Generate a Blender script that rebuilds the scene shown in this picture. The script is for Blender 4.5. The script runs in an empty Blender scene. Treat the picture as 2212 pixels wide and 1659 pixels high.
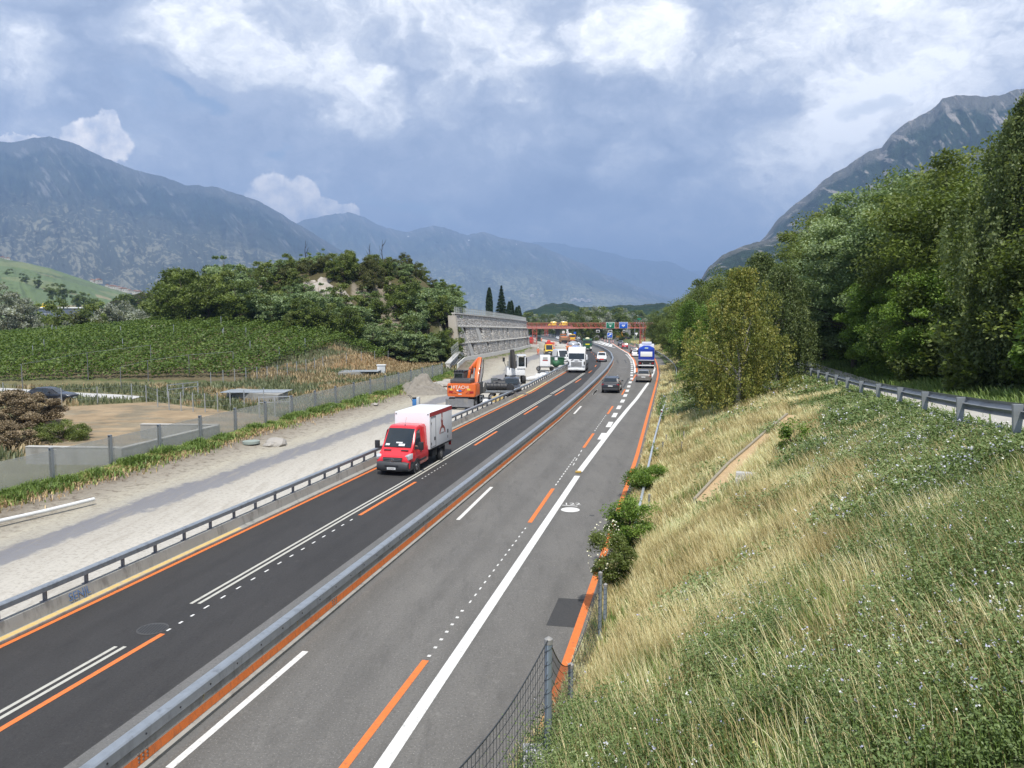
import bpy, bmesh, math, random
import numpy as np
from mathutils import Vector, Matrix
R = math.radians
scene = bpy.context.scene
COL = scene.collection
# ---------------------------------------------------------------- camera, sky, sun, exposure
FPX, CX, CY, HY, CH = 1660.0, 1106.0, 829.5, 675.0, 8.8
PITCH = math.atan((CY - HY) / FPX)
cam_d = bpy.data.cameras.new('camera'); cam = bpy.data.objects.new('camera', cam_d); COL.objects.link(cam)
cam_d.sensor_width = 36; cam_d.lens = 36 * FPX / 2212; cam_d.clip_start = .3; cam_d.clip_end = 90000
cam.location = (0, 0, CH); cam.rotation_euler = (math.pi / 2 - PITCH, 0, 0)
scene.camera = cam
scene.view_settings.view_transform = 'Standard'; scene.view_settings.look = 'None'
scene.view_settings.exposure = 0.56; scene.view_settings.gamma = 1.0
scene.render.engine = 'CYCLES'
scene.cycles.max_bounces = 6; scene.cycles.transparent_max_bounces = 12; scene.cycles.volume_bounces = 0
scene.cycles.diffuse_bounces = 3; scene.cycles.caustics_reflective = False; scene.cycles.caustics_refractive = False
SUN_EL, SUN_AZ = 59.0, 174.0            # azimuth clockwise from +Y (the view direction)
sd = bpy.data.lights.new('sun', 'SUN'); sun = bpy.data.objects.new('sun', sd); COL.objects.link(sun)
sd.energy = 4.3; sd.angle = R(.53); sd.color = (1.0, .955, .88)
sun.location = (60, -120, 250)
sv = Vector((math.sin(R(SUN_AZ)) * math.cos(R(SUN_EL)), math.cos(R(SUN_AZ)) * math.cos(R(SUN_EL)), math.sin(R(SUN_EL))))
sun.rotation_euler = sv.to_track_quat('Z', 'Y').to_euler()

def pdir(px, py):
    """direction in the world seen at photograph point px, py (2212 wide)"""
    u = (px - CX) / FPX; v = (CY - py) / FPX
    c, s = math.cos(PITCH), math.sin(PITCH)
    return Vector((u, c + v * s, v * c - s))

W = bpy.data.worlds.new('World'); scene.world = W; W.use_nodes = True
nt = W.node_tree; nt.nodes.clear()
class NB:
    """small node-graph writer"""
    def __init__(s, tree): s.t = tree
    def n(s, kind, **kw):
        nd = s.t.nodes.new(kind)
        for k, v in kw.items(): setattr(nd, k, v)
        return nd
    def put(s, sock, v):
        if isinstance(v, bpy.types.NodeSocket): s.t.links.new(v, sock)
        elif v is not None: sock.default_value = v
    def m(s, op, a, b=None, c=None, clamp=False):
        nd = s.n('ShaderNodeMath', operation=op, use_clamp=clamp)
        for i, q in enumerate((a, b, c)): s.put(nd.inputs[i], q)
        return nd.outputs[0]
    def v(s, op, a, b=None, scale=None):
        nd = s.n('ShaderNodeVectorMath', operation=op)
        s.put(nd.inputs[0], a); s.put(nd.inputs[1], b)
        if scale is not None: s.put(nd.inputs['Scale'], scale)
        return nd.outputs['Value'] if op in ('LENGTH', 'DOT_PRODUCT', 'DISTANCE') else nd.outputs[0]
    def noise(s, vec, scale, detail=6, rough=.55, col=False, dist=0):
        nd = s.n('ShaderNodeTexNoise'); s.put(nd.inputs['Vector'], vec)
        nd.inputs['Scale'].default_value = scale; nd.inputs['Detail'].default_value = detail
        nd.inputs['Roughness'].default_value = rough; nd.inputs['Distortion'].default_value = dist
        return nd.outputs['Color' if col else 'Fac']
    def ramp(s, f, stops, mode='LINEAR'):
        nd = s.n('ShaderNodeValToRGB'); cr = nd.color_ramp; cr.interpolation = mode
        while len(cr.elements) < len(stops): cr.elements.new(.5)
        for e, (p, c) in zip(cr.elements, stops):
            e.position = p; e.color = (c, c, c, 1) if isinstance(c, (int, float)) else (*c, 1)
        s.put(nd.inputs[0], f); return nd.outputs[0]
    def mix(s, f, a, b, mode='MIX'):
        nd = s.n('ShaderNodeMix', data_type='RGBA', blend_type=mode)
        s.put(nd.inputs[0], f)
        for i, q in ((6, a), (7, b)):
            if isinstance(q, tuple): q = (*q, 1) if len(q) == 3 else q
            s.put(nd.inputs[i], q)
        return nd.outputs[2]
    def sstep(s, x, lo, hi):
        nd = s.n('ShaderNodeMapRange', interpolation_type='SMOOTHSTEP')
        s.put(nd.inputs[0], x); nd.inputs[1].default_value = lo; nd.inputs[2].default_value = hi
        return nd.outputs[0]

b = NB(nt)
sky = b.n('ShaderNodeTexSky', sky_type='NISHITA', sun_disc=False)
sky.sun_elevation = R(SUN_EL); sky.sun_rotation = R(SUN_AZ); sky.dust_density = 1.6; sky.air_density = 1.0; sky.ozone_density = 1.5
skyc = b.v('SCALE', sky.outputs[0], scale=.1)
D = b.n('ShaderNodeTexCoord').outputs['Generated']
D = b.v('NORMALIZE', D)
st = b.v('MULTIPLY', D, (1, 1, 1.7))
w1 = b.v('SUBTRACT', b.noise(st, 5.0, 2, .5, col=True), (.5, .5, .5))
w2 = b.v('SUBTRACT', b.noise(b.v('ADD', st, (7, 3, 1)), 16.0, 4, .6, col=True), (.5, .5, .5))
Dw = b.v('ADD', D, b.v('ADD', b.v('SCALE', w1, scale=.17), b.v('SCALE', w2, scale=.085)))
def blob(px, py, rx, ry, hard=.0, src=None, rot=0):
    c = pdir(px, py).normalized()
    d = b.v('SUBTRACT', src or Dw, tuple(c))
    ex = Vector((c.y, -c.x, 0)).normalized(); ez = ex.cross(c).normalized()
    a = R(rot); e1 = ex * math.cos(a) + ez * math.sin(a); e2 = -ex * math.sin(a) + ez * math.cos(a)
    q1 = b.m('DIVIDE', b.v('DOT_PRODUCT', d, tuple(e1)), rx / FPX)
    q2 = b.m('DIVIDE', b.v('DOT_PRODUCT', d, tuple(e2)), ry / FPX)
    r = b.m('ADD', b.m('MULTIPLY', q1, q1), b.m('MULTIPLY', q2, q2))
    front = b.m('GREATER_THAN', b.v('DOT_PRODUCT', D, tuple(c)), .3)
    return b.m('MULTIPLY', b.sstep(r, 1.0, hard), front)
base = b.m('ADD', b.m('MULTIPLY', b.m('SUBTRACT', b.noise(st, 3.6, 6, .6), .5), 1.25), .49)
fine = b.m('MULTIPLY', b.m('SUBTRACT', b.noise(b.v('ADD', Dw, (3, 9, 2)), 12.0, 8, .68), .5), .85)
tone = b.m('ADD', base, fine)
for (px, py, rx, ry, amt, rot) in [
    (1150, 330, 520, 190, -.20, 5), (480, 260, 330, 120, -.04, -10), (1300, 450, 420, 110, -.13, 0), (330, 20, 300, 60, -.10, 0),
    (620, 130, 300, 75, .30, -22), (330, 50, 130, 60, .25, 0), (60, 150, 130, 110, .34, 0), (760, 180, 70, 40, .25, -20),
    (1060, 90, 170, 130, .22, -30), (1385, 95, 150, 120, .33, -20), (950, 200, 90, 70, .12, 0), (1330, 330, 90, 60, .12, 0), (1340, 360, 110, 60, .12, 0),
    (1900, 120, 520, 240, .20, 10), (1840, 240, 90, 90, .30, -50), (1700, 380, 260, 110, .20, 25), (1650, 300, 160, 80, -.20, 20), (2050, 30, 300, 60, -.05, 0),
    (980, 465, 110, 50, .22, -10), (120, 300, 330, 120, .02, 0), (1900, 330, 330, 140, .10, 0), (1420, 520, 300, 60, .07, 0)]:
    tone = b.m('ADD', tone, b.m('MULTIPLY', blob(px, py, rx, ry, rot=rot), amt))
tone = b.m('ADD', tone, b.m('MULTIPLY', b.m('MULTIPLY', b.m('SUBTRACT', b.noise(Dw, 33, 5, .62), .5), .55), b.sstep(tone, .38, .66)))
cloud = b.ramp(tone, [(.06, (.235, .275, .37)), (.28, (.33, .38, .48)), (.46, (.46, .505, .595)), (.62, (.65, .68, .73)), (.78, (.93, .935, .94)), (.95, (1.22, 1.21, 1.18))])
# small sunlit cumulus over the ridges
for (px, py, rx, ry) in [(210, 305, 60, 45), (232, 282, 26, 34), (600, 430, 62, 52), (650, 425, 42, 44), (640, 460, 95, 42), (700, 458, 56, 26), (752, 460, 26, 22), (60, 312, 70, 18)]:
    cc = b.ramp(b.noise(b.v('ADD', D, (1, 1, 5)), 42, 5, .6), [(.35, (.66, .68, .74)), (.62, (1.35, 1.24, 1.10))])
    Dw2 = b.v('ADD', D, b.v('SCALE', b.v('SUBTRACT', b.noise(D, 46, 4, .6, col=True), (.5, .5, .5)), scale=.028))
    cloud = b.mix(blob(px, py, rx, ry, .75, src=Dw2), cloud, cc)
# holes of blue
hole = b.m('MULTIPLY', b.sstep(b.noise(b.v('ADD', Dw, (4, 4, 4)), 5.5, 4, .5), .60, .70), .35)
for (px, py, rx, ry, a) in [(405, 190, 60, 30, .7), (900, 455, 110, 40, .5), (560, 355, 30, 30, .6), (1870, 260, 80, 30, .35)]:
    hole = b.m('MAXIMUM', hole, b.m('MULTIPLY', blob(px, py, rx, ry), a))
skymix = b.mix(hole, cloud, skyc)
dz = b.n('ShaderNodeSeparateXYZ'); b.put(dz.inputs[0], D)
haz = b.sstep(dz.outputs[2], .13, -.02)
skymix = b.mix(b.m('MULTIPLY', haz, .6), skymix, (.50, .55, .62))
bg = b.n('ShaderNodeBackground'); b.put(bg.inputs[0], skymix); bg.inputs[1].default_value = 1.0
ow = b.n('ShaderNodeOutputWorld'); nt.links.new(bg.outputs[0], ow.inputs[0])
W.cycles.sampling_method = 'MANUAL'; W.cycles.sample_map_resolution = 1024

# ---------------------------------------------------------------- numbers of the place
def crop(x0, y0, w):
    k = w / 2212.0
    return lambda x, y: ((x0 + x * k) * 2212 / 4032, (y0 + y * k) * 2212 / 4032)
cA = crop(1200, 1800, 1632); cB = crop(2200, 1500, 600); cC = crop(0, 1800, 1632)
c1 = crop(0, 1000, 1100); c2 = crop(600, 900, 1300); c4 = crop(1700, 1150, 600); c5 = crop(2050, 1180, 600); c8 = crop(2100, 1380, 320)
cR = crop(2500, 700, 1532); cG = crop(2340, 1230, 280); cH = crop(2080, 1230, 280); cE = crop(1700, 1400, 400)
def zr(Y): return -.017 * np.clip(np.asarray(Y, float) - 115, 0, 470)
def G(x, y, dz=0.0):
    d = pdir(x, y); Y = 100.0
    for i in range(60):
        z = float(zr(Y)) + dz; t = (z - CH) / d.z; Y = max(d.y * t, 1)
    return Vector((d.x * t, d.y * t, z))
def atY(x, y, Y):
    d = pdir(x, y); t = Y / d.y
    return Vector((d.x * t, Y, CH + d.z * t))
def ipl(tab):
    ys = [p[0] for p in tab]; xs = [p[1] for p in tab]
    return lambda Y: np.interp(np.asarray(Y, float), ys, xs)
xCB = ipl([(-20, -15), (0, -10.35), (20.2, -5.65), (46.3, .35), (61.3, 3.75), (80, 7.75), (96, 11.0), (112, 14.1), (131, 17.2), (146, 19.4), (174, 22.6), (190, 24.0), (214, 25.6), (240, 27.0), (264, 27.8), (290, 28.1), (319, 27.6), (360, 26), (400, 23.2), (460, 17), (520, 10), (640, -8)])
xOL = ipl([(-20, -23.2), (0, -18.4), (19.6, -13.5), (42.9, -7.7), (71.8, -.8), (85.4, 2.4), (117, 8.7), (140, 12.2), (170, 15.8), (200, 18.6), (230, 20.2), (264, 20.8), (319, 20.4), (400, 16), (520, 2), (640, -16)])
xOR = ipl([(-20, -7.3), (0, -2.85), (30.5, 4.05), (46.3, 7.6), (98.8, 18.7), (110, 21.0), (133, 25.2), (160, 29.8), (190, 33.8), (237, 38.6), (291, 43.4), (360, 49), (640, 70)])
xEX = ipl([(-20, -7.3), (98, 15.3), (110.5, 17.7), (124.6, 20.0), (152, 24.0), (190, 28.7), (237, 32.9), (291, 38), (360, 44), (640, 64)])
xF = ipl([(-20, -35), (0, -30.7), (40.9, -22), (100.8, -9.2), (112, -8.2), (145, -9.2), (171, -4.5), (195, -.9), (223, 2.9), (249, 6.0), (300, 8), (400, 3), (520, -12), (640, -30)])
xGR = ipl([(-20, -6.2), (0, -1.7), (33.4, 5.75), (40.9, 7.4), (49.7, 9.35), (59.9, 11.7), (72, 14.6), (90.4, 19.4), (110, 23.6), (124, 26.2), (150, 30.2), (178, 34), (237, 40.2), (291, 45), (360, 50.5), (640, 71)])
def sm(x, a, c):
    t = np.clip((np.asarray(x, float) - a) / (c - a), 0, 1); return t * t * (3 - 2 * t)
_rs = np.random.RandomState(5)
_NT = _rs.rand(256, 256)
def vnoise(x, y):
    x = np.asarray(x, float); y = np.asarray(y, float)
    xi = np.floor(x).astype(int); yi = np.floor(y).astype(int); fx = x - xi; fy = y - yi
    fx = fx * fx * (3 - 2 * fx); fy = fy * fy * (3 - 2 * fy)
    g = lambda i, j: _NT[i & 255, j & 255]
    return (g(xi, yi) * (1 - fx) + g(xi + 1, yi) * fx) * (1 - fy) + (g(xi, yi + 1) * (1 - fx) + g(xi + 1, yi + 1) * fx) * fy
def fbm(x, y, o=5, ridged=False, rough=.5):
    s = 0; a = 1; tot = 0
    for i in range(o):
        n = vnoise(x + 17.3 * i, y + 9.1 * i)
        if ridged: n = 1 - np.abs(2 * n - 1)
        s = s + a * n; tot += a; a *= rough; x = x * 2.03; y = y * 2.03
    return s / tot
# bank right of the motorway: height over the road profile by lateral distance from the orange line
_YS = np.array([-20, 0, 9, 12, 17, 25, 35, 50, 62, 100, 160, 230, 300, 640.])
_zf = np.array([4.6, 4.2, 3.3, 2.3, 1.35, .75, .35, .2, .15, .1, .1, .3, .3, .3])
_zp = np.array([7.4, 7.2, 6.75, 6.5, 6.1, 5.55, 4.95, 4.3, 3.9, 3.2, 2.6, 2.4, 1.5, 1.0])
TR = ipl([(0, 8.0), (13.5, 8.7), (19, 9.1), (27, 9.8), (61, 11.6), (100, 12.1)])
_DT = np.array([-1, .30, .65, 1.3, 4.0, 8.0, 12.1, 12.6, 16.6, 22, 60, 300])
def bank(t, Y):
    t = np.where(t > 1.3, 1.3 + (t - 1.3) * (12.1 - 1.3) / (TR(Y) - 1.3), t)
    zf = np.interp(Y, _YS, _zf); zp = np.interp(Y, _YS, _zp)
    cols = [0 * zf - .15, -.12 + zf * .0, zf * .85, zf, zf + (zp - zf) * .27, zf + (zp - zf) * .64, zp, zp, zp, zp + .2, zp + .6, zp + 1]
    out = np.zeros_like(t) + cols[0]
    for k in range(len(_DT) - 1):
        m = (t >= _DT[k]) & (t < _DT[k + 1]); f = np.clip((t - _DT[k]) / (_DT[k + 1] - _DT[k]), 0, 1)
        out = np.where(m, cols[k] * (1 - f) + cols[k + 1] * f, out)
    return np.where(t >= _DT[-1], cols[-1], out)
def H(X, Y):
    X = np.asarray(X, float); Y = np.asarray(Y, float)
    z0 = zr(Y)
    t = (X - xOR(Y)) * .97
    far = sm(Y, 330, 430)
    near_edge = np.where(Y > 95, (X - xGR(Y)) * .97 + .9, t)
    zR = bank(near_edge, Y) * (1 - far) + -.12 * far
    # left of the fence
    q = (xF(Y) - X) * .97
    fld = -.30 + .15 * fbm(X / 7., Y / 7., 3)
    vy = 93 + np.clip(X + 35, -60, 40) * .12            # foot of the vineyard
    vine = np.clip((Y - vy) / 45., 0, 1.15) * np.interp(X, [-95, -75, -50, -30], [3.6, 5.0, 7.2, 6.0]) * sm(-X, 12, 34)
    down = sm(Y, 152, 200)
    vine = vine * (1 - down) * sm(q, 4, 20)
    kx = (X + 39) / 33.; ky = (Y - 178) / 36.
    rr = np.sqrt(kx ** 2 * np.where(kx < 0, .70, 1.0) + ky ** 2 * np.where(ky < 0, 1.0, .5))
    kn = (16.6 + zr(178) * -1) * (1 - sm(rr, .46, 1.12)) * (1 - .10 * sm(-kx, .1, .8)) * sm(q, 2, 12)
    kn = kn * (1 + .30 * (fbm(X / 9., Y / 9., 4) - .5))
    # ground carried by the stone wall
    wl = 7.6 * sm(q, 3.0, 4.2) * sm(Y, 143, 146) * (1 - sm(Y, 244, 275)) * (1 - sm(q, 14, 30))
    zL = np.maximum(fld + np.maximum(vine, kn), wl) * sm(q, 0, .6) + -.12 * (1 - sm(q, 0, .6))
    zL = zL * (1 - sm(Y, 420, 520)) + -.3 * sm(Y, 420, 520)
    out = z0 + np.where(X > (xGR(Y) - 3), zR, np.where(q > 0, zL, -.15))
    return out
def hz(x, y): return float(H(np.array([x]), np.array([y]))[0])
def hit(px, py, t0=5.0, t1=1500.0):
    d = pdir(px, py); d = d / d.y
    ts = np.geomspace(t0, t1, 3000)
    z = CH + d.z * ts; h = H(d.x * ts, ts)
    i = np.argmax(z < h)
    if z[i] >= h[i]: i = len(ts) - 1
    return Vector((d.x * ts[i], ts[i], float(h[i])))

# ---------------------------------------------------------------- object helpers
def setp(o, label=None, cat=None, group=None, kind=None):
    if label: o['label'] = label
    if cat: o['category'] = cat
    if group: o['group'] = group
    if kind: o['kind'] = kind
    return o
def thing(name, label, cat, loc=(0, 0, 0), rz=0.0, group=None):
    o = bpy.data.objects.new(name, None); COL.objects.link(o); o.empty_display_size = .3
    o.location = loc; o.rotation_euler = (0, 0, rz)
    return setp(o, label, cat, group)
def dup(root, loc, rz, label=None, group=None, scale=None):
    r = root.copy(); COL.objects.link(r); r.location = loc; r.rotation_euler = (0, 0, rz)
    if label: r['label'] = label
    if group: r['group'] = group
    if scale: r.scale = scale if isinstance(scale, tuple) else (scale,) * 3
    for ch in list(root.children):
        c = ch.copy(); COL.objects.link(c); c.parent = r
        for g in list(ch.children):
            q = g.copy(); COL.objects.link(q); q.parent = c
    return r
class MB:
    def __init__(s): s.v = []; s.f = []; s.uv = None
    def add(s, vs, fs):
        n = len(s.v); s.v += [tuple(p) for p in vs]; s.f += [tuple(i + n for i in f) for f in fs]; return s
    def box(s, c, sz, rz=0.0, M=None, taper=1.0, ty=None):
        hx, hy, hh = sz[0] / 2, sz[1] / 2, sz[2] / 2; ty = taper if ty is None else ty
        pts = [Vector((sx * hx * (taper if k else 1), sy * hy * (ty if k else 1), hh if k else -hh)) for k in (0, 1) for sx, sy in ((-1, -1), (1, -1), (1, 1), (-1, 1))]
        T = M or Matrix.Rotation(rz, 3, 'Z')
        return s.add([T @ p + Vector(c) for p in pts], [(3, 2, 1, 0), (4, 5, 6, 7), (0, 1, 5, 4), (1, 2, 6, 5), (2, 3, 7, 6), (3, 0, 4, 7)])
    def beam(s, a, c, w, h=None, up=(0, 0, 1)):
        a = Vector(a); c = Vector(c); h = h or w; d = (c - a)
        if d.length < 1e-6: return s
        d.normalize(); u = Vector(up)
        if abs(d.dot(u)) > .98: u = Vector((1, 0, 0))
        x = d.cross(u).normalized(); z = x.cross(d).normalized()
        P = [p + x * (i * w / 2) + z * (j * h / 2) for p in (a, c) for i, j in ((-1, -1), (1, -1), (1, 1), (-1, 1))]
        return s.add(P, [(0, 1, 2, 3), (7, 6, 5, 4), (0, 4, 5, 1), (1, 5, 6, 2), (2, 6, 7, 3), (3, 7, 4, 0)])
    def cyl(s, a, c, r0, r1=None, n=12, caps=True):
        a = Vector(a); c = Vector(c); r1 = r0 if r1 is None else r1
        d = (c - a).normalized(); u = Vector((0, 0, 1)) if abs(d.z) < .9 else Vector((1, 0, 0))
        x = d.cross(u).normalized(); z = x.cross(d)
        P = [p + (x * math.cos(k * 2 * math.pi / n) + z * math.sin(k * 2 * math.pi / n)) * r for p, r in ((a, r0), (c, r1)) for k in range(n)]
        F = [(k, (k + 1) % n, n + (k + 1) % n, n + k) for k in range(n)]
        if caps: F += [tuple(range(n))[::-1], tuple(range(n, 2 * n))]
        return s.add(P, F)
    def tube(s, pts, r, n=8):
        pts = [Vector(p) for p in pts]; rs = r if isinstance(r, (list, tuple)) else [r] * len(pts)
        P = []; F = []
        for i, p in enumerate(pts):
            d = (pts[min(i + 1, len(pts) - 1)] - pts[max(i - 1, 0)]).normalized()
            u = Vector((0, 0, 1)) if abs(d.z) < .93 else Vector((1, 0, 0))
            x = d.cross(u).normalized(); z = x.cross(d)
            P += [p + (x * math.cos(k * 2 * math.pi / n) + z * math.sin(k * 2 * math.pi / n)) * rs[i] for k in range(n)]
        for i in range(len(pts) - 1):
            F += [(i * n + k, i * n + (k + 1) % n, (i + 1) * n + (k + 1) % n, (i + 1) * n + k) for k in range(n)]
        F += [tuple(range(n))[::-1], tuple(range((len(pts) - 1) * n, len(pts) * n))]
        return s.add(P, F)
    def ball(s, c, r, sx=1, sy=1, sz=1, n=12, m=8, M=None):
        P = []; F = []; T = M or Matrix.Identity(3)
        for j in range(m + 1):
            a = math.pi * j / m
            for k in range(n):
                t = 2 * math.pi * k / n
                P.append(T @ Vector((r * sx * math.sin(a) * math.cos(t), r * sy * math.sin(a) * math.sin(t), r * sz * math.cos(a))) + Vector(c))
        for j in range(m): F += [(j * n + k, (j + 1) * n + k, (j + 1) * n + (k + 1) % n, j * n + (k + 1) % n) for k in range(n)]
        return s.add(P, F)
    def prism(s, poly, y0, y1, axis='y'):
        """poly: (x, z) pairs swept along y"""
        n = len(poly)
        f = (lambda a, c, w: (a, w, c)) if axis == 'y' else ((lambda a, c, w: (w, a, c)) if axis == 'x' else (lambda a, c, w: (a, c, w)))
        P = [f(a, c, y0) for a, c in poly] + [f(a, c, y1) for a, c in poly]
        return s.add(P, [tuple(range(n)), tuple(range(n, 2 * n))[::-1]] + [(k, n + k, n + (k + 1) % n, (k + 1) % n) for k in range(n)])
    def loft(s, rings, closed=True, caps=True):
        n = len(rings[0]); P = [p for r_ in rings for p in r_]; F = []
        for i in range(len(rings) - 1):
            for k in range(n if closed else n - 1):
                F.append((i * n + k, i * n + (k + 1) % n, (i + 1) * n + (k + 1) % n, (i + 1) * n + k))
        if caps and closed: F += [tuple(range(n))[::-1], tuple(range((len(rings) - 1) * n, len(rings) * n))]
        return s.add(P, F)
    def quad(s, a, c, d, e): return s.add([a, c, d, e], [(0, 1, 2, 3)])
    def build(s, name, mt, parent=None, bev=0.0, smooth=None, loc=None, seg=2, fix=True):
        me = bpy.data.meshes.new(name); me.from_pydata(s.v, [], s.f); me.update()
        if fix or bev > 0:
            bm = bmesh.new(); bm.from_mesh(me)
            if fix: bmesh.ops.recalc_face_normals(bm, faces=bm.faces)
            if bev > 0:
                es = [e for e in bm.edges if len(e.link_faces) == 2 and e.calc_face_angle(0) > .5]
                bmesh.ops.bevel(bm, geom=es, offset=bev, segments=seg, affect='EDGES', profile=.6, clamp_overlap=True)
            bm.to_mesh(me); bm.free()
        if smooth is None: smooth = 38 if bev == 0 else 50
        if smooth:
            me.polygons.foreach_set('use_smooth', [True] * len(me.polygons)); me.set_sharp_from_angle(angle=R(smooth))
        me.materials.append(mt)
        o = bpy.data.objects.new(name, me); COL.objects.link(o)
        if parent: o.parent = parent
        if loc: o.location = loc
        return o
def npmesh(name, V, F, mt, attrs=None, uv=None, smooth=False, parent=None):
    """V (n,3), F (m,k) quads or tris, float point attributes"""
    me = bpy.data.meshes.new(name); V = np.asarray(V, np.float32); F = np.asarray(F, np.int32)
    me.vertices.add(len(V)); me.vertices.foreach_set('co', V.ravel())
    k = F.shape[1]; me.loops.add(F.size); me.loops.foreach_set('vertex_index', F.ravel())
    me.polygons.add(len(F)); me.polygons.foreach_set('loop_start', np.arange(0, F.size, k, dtype=np.int32))
    me.polygons.foreach_set('loop_total', np.full(len(F), k, np.int32))
    if smooth: me.polygons.foreach_set('use_smooth', np.ones(len(F), bool))
    me.update(calc_edges=True)
    for nm, arr in (attrs or {}).items():
        arr = np.asarray(arr, np.float32)
        if arr.ndim == 1:
            at = me.attributes.new(nm, 'FLOAT', 'POINT'); at.data.foreach_set('value', arr)
        else:
            at = me.attributes.new(nm, 'FLOAT_VECTOR', 'POINT'); at.data.foreach_set('vector', arr.ravel())
    me.materials.append(mt)
    o = bpy.data.objects.new(name, me); COL.objects.link(o)
    if parent: o.parent = parent
    return o
def textmesh(body, size, mt, name, parent, M, ext=.004, align='CENTER'):
    cu = bpy.data.curves.new(name, 'FONT'); cu.body = body; cu.size = size; cu.extrude = ext; cu.align_x = align; cu.align_y = 'CENTER'
    t = bpy.data.objects.new(name, cu); COL.objects.link(t)
    dg = bpy.context.evaluated_depsgraph_get(); me = bpy.data.meshes.new_from_object(t.evaluated_get(dg)); me.transform(M)
    bpy.data.objects.remove(t); me.materials.clear(); me.materials.append(mt)
    o = bpy.data.objects.new(name, me); COL.objects.link(o)
    if parent: o.parent = parent
    return o

# ---------------------------------------------------------------- materials
_mc = {}
def mat(name, col, rough=.6, metal=0.0, var=.12, scale=3.0, bump=0.0, bscale=40.0, spec=.5, alpha=1.0, coat=0.0, dirt=None, emit=None):
    if name in _mc: return _mc[name]
    m = bpy.data.materials.new(name); m.use_nodes = True; t = NB(m.node_tree); t.t.nodes.clear()
    p = t.n('ShaderNodeBsdfPrincipled'); o = t.n('ShaderNodeOutputMaterial'); t.t.links.new(p.outputs[0], o.inputs[0])
    co = t.n('ShaderNodeTexCoord').outputs['Object']
    nz = t.noise(co, scale, 5, .6)
    c = t.mix(nz, tuple(x * (1 - var) for x in col), tuple(min(1, x * (1 + var)) for x in col))
    if dirt:
        dcol, amt, dsc = dirt
        c = t.mix(t.m('MULTIPLY', t.sstep(t.noise(t.v('MULTIPLY', co, (1, 1, .35)), dsc, 6, .65), .48, .72), amt), c, dcol)
    t.put(p.inputs['Base Color'], c); p.inputs['Roughness'].default_value = rough; p.inputs['Metallic'].default_value = metal
    p.inputs['Specular IOR Level'].default_value = spec; p.inputs['Coat Weight'].default_value = coat; p.inputs['Coat Roughness'].default_value = .08
    p.inputs['Alpha'].default_value = alpha
    if emit: p.inputs['Emission Color'].default_value = (*emit[0], 1); p.inputs['Emission Strength'].default_value = emit[1]
    if bump:
        bn = t.n('ShaderNodeBump'); bn.inputs['Strength'].default_value = bump; bn.inputs['Distance'].default_value = .02
        t.put(bn.inputs['Height'], t.noise(co, bscale, 4, .6)); t.t.links.new(bn.outputs[0], p.inputs['Normal'])
    _mc[name] = m; return m
def paint(name, col, var=.04): return mat(name, col, .32, 0, var, 2.0, coat=.6)
GALV = mat('galvanised steel', (.33, .36, .39), .45, .55, .2, 4.0, dirt=((.17, .18, .19), .65, 4.0))
GALVD = mat('grey steel post', (.20, .20, .21), .6, .3, .2, 5.0)
CONC = mat('barrier concrete', (.30, .295, .27), .85, 0, .22, 1.2, .35, 30, dirt=((.13, .125, .115), .75, 2.4))
CONCL = mat('pale concrete', (.44, .43, .40), .88, 0, .15, .8, .3, 22, dirt=((.25, .24, .22), .5, 1.1))
ORPAINT = mat('orange marking paint', (.66, .17, .035), .75, 0, .22, 7, .3, 60, dirt=((.26, .11, .06), .6, 9))
WHPAINT = mat('white marking paint', (.66, .655, .63), .75, 0, .14, 7, .3, 60, dirt=((.30, .295, .28), .7, 8))
OLDPAINT = mat('faded double marking', (.44, .43, .38), .8, 0, .14, 5, dirt=((.25, .24, .22), .4, 4))
YELPAINT = mat('yellow kerb paint', (.58, .42, .16), .8, 0, .2, 4, dirt=((.36, .32, .24), .8, 4))
RUBBER = mat('tyre rubber', (.018, .018, .019), .85, 0, .2, 10)
BLACK = mat('black plastic', (.022, .022, .024), .55, 0, .15, 8)
DGREY = mat('dark grey plastic', (.045, .048, .052), .55, 0, .15, 8)
CHROME = mat('chrome', (.62, .63, .65), .18, 1.0, .05)
RIM = mat('alloy rim', (.34, .35, .37), .35, .7, .1)
STEEL = mat('worn steel', (.22, .215, .21), .5, .5, .25, 5, dirt=((.30, .27, .22), .6, 4))
GLASS = mat('vehicle glass', (.012, .018, .022), .06, 0, .1, 3, spec=.9)
LAMPG = mat('headlamp glass', (.55, .57, .60), .12, .3, .1, 30)
REDL = mat('tail lamp red', (.35, .012, .015), .25, 0, .1)
WHP = paint('white vehicle paint', (.76, .77, .78)); PLATE = mat('number plate white', (.72, .73, .72), .5)
def leafmat(name, cols, trans=.7, rough=.5, gain=1.45):
    m = bpy.data.materials.new(name); m.use_nodes = True; t = NB(m.node_tree); t.t.nodes.clear()
    a = t.n('ShaderNodeAttribute', attribute_name='tint').outputs['Fac']
    n = len(cols); c = t.ramp(a, [(i / (n - 1), tuple(min(.8, q * gain) for q in cc)) for i, cc in enumerate(cols)])
    p = t.n('ShaderNodeBsdfPrincipled'); t.put(p.inputs['Base Color'], c); p.inputs['Roughness'].default_value = rough; p.inputs['Specular IOR Level'].default_value = .35
    tr = t.n('ShaderNodeBsdfTranslucent'); t.put(tr.inputs[0], t.mix(1.0, c, (1.0, 1.0, .55), 'MULTIPLY'))
    ad = t.n('ShaderNodeMixShader'); ad.inputs[0].default_value = trans * .6
    t.t.links.new(p.outputs[0], ad.inputs[1]); t.t.links.new(tr.outputs[0], ad.inputs[2])
    o = t.n('ShaderNodeOutputMaterial'); t.t.links.new(ad.outputs[0], o.inputs[0]); return m
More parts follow.
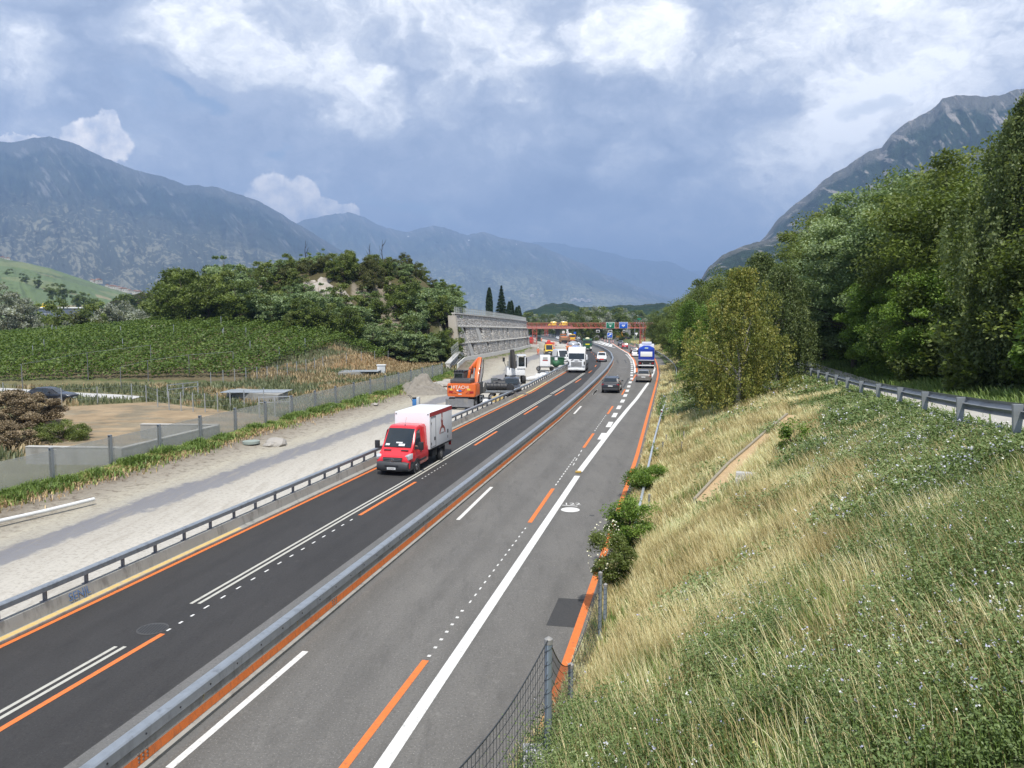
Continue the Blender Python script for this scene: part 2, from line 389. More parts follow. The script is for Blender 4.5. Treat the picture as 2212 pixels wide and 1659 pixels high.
# ---------------------------------------------------------------- ground
def ground_material():
    m = bpy.data.materials.new('ground soil and dry grass'); m.use_nodes = True; t = NB(m.node_tree); t.t.nodes.clear()
    p = t.n('ShaderNodeBsdfPrincipled'); o = t.n('ShaderNodeOutputMaterial'); t.t.links.new(p.outputs[0], o.inputs[0])
    at = t.n('ShaderNodeAttribute', attribute_name='soil').outputs['Vector']
    co = t.n('ShaderNodeTexCoord').outputs['Object']
    n1 = t.noise(co, .35, 8, .65); n2 = t.noise(t.v('MULTIPLY', co, (.6, 2.2, 1)), 1.3, 6, .7)
    f = t.m('ADD', t.m('MULTIPLY', n1, .9), t.m('MULTIPLY', n2, .7))
    sc = t.m('ADD', t.m('MULTIPLY', t.m('SUBTRACT', f, .8), 1.5), 1.0)
    t.put(p.inputs['Base Color'], t.v('SCALE', at, scale=sc)); p.inputs['Roughness'].default_value = .95; p.inputs['Specular IOR Level'].default_value = .1
    bn = t.n('ShaderNodeBump'); bn.inputs['Strength'].default_value = .6; bn.inputs['Distance'].default_value = .12
    t.put(bn.inputs['Height'], t.noise(co, 3.0, 8, .7)); t.t.links.new(bn.outputs[0], p.inputs['Normal']); return m
def polymask(pts, X, Y):
    inside = np.zeros(X.shape, bool); n = len(pts)
    for i in range(n):
        x1, y1 = pts[i][0], pts[i][1]; x2, y2 = pts[(i + 1) % n][0], pts[(i + 1) % n][1]
        c = ((y1 > Y) != (y2 > Y)) & (X < (x2 - x1) * (Y - y1) / (y2 - y1 + 1e-9) + x1); inside ^= c
    return inside
DRY = [hit(*q) for q in [(1440, 900), (1500, 905), (1620, 880), (1700, 850), (1760, 860), (1760, 960), (1800, 1060), (1830, 1200), (1800, 1330), (1770, 1450), (1720, 1560), (1480, 1600), (1340, 1545), (1240, 1600)]]
DRY = [Vector((float(xOR(DRY[0].y)), DRY[0].y, 0))] + DRY + [Vector((float(xOR(4)), 4, 0))]
MOWN = [hit(*q) for q in [(0, 930), (120, 880), (330, 868), (420, 880), (640, 905), (560, 950), (420, 985), (150, 985)]]
DRYF = [hit(*q) for q in [(640, 800), (700, 775), (850, 768), (950, 775), (955, 790), (870, 810), (780, 800)]]
def ground_colour(X, Y, Z):
    c = np.zeros(X.shape + (3,)); c[:] = (.085, .105, .045)
    def put(m, col):
        m = m[..., None] if m.ndim == X.ndim else m
        c[:] = c * (1 - m) + np.array(col) * m
    q = (xF(Y) - X); t = X - xOR(Y)
    put(((Y > 260) & (Y < 900)).astype(float), (.11, .13, .055))
    dry = polymask(DRY, X, Y).astype(float) * (t > -2); put(dry * .9, (.24, .19, .09))
    put(((Y < 95) & (q > 0)).astype(float), (.15, .14, .075))
    mw_ = polymask(MOWN, X, Y).astype(float); put(mw_, (.29, .22, .14)); put(mw_ * sm(fbm(X / 3., Y / 1.2, 4), .5, .62), (.22, .185, .13))
    put(polymask(DRYF, X, Y).astype(float), (.30, .19, .10))
    kn = (((X + 39) / 36) ** 2 + ((Y - 178) / 42) ** 2 < 1.1)
    rock = kn & (fbm(X / 6., Y / 6., 4) > .53)
    put(kn.astype(float), (.085, .075, .038)); put(rock.astype(float) * .75, (.24, .21, .17))
    put(((Y > 96) & (Y < 165) & (X < -26) & ~kn).astype(float), (.12, .10, .06))
    patch = fbm(X / 160., Y / 160., 4) 
    put(((Y > 900) & (patch > .55)).astype(float), (.17, .17, .08)); put(((Y > 900) & (patch < .42)).astype(float), (.035, .06, .025))
    return c
def build_ground():
    na = 560; rad = np.concatenate([np.arange(2.0, 60, .55), np.geomspace(60, 420, 230), np.geomspace(430, 32000, 60)])
    an = np.linspace(R(-52), R(52), na)
    X = rad[:, None] * np.sin(an)[None]; Y = rad[:, None] * np.cos(an)[None]
    Z = H(X, Y); V = np.stack([X, Y, Z], -1).reshape(-1, 3)
    nr = len(rad); i = np.arange(nr - 1)[:, None] * na + np.arange(na - 1)[None]
    F = np.stack([i, i + 1, i + na + 1, i + na], -1).reshape(-1, 4)
    o = npmesh('ground', V, F[:, ::-1], ground_material(), {'soil': ground_colour(X, Y, Z).reshape(-1, 3)}, smooth=True)
    setp(o, kind='structure')
build_ground()

# ---------------------------------------------------------------- roads as sheets
def sheet(name, xa, xb, Y0, Y1, mt, lift=0.0, step=1.5, ncol=2, kind='structure', zf=None, parent=None):
    Ys = np.arange(Y0, Y1 + step, step); rows = []
    for Y in Ys:
        a, c = float(xa(Y)), float(xb(Y))
        for k in range(ncol):
            x = a + (c - a) * k / (ncol - 1); z = float(zr(Y)) + lift if zf is None else zf(x, Y) + lift
            rows.append((x, Y, z, k / (ncol - 1), Y, x))
    A = np.array(rows); n = ncol
    i = (np.arange(len(Ys) - 1)[:, None] * n + np.arange(n - 1)[None])
    F = np.stack([i, i + 1, i + n + 1, i + n], -1).reshape(-1, 4)
    o = npmesh(name, A[:, :3], F, mt, {'across': A[:, 3]})
    if kind: setp(o, kind=kind)
    return o
def asphalt(name, c0, c1, speck, bump=.5, tracks=True):
    m = bpy.data.materials.new(name); m.use_nodes = True; t = NB(m.node_tree); t.t.nodes.clear()
    p = t.n('ShaderNodeBsdfPrincipled'); o = t.n('ShaderNodeOutputMaterial'); t.t.links.new(p.outputs[0], o.inputs[0])
    co = t.n('ShaderNodeTexCoord').outputs['Object']
    big = t.noise(t.v('MULTIPLY', co, (1.0, .28, 1)), .55, 6, .6); f = t.noise(co, 14, 4, .75); sp = t.noise(co, 24, 2, .7)
    c = t.mix(t.ramp(big, [(.3, 0.0), (.72, 1.0)]), c0, c1)
    c = t.mix(t.sstep(sp, .56, .78), c, speck)
    c = t.mix(t.m('MULTIPLY', t.sstep(f, .50, .66), .5), c, tuple(x * .55 for x in c0))
    c = t.mix(t.m('MULTIPLY', t.sstep(t.noise(t.v('MULTIPLY', co, (2.2, .5, 1)), 1.1, 7, .7), .50, .68), .35), c, tuple(x * .62 for x in c0))
    c = t.mix(t.m('MULTIPLY', t.sstep(t.noise(t.v('ADD', co, (31, 7, 0)), 2.3, 7, .72), .56, .72), .4), c, tuple(min(1, x * 1.5) for x in c1))
    ac = t.n('ShaderNodeAttribute', attribute_name='across').outputs['Fac']
    if tracks:
        w = t.m('SINE', t.m('MULTIPLY', ac, 25.0)); c = t.mix(t.m('MULTIPLY', t.sstep(w, .2, 1.0), .16), c, tuple(x * .5 for x in c0))
    t.put(p.inputs['Base Color'], c); p.inputs['Roughness'].default_value = .82; p.inputs['Specular IOR Level'].default_value = .35
    bn = t.n('ShaderNodeBump'); bn.inputs['Strength'].default_value = bump; bn.inputs['Distance'].default_value = .01
    t.put(bn.inputs['Height'], t.noise(co, 40, 3, .7)); t.t.links.new(bn.outputs[0], p.inputs['Normal']); return m
ASN = asphalt('new dark asphalt', (.034, .033, .033), (.046, .044, .043), (.075, .073, .07), .4)
ASO = asphalt('old grey asphalt', (.115, .110, .102), (.155, .148, .136), (.33, .315, .29), .6)
ASM = asphalt('milled grey asphalt', (.12, .12, .115), (.16, .155, .15), (.24, .24, .23), .7, False)
off = lambda f, d: (lambda Y: f(Y) + d)
xAB = ipl([(-20, -16), (0, -12.0), (14.2, -8.7), (21.5, -7.0), (33, -4.4), (68, 3.4), (92, 8.4), (110, 11.7), (130, 15.0), (148, 17.2), (170, 19.4), (185, 20.6), (200, 21.4), (240, 22), (300, 21.8), (400, 17.4), (520, 4), (640, -15)])
sheet('motorway_lanes', off(xOL, -.6), xAB, 2, 640, ASN, 0, 2.0, 6)
sheet('milled_lane_edge', xAB, off(xCB, .2), 2, 640, ASM, .0, 2.0, 3)
sheet('motorway_carriageway', off(xCB, .2), lambda Y: np.where(Y < 180, np.minimum(xGR(Y) - .35, xOR(Y) + np.interp(Y, [24, 34], [.33, 1.4])), np.minimum(xGR(Y) - .4, xOR(Y) + 3)), 2, 640, ASO, 0, 2.0, 8)
# construction strip, gravel, dirt
def site_material():
    m = bpy.data.materials.new('construction strip'); m.use_nodes = True; t = NB(m.node_tree); t.t.nodes.clear()
    p = t.n('ShaderNodeBsdfPrincipled'); o = t.n('ShaderNodeOutputMaterial'); t.t.links.new(p.outputs[0], o.inputs[0])
    co = t.n('ShaderNodeTexCoord').outputs['Object']; ac = t.n('ShaderNodeAttribute', attribute_name='across').outputs['Fac']
    n1 = t.noise(t.v('MULTIPLY', co, (1, .35, 1)), .5, 8, .65); n2 = t.noise(co, 6, 6, .7)
    n3 = t.noise(co, 1.6, 6, .65)
    w = t.m('ADD', ac, t.m('ADD', t.m('MULTIPLY', t.m('SUBTRACT', n1, .5), .16), t.m('MULTIPLY', t.m('SUBTRACT', n3, .5), .09)))
    c = t.ramp(w, [(0, (.12, .095, .07)), (.10, (.19, .16, .125)), (.22, (.30, .27, .22)), (.34, (.40, .37, .30)), (.42, (.36, .34, .29)), (.445, (.19, .19, .205)), (.56, (.21, .21, .22)), (.585, (.38, .355, .31)), (.80, (.46, .435, .385)), (1.0, (.42, .405, .37))])
    c = t.mix(t.m('MULTIPLY', t.sstep(n2, .47, .68), .5), c, (.19, .175, .15))
    c = t.mix(t.m('MULTIPLY', t.sstep(t.noise(t.v('MULTIPLY', co, (1.6, .2, 1)), 1.4, 5, .6), .48, .70), .5), c, (.29, .265, .225))
    c = t.mix(t.m('MULTIPLY', t.m('MULTIPLY', t.sstep(t.noise(co, 2.6, 6, .7), .50, .64), t.sstep(ac, .46, .2)), .75), c, (.13, .105, .08))
    t.put(p.inputs['Base Color'], c); p.inputs['Roughness'].default_value = .95; p.inputs['Specular IOR Level'].default_value = .1
    bn = t.n('ShaderNodeBump'); bn.inputs['Distance'].default_value = .07
    t.put(bn.inputs['Strength'], t.ramp(ac, [(0, 1.0), (.5, .7), (.62, .15), (1, .12)]))
    t.put(bn.inputs['Height'], t.noise(co, 4.5, 8, .75)); t.t.links.new(bn.outputs[0], p.inputs['Normal']); return m
def site_z(x, Y):
    fa = (x - float(xF(Y))) / max(1, float(xOL(Y) - xF(Y)))
    zz = float(zr(Y)) - .01
    if fa < .42:
        e = 1 - fa / .42
        zz += e * .35 * float(fbm(np.array([x / 1.3]), np.array([Y / 1.3]), 4)[0]) + .28 * max(0, e - .45) / .55
    return zz
sheet('construction_strip', off(xF, .1), off(xOL, -.62), 2, 470, site_material(), 0, .8, 34, zf=site_z)
# painted markings (each a real thin sheet 4 mm up)
def ribbon(name, pts, w, mt, lift=.004, parent=None, kind='structure', closed_ends=True):
    pts = [Vector(p) for p in pts]; mb = MB(); P = []
    for i, p in enumerate(pts):
        d = (pts[min(i + 1, len(pts) - 1)] - pts[max(i - 1, 0)]); d.z = 0; d.normalize(); nrm = Vector((d.y, -d.x, 0)) * (w / 2)
        P += [p - nrm + Vector((0, 0, lift)), p + nrm + Vector((0, 0, lift))]
    mb.add(P, [(2 * i, 2 * i + 1, 2 * i + 3, 2 * i + 2) for i in range(len(pts) - 1)])
    return mb
def curve_pts(xf, Y0, Y1, step=2.0):
    n = max(1, int((Y1 - Y0) / step)); return [Vector((float(xf(Y)), Y, float(zr(Y)))) for Y in np.linspace(Y0, Y1, n + 1)]
def addmb(a, c): a.add(c.v, c.f)
def segline(mb, a, c, w, lift=.004):
    n = max(1, int((c - a).length / 3)); ps = [a.lerp(c, k / n) for k in range(n + 1)]
    for p in ps: p.z = float(zr(p.y))
    addmb(mb, ribbon('', ps, w, None, lift))
mo = MB()
addmb(mo, ribbon('', curve_pts(off(xOL, -.02), 3, 420), .16, None))
addmb(mo, ribbon('', curve_pts(xOR, 3, 300), .22, None, .006))
xEXo = off(xEX, .28)
addmb(mo, ribbon('', curve_pts(xEXo, 112, 300), .3, None, .008))
for Y0 in [0, 13.8, 32, 50, 67.2, 82.2, 96.4, 110, 125, 140, 156, 172]:
    pass
dl = ipl([(-20, -19.0), (0, -14.55), (15.5, -10.85), (20.4, -9.6), (32.76, -6.65), (39.7, -4.95), (82, 4.7), (88.5, 6.2), (97, 8.1), (102, 9.2), (117, 12.2), (133, 14.6), (150, 16.6), (175, 19), (200, 20.6)])
for Y0, Y1 in [(2, 4), (14.2, 20.4), (32.8, 39.4), (50.5, 56.5), (66, 72), (81.5, 87.5), (96.5, 102), (112, 117), (128, 133), (144, 149), (158, 163), (171, 175), (183, 187), (195, 199)]:
    addmb(mo, ribbon('', curve_pts(dl, Y0, Y1, 1.5), .16, None, .008))
for k in range(0, 6):
    pass
for a, c in [(cA(190, 1680), cA(645, 1085)), (cA(1200, 350), cA(1325, 168)), (cB(362, 970), cB(505, 763)), (cB(710, 480), cB(785, 366)), (cB(917, 200), cB(960, 125)), (c5(1620, 1175), c5(1672, 1085))]:
    segline(mo, G(*a), G(*c), .18, .008)
sk = MB()
for a, c in ((c5(1396, 872), c5(1418, 925)), (c5(1508, 872), c5(1535, 920)), (c5(1488, 1280), c5(1570, 1135)), (cA(1520, 311), cA(1545, 312))): segline(sk, G(*a), G(*c), .22, .003)
for a, c in ((cB(1338, 377), cB(1478, 374)), (c5(930, 1240), c5(1025, 1238))): segline(sk, G(*a), G(*c), .12, .003)
setp(sk.build('tyre_marks', mat('skid mark rubber', (.055, .054, .053), .8), fix=False, smooth=0), kind='structure')
setp(mo.build('orange_road_markings', ORPAINT, fix=False, smooth=0), kind='structure')
mw = MB()
sp = [G(*q) for q in [(836, 1640), cA(1455, 100)]]
d0 = (sp[1] - sp[0]).normalized(); sp[0] = sp[0] - d0 * 12
segline(mw, sp[0], sp[1], .30)
sp2 = [G(*q) for q in [cA(1465, 78), cB(830, 620), cB(1000, 410), cB(1130, 260), cB(1290, 40), c5(1880, 1160), c5(1930, 1060), c5(1948, 1000), c5(1925, 960)]]
for i in range(len(sp2) - 1): segline(mw, sp2[i], sp2[i + 1], .34 if i < 4 else .26)
for a, c in [((365, 1659), (660, 1407)), ((989, 1123), (1062, 1052)), (cB(222, 478), cB(325, 366)), (cB(498, 198), cB(556, 128)), (c5(1055, 1378), c5(1105, 1310)), ((100, 1880), (235, 1765))]:
    segline(mw, G(*a), G(*c), .17, .004)
# short block dashes of the exit lane
bl = [cB(600, 852), cB(715, 672), cB(795, 528), cB(860, 410), cB(915, 315), cB(957, 230), cB(988, 160), cB(1012, 95), cB(1032, 35), c5(1610, 1160), c5(1612, 1110), c5(1614, 1070), c5(1617, 1035), c5(1617, 1003), c5(1617, 973), c5(1614, 945), c5(1610, 920), c5(1606, 900), c5(1598, 880), c5(1588, 860), c5(1574, 842), c5(1562, 825), c5(1548, 812), c5(1534, 800)]
gb = [G(*q) for q in bl]
for i, g in enumerate(gb):
    dd = (gb[min(i + 1, len(gb) - 1)] - gb[max(i - 1, 0)]).normalized()
    L = min(3.0, (gb[min(i + 1, len(gb) - 1)] - gb[max(i - 1, 0)]).length / (2 if 0 < i < len(gb) - 1 else 1) * .5)
    segline(mw, g, g + dd * L, .38, .012)
addmb(mw, ribbon('', curve_pts(xEX, 112, 300), .28, None, .006))
# wedge-shaped hatched island beyond the exit
isl = [G(*q) for q in [c5(1040, 612), c5(1200, 648), c5(1300, 678), c5(1372, 700), c5(1345, 660), c5(1310, 630), c5(1150, 600)]]
for i in range(6):
    a = isl[0].lerp(isl[3], i / 6); c = isl[6].lerp(isl[4], i / 6); segline(mw, a, c, 1.2, .010)
segline(mw, isl[0], isl[3], .5, .012); segline(mw, isl[6], isl[4], .4, .012)
# dotted thin white guide lines
def dots(mb, a, c, n, w=.07, frac=.35):
    a = G(*a); c = G(*c)
    for k in range(n):
        p = a.lerp(c, (k + .3) / n); q = a.lerp(c, (k + .3 + frac) / n); segline(mb, p, q, w)
dots(mw, cA(650, 1080), cA(855, 800), 7, .09, .22); dots(mw, cA(870, 790), cA(1185, 370), 15, .05, .35)
dots(mw, cA(1335, 155), cA(1445, 0), 12, .06, .5); dots(mw, cB(345, 985), cB(200, 1240), 4, .05, .5); dots(mw, cB(515, 735), cB(690, 490), 10, .05, .5)
dots(mw, cC(870, 940), cC(1060, 825), 3, .07, .3); dots(mw, cC(1060, 825), cC(1900, 320), 13, .06, .3)
dots(mw, cA(620, 118), cA(760, 32), 9, .06, .35)
# survey dot and number
g = G(*cA(1417, 281)); n = 24
mw.add([g + Vector((.42 * math.cos(k * 2 * math.pi / n), .42 * math.sin(k * 2 * math.pi / n), .005)) for k in range(n)], [tuple(range(n))])
u0 = G(*cA(1372, 256)); u1 = G(*cA(1455, 262)); segline(mw, u0, u1, .07)
setp(mw.build('white_road_markings', WHPAINT, fix=False, smooth=0), kind='structure')
tn = textmesh('1122', .62, WHPAINT, 'survey_number_marking', None, Matrix.Translation(G(*cA(1412, 251)) + Vector((0, 0.02, .006))) @ Matrix.Rotation(R(-2), 4, 'Z') @ Matrix.Scale(.85, 4), .001)
setp(tn, kind='structure')
md = MB()
dw = off(dl, -.62)
for s_ in (-.12, .12):
    for Y0, Y1 in [(2, 19.6), (22.6, 82.0)]:
        addmb(md, ribbon('', curve_pts(off(dl, -.55 + s_), Y0, Y1, 2), .11, None))
    addmb(md, ribbon('', curve_pts(off(dl, -.65 + s_), 83, 112, 2), .11, None))
for Y0 in (): addmb(md, ribbon('', [Vector((float(dl(Y0)) - .73 + .1 * k, Y0 + .02 * k, 0)) for k in range(4)], .22, None))
setp(md.build('faded_double_line_markings', OLDPAINT, fix=False, smooth=0), kind='structure')
# yellow reflector bar, patch, manholes
mp = MB(); a, c = G(*cA(1445, 82)), G(*cA(1475, 83)); mp.beam(a + Vector((0, 0, .05)), c + Vector((0, 0, .05)), .35, .06)
setp(mp.build('road_cable_bump', mat('ochre rubber', (.42, .27, .06), .7), bev=.01), 'small ochre rubber bump lying across the wide white line', 'road bump')
pa = [G(*q) for q in [cA(1288, 898), cA(1355, 752), cA(1530, 762), cA(1470, 912)]]
mm = MB().add([p + Vector((0, 0, .003)) for p in pa], [(0, 1, 2, 3)])
setp(mm.build('asphalt_patch', asphalt('dark asphalt patch', (.045, .045, .045), (.055, .054, .054), (.08, .08, .08), .3, False), fix=False, smooth=0), kind='structure')
IRON = mat('cast iron', (.085, .083, .08), .6, .4, .3, 20, .5, 60)
def manhole(loc, r, label, mt=IRON, grate=True, h=.008):
    t = thing('manhole_cover', label, 'manhole cover', loc)
    mb = MB(); mb.cyl((0, 0, 0), (0, 0, h), r, r, 28); mb.build('rim', mt, t)
    mb = MB()
    if grate:
        for i in range(9):
            x = (i - 4) * r * .2; w = math.sqrt(max(.01, (r * .9) ** 2 - x * x)); MB().box((x, 0, h + .003), (r * .09, 1.7 * w, .006)).build('slot', BLACK, t)
        return t
    else: mb.cyl((0, 0, h), (0, 0, h + .02), r * .8, r * .78, 24)
    mb.build('grate' if grate else 'lid', BLACK if grate else mt, t); return t
g = G(*cC(815, 917)); manhole((g.x, g.y, .001), .42, 'round cast iron drain grate in the dark asphalt lane beside an orange dash')
CG = mat('grey green lid', (.26, .30, .27), .8)
for q, l in [(c2(662, 1455), 'low round grey green manhole cover in the dirt near the gravel band'), (c2(1170, 1238), 'pale round shaft lid in the verge halfway along the glass fence')]:
    g = G(*q); manhole((g.x, g.y, site_z(g.x, g.y) + .05), .55, l, CG, False, .16)

# ---------------------------------------------------------------- barriers
def sweep(prof, pts, closed=False):
    """prof: (offset right, z) polyline swept along pts"""
    mb = MB(); P = []; n = len(prof)
    for i, p in enumerate(pts):
        d = pts[min(i + 1, len(pts) - 1)] - pts[max(i - 1, 0)]; d.z = 0; d.normalize(); nr = Vector((d.y, -d.x, 0))
        P += [p + nr * a + Vector((0, 0, z)) for a, z in prof]
    F = []
    for i in range(len(pts) - 1):
        for k in range(n if closed else n - 1): F.append((i * n + k, i * n + (k + 1) % n, (i + 1) * n + (k + 1) % n, (i + 1) * n + k))
    if closed: F += [tuple(range(n)), tuple(range((len(pts) - 1) * n, len(pts) * n))[::-1]]
    return mb.add(P, F)
# central concrete and steel barrier; its right foot face runs on xCB
cb = thing('central_barrier', 'long central concrete barrier with steel cap and orange stripe between the carriageways', 'barrier')
cp = curve_pts(xCB, 2, 560, 2.0)
sweep([(0, .0), (0.02, .09), (-.07, .12), (-.10, .60), (-.26, .60), (-.32, .12), (-.40, .09), (-.40, 0)], cp, True).build('concrete_base', CONC, cb, smooth=30)
sweep([(-.05, .56), (-.05, .77), (-.08, .80), (-.28, .80), (-.31, .77), (-.31, .56), (-.26, .58), (-.10, .58)], cp, True).build('steel_cap', GALV, cb, smooth=30)
sweep([(-.0665, .135), (-.081, .33), (-.085, .33), (-.071, .133)], [p for p in cp if p.y < 330][4:], True).build('orange_stripe', ORPAINT, cb, smooth=30)
BM_ = MB().cyl((0, 0, 0), (.012, 0, 0), .02, n=8).build('bolt', BLACK, cb); KM_ = MB().box((0, 0, -.06), (.03, .03, .14)).cyl((0, 0, 0), (.03, 0, 0), .025, n=6).build('hanger', mat('dull brass', (.38, .33, .2), .5, .5), cb); JM_ = MB().cyl((0, 0, 0), (.04, 0, 0), .024, n=6).build('rivet', STEEL, cb)
_used = {}
def fix(o, p, rz):
    if o.name in _used: c = o.copy(); COL.objects.link(c); c.parent = cb
    else: c = o; _used[o.name] = 1
    c.location = p; c.rotation_euler = (0, 0, rz)
for i in range(1, len(cp)):
    if cp[i].y > 34: break
    d = (cp[i] - cp[i - 1]).normalized(); nr = Vector((d.y, -d.x, 0)); rz = math.atan2(nr.y, nr.x)
    for k in range(2):
        if cp[i].y > 12: fix(BM_, cp[i - 1].lerp(cp[i], k / 2 + .1) + nr * -.05 + Vector((0, 0, .67)), rz)
    if i % 2: fix(KM_, cp[i] + nr * -.10 + Vector((0, 0, .53)), rz)
    if i % 4 == 2:
        for a in range(3):
            for z in (.20, .28, .36): fix(JM_, cp[i] + d * (a * .12) + nr * -.10 + Vector((0, 0, z)), rz)
# left step barrier with rail on posts
lb = thing('left_barrier', 'low concrete barrier with steel top rail on dark posts beside the construction strip', 'barrier')
lp = curve_pts(off(xOL, -.14), 2, 176, 1.5)
sweep([(0, 0), (0, .07), (-.20, .12), (-.27, .47), (-.45, .47), (-.5, .1), (-.55, 0)], lp, True).build('concrete_base', CONC, lb, smooth=30)
sweep([(-.25, .79), (-.25, .93), (-.28, .96), (-.44, .96), (-.48, .93), (-.48, .79)], lp, True).build('top_rail', GALV, lb, smooth=30)
yp = [p for p in lp if p.y < 31] ; yp2 = [p for p in lp if 75 < p.y < 97]
for seg in (yp, yp2): sweep([(-.03, .0815), (-.17, .1165), (-.17, .112), (-.03, .074)], seg, True).build('yellow_stripe', YELPAINT, lb, smooth=30)
Y = 3.0; sacc = 0; prev = lp[0]; k = 0
fine = curve_pts(off(xOL, -.14), 2, 176, .25); acc = 0
for i in range(1, len(fine)):
    acc += (fine[i] - fine[i - 1]).length
    if acc >= 1.52 and k < 100:
        acc = 0; k += 1; p = fine[i]; d = (fine[i] - fine[i - 1]).normalized(); nr = Vector((d.y, -d.x, 0)); rz = math.atan2(d.y, d.x)
        c = p + nr * -.38; m = MB(); m.box(c + Vector((0, 0, .63)), (.04, .12, .34), rz); m.box(c + Vector((0, 0, .63)) + d * .03, (.10, .02, .34), rz)
        m.box(c + Vector((0, 0, .478)), (.2, .2, .012), rz); m.build('post', GALVD, lb)
gm = textmesh('SENJL', .34, mat('blue graffiti', (.10, .19, .38), .8), 'graffiti', lb, Matrix.Translation(Vector((float(xOL(22.6)) - .14 - .205, 22.6, .32))) @ Matrix.Rotation(R(90 - 13.8), 4, 'Z') @ Matrix.Rotation(R(82), 4, 'X'), .002)

# right guard rail (box beam on posts)
gr = thing('guard_rail', 'galvanised box beam guard rail along the right edge of the carriageway', 'guard rail')
gp = curve_pts(xGR, 27, 238, 2.0)
sweep([(-.05, .62), (-.05, .76), (.05, .76), (.05, .62)], gp, True).build('beam', mat('pale galvanised beam', (.50, .54, .58), .4, .5, .12), gr, smooth=30)
for i in range(0, len(gp), 2):
    p = gp[i]
    if i // 2 < 60: MB().box(p + Vector((0, 0, .31)), (.06, .10, .62)).build('post', GALVD, gr)
# guard rail of the raised path (seen from behind)
def xT(ts, Y): return xOR(Y) + (1.3 + (ts - 1.3) * (TR(Y) - 1.3) / (12.1 - 1.3)) / .97
xPR = lambda Y: xT(12.1, Y)
pr = thing('path_guard_rail', 'weathered steel guard rail with angled posts beside the raised path', 'guard rail')
pp = []
for Y in np.arange(6, 96, 1.0): x = float(xPR(Y)) + .25; pp.append(Vector((x, Y, hz(x, Y))))
GW = mat('dull guard rail steel', (.30, .31, .315), .5, .55, .25, 3, dirt=((.10, .10, .10), .6, 2.5))
sweep([(.10, .46), (.16, .52), (.10, .58), (.04, .61), (.10, .64), (.16, .70), (.10, .77), (.095, .77), (.15, .70), (.09, .645), (.03, .61), (.09, .575), (.15, .52), (.095, .46)], pp, True).build('w_beam', GW, pr, smooth=60)
Ya = 7.0
while Ya < 94:
    x = float(xPR(Ya)) + .25; z = hz(x, Ya); d = (Vector((float(xPR(Ya + 1)), Ya + 1, 0)) - Vector((float(xPR(Ya)), Ya, 0))).normalized(); nr = Vector((d.y, -d.x, 0)); c = Vector((x, Ya, z))
    m = MB(); m.add([c - nr * .04 - d * .05 + Vector((0, 0, -.2)), c + nr * .03 - d * .05 + Vector((0, 0, -.2)), c + nr * .10 - d * .07 + Vector((0, 0, .75)), c - nr * .10 - d * .07 + Vector((0, 0, .75)),
                   c - nr * .04 + d * .03 + Vector((0, 0, -.2)), c + nr * .03 + d * .03 + Vector((0, 0, -.2)), c + nr * .10 + d * .05 + Vector((0, 0, .75)), c - nr * .10 + d * .05 + Vector((0, 0, .75))],
                  [(3, 2, 1, 0), (4, 5, 6, 7), (0, 1, 5, 4), (1, 2, 6, 5), (2, 3, 7, 6), (3, 0, 4, 7)])
    m.build('post', mat('post steel', (.33, .35, .36), .45, .5, .15), pr); Ya += 3.9
# raised gravel path
PATHM = mat('pale gravel path', (.40, .38, .34), .95, 0, .18, 1.2, .4, 12, dirt=((.26, .25, .18), .6, 1.2))
sheet('raised_path', lambda Y: xT(13.2, Y), lambda Y: xT(16.4, Y), 4, 130, PATHM, .03, .8, 4, zf=hz)
# ---------------------------------------------------------------- glass noise fence
GP_ = mat('scratched clear panel', (.46, .47, .44), .25, 0, .2, 1.5, alpha=.42, spec=.5)
fn = thing('noise_barrier_fence', 'clear panel noise fence on grey steel posts at the edge of the construction strip', 'fence')
F0 = Vector((float(xF(29.5)), 29.5, 0)); F1 = Vector((-9.2, 100.8, 0)); fd = (F1 - F0).normalized(); fL = (F1 - F0).length; nf = Vector((fd.y, -fd.x, 0)); frz = math.atan2(fd.y, fd.x)
npst = int(round(fL / 4.02)); FB = .12
for i in range(npst + 1):
    c = F0 + fd * (fL * i / npst); c.z = FB
    m = MB(); m.box(c + Vector((0, 0, 1.0)) + nf * .07, (.16, .015, 2.05), frz); m.box(c + Vector((0, 0, 1.0)) - nf * .07, (.16, .015, 2.05), frz); m.box(c + Vector((0, 0, 1.0)), (.02, .13, 2.05), frz)
    m.box(c + Vector((0, 0, 2.035)), (.18, .17, .02), frz)
    m.build('post', mat('fence post steel', (.30, .33, .36), .4, .5, .12), fn)
    if i < npst:
        e = F0 + fd * (fL * (i + 1) / npst); e.z = FB; mid = (c + e) / 2
        m = MB(); m.box(mid + Vector((0, 0, 1.02)), (fL / npst - .05, .025, 1.78), frz); m.build('panel', GP_, fn)
        m = MB(); m.box(mid + Vector((0, 0, .02)), (fL / npst - .04, .16, .2), frz); m.build('plinth', CONCL, fn)
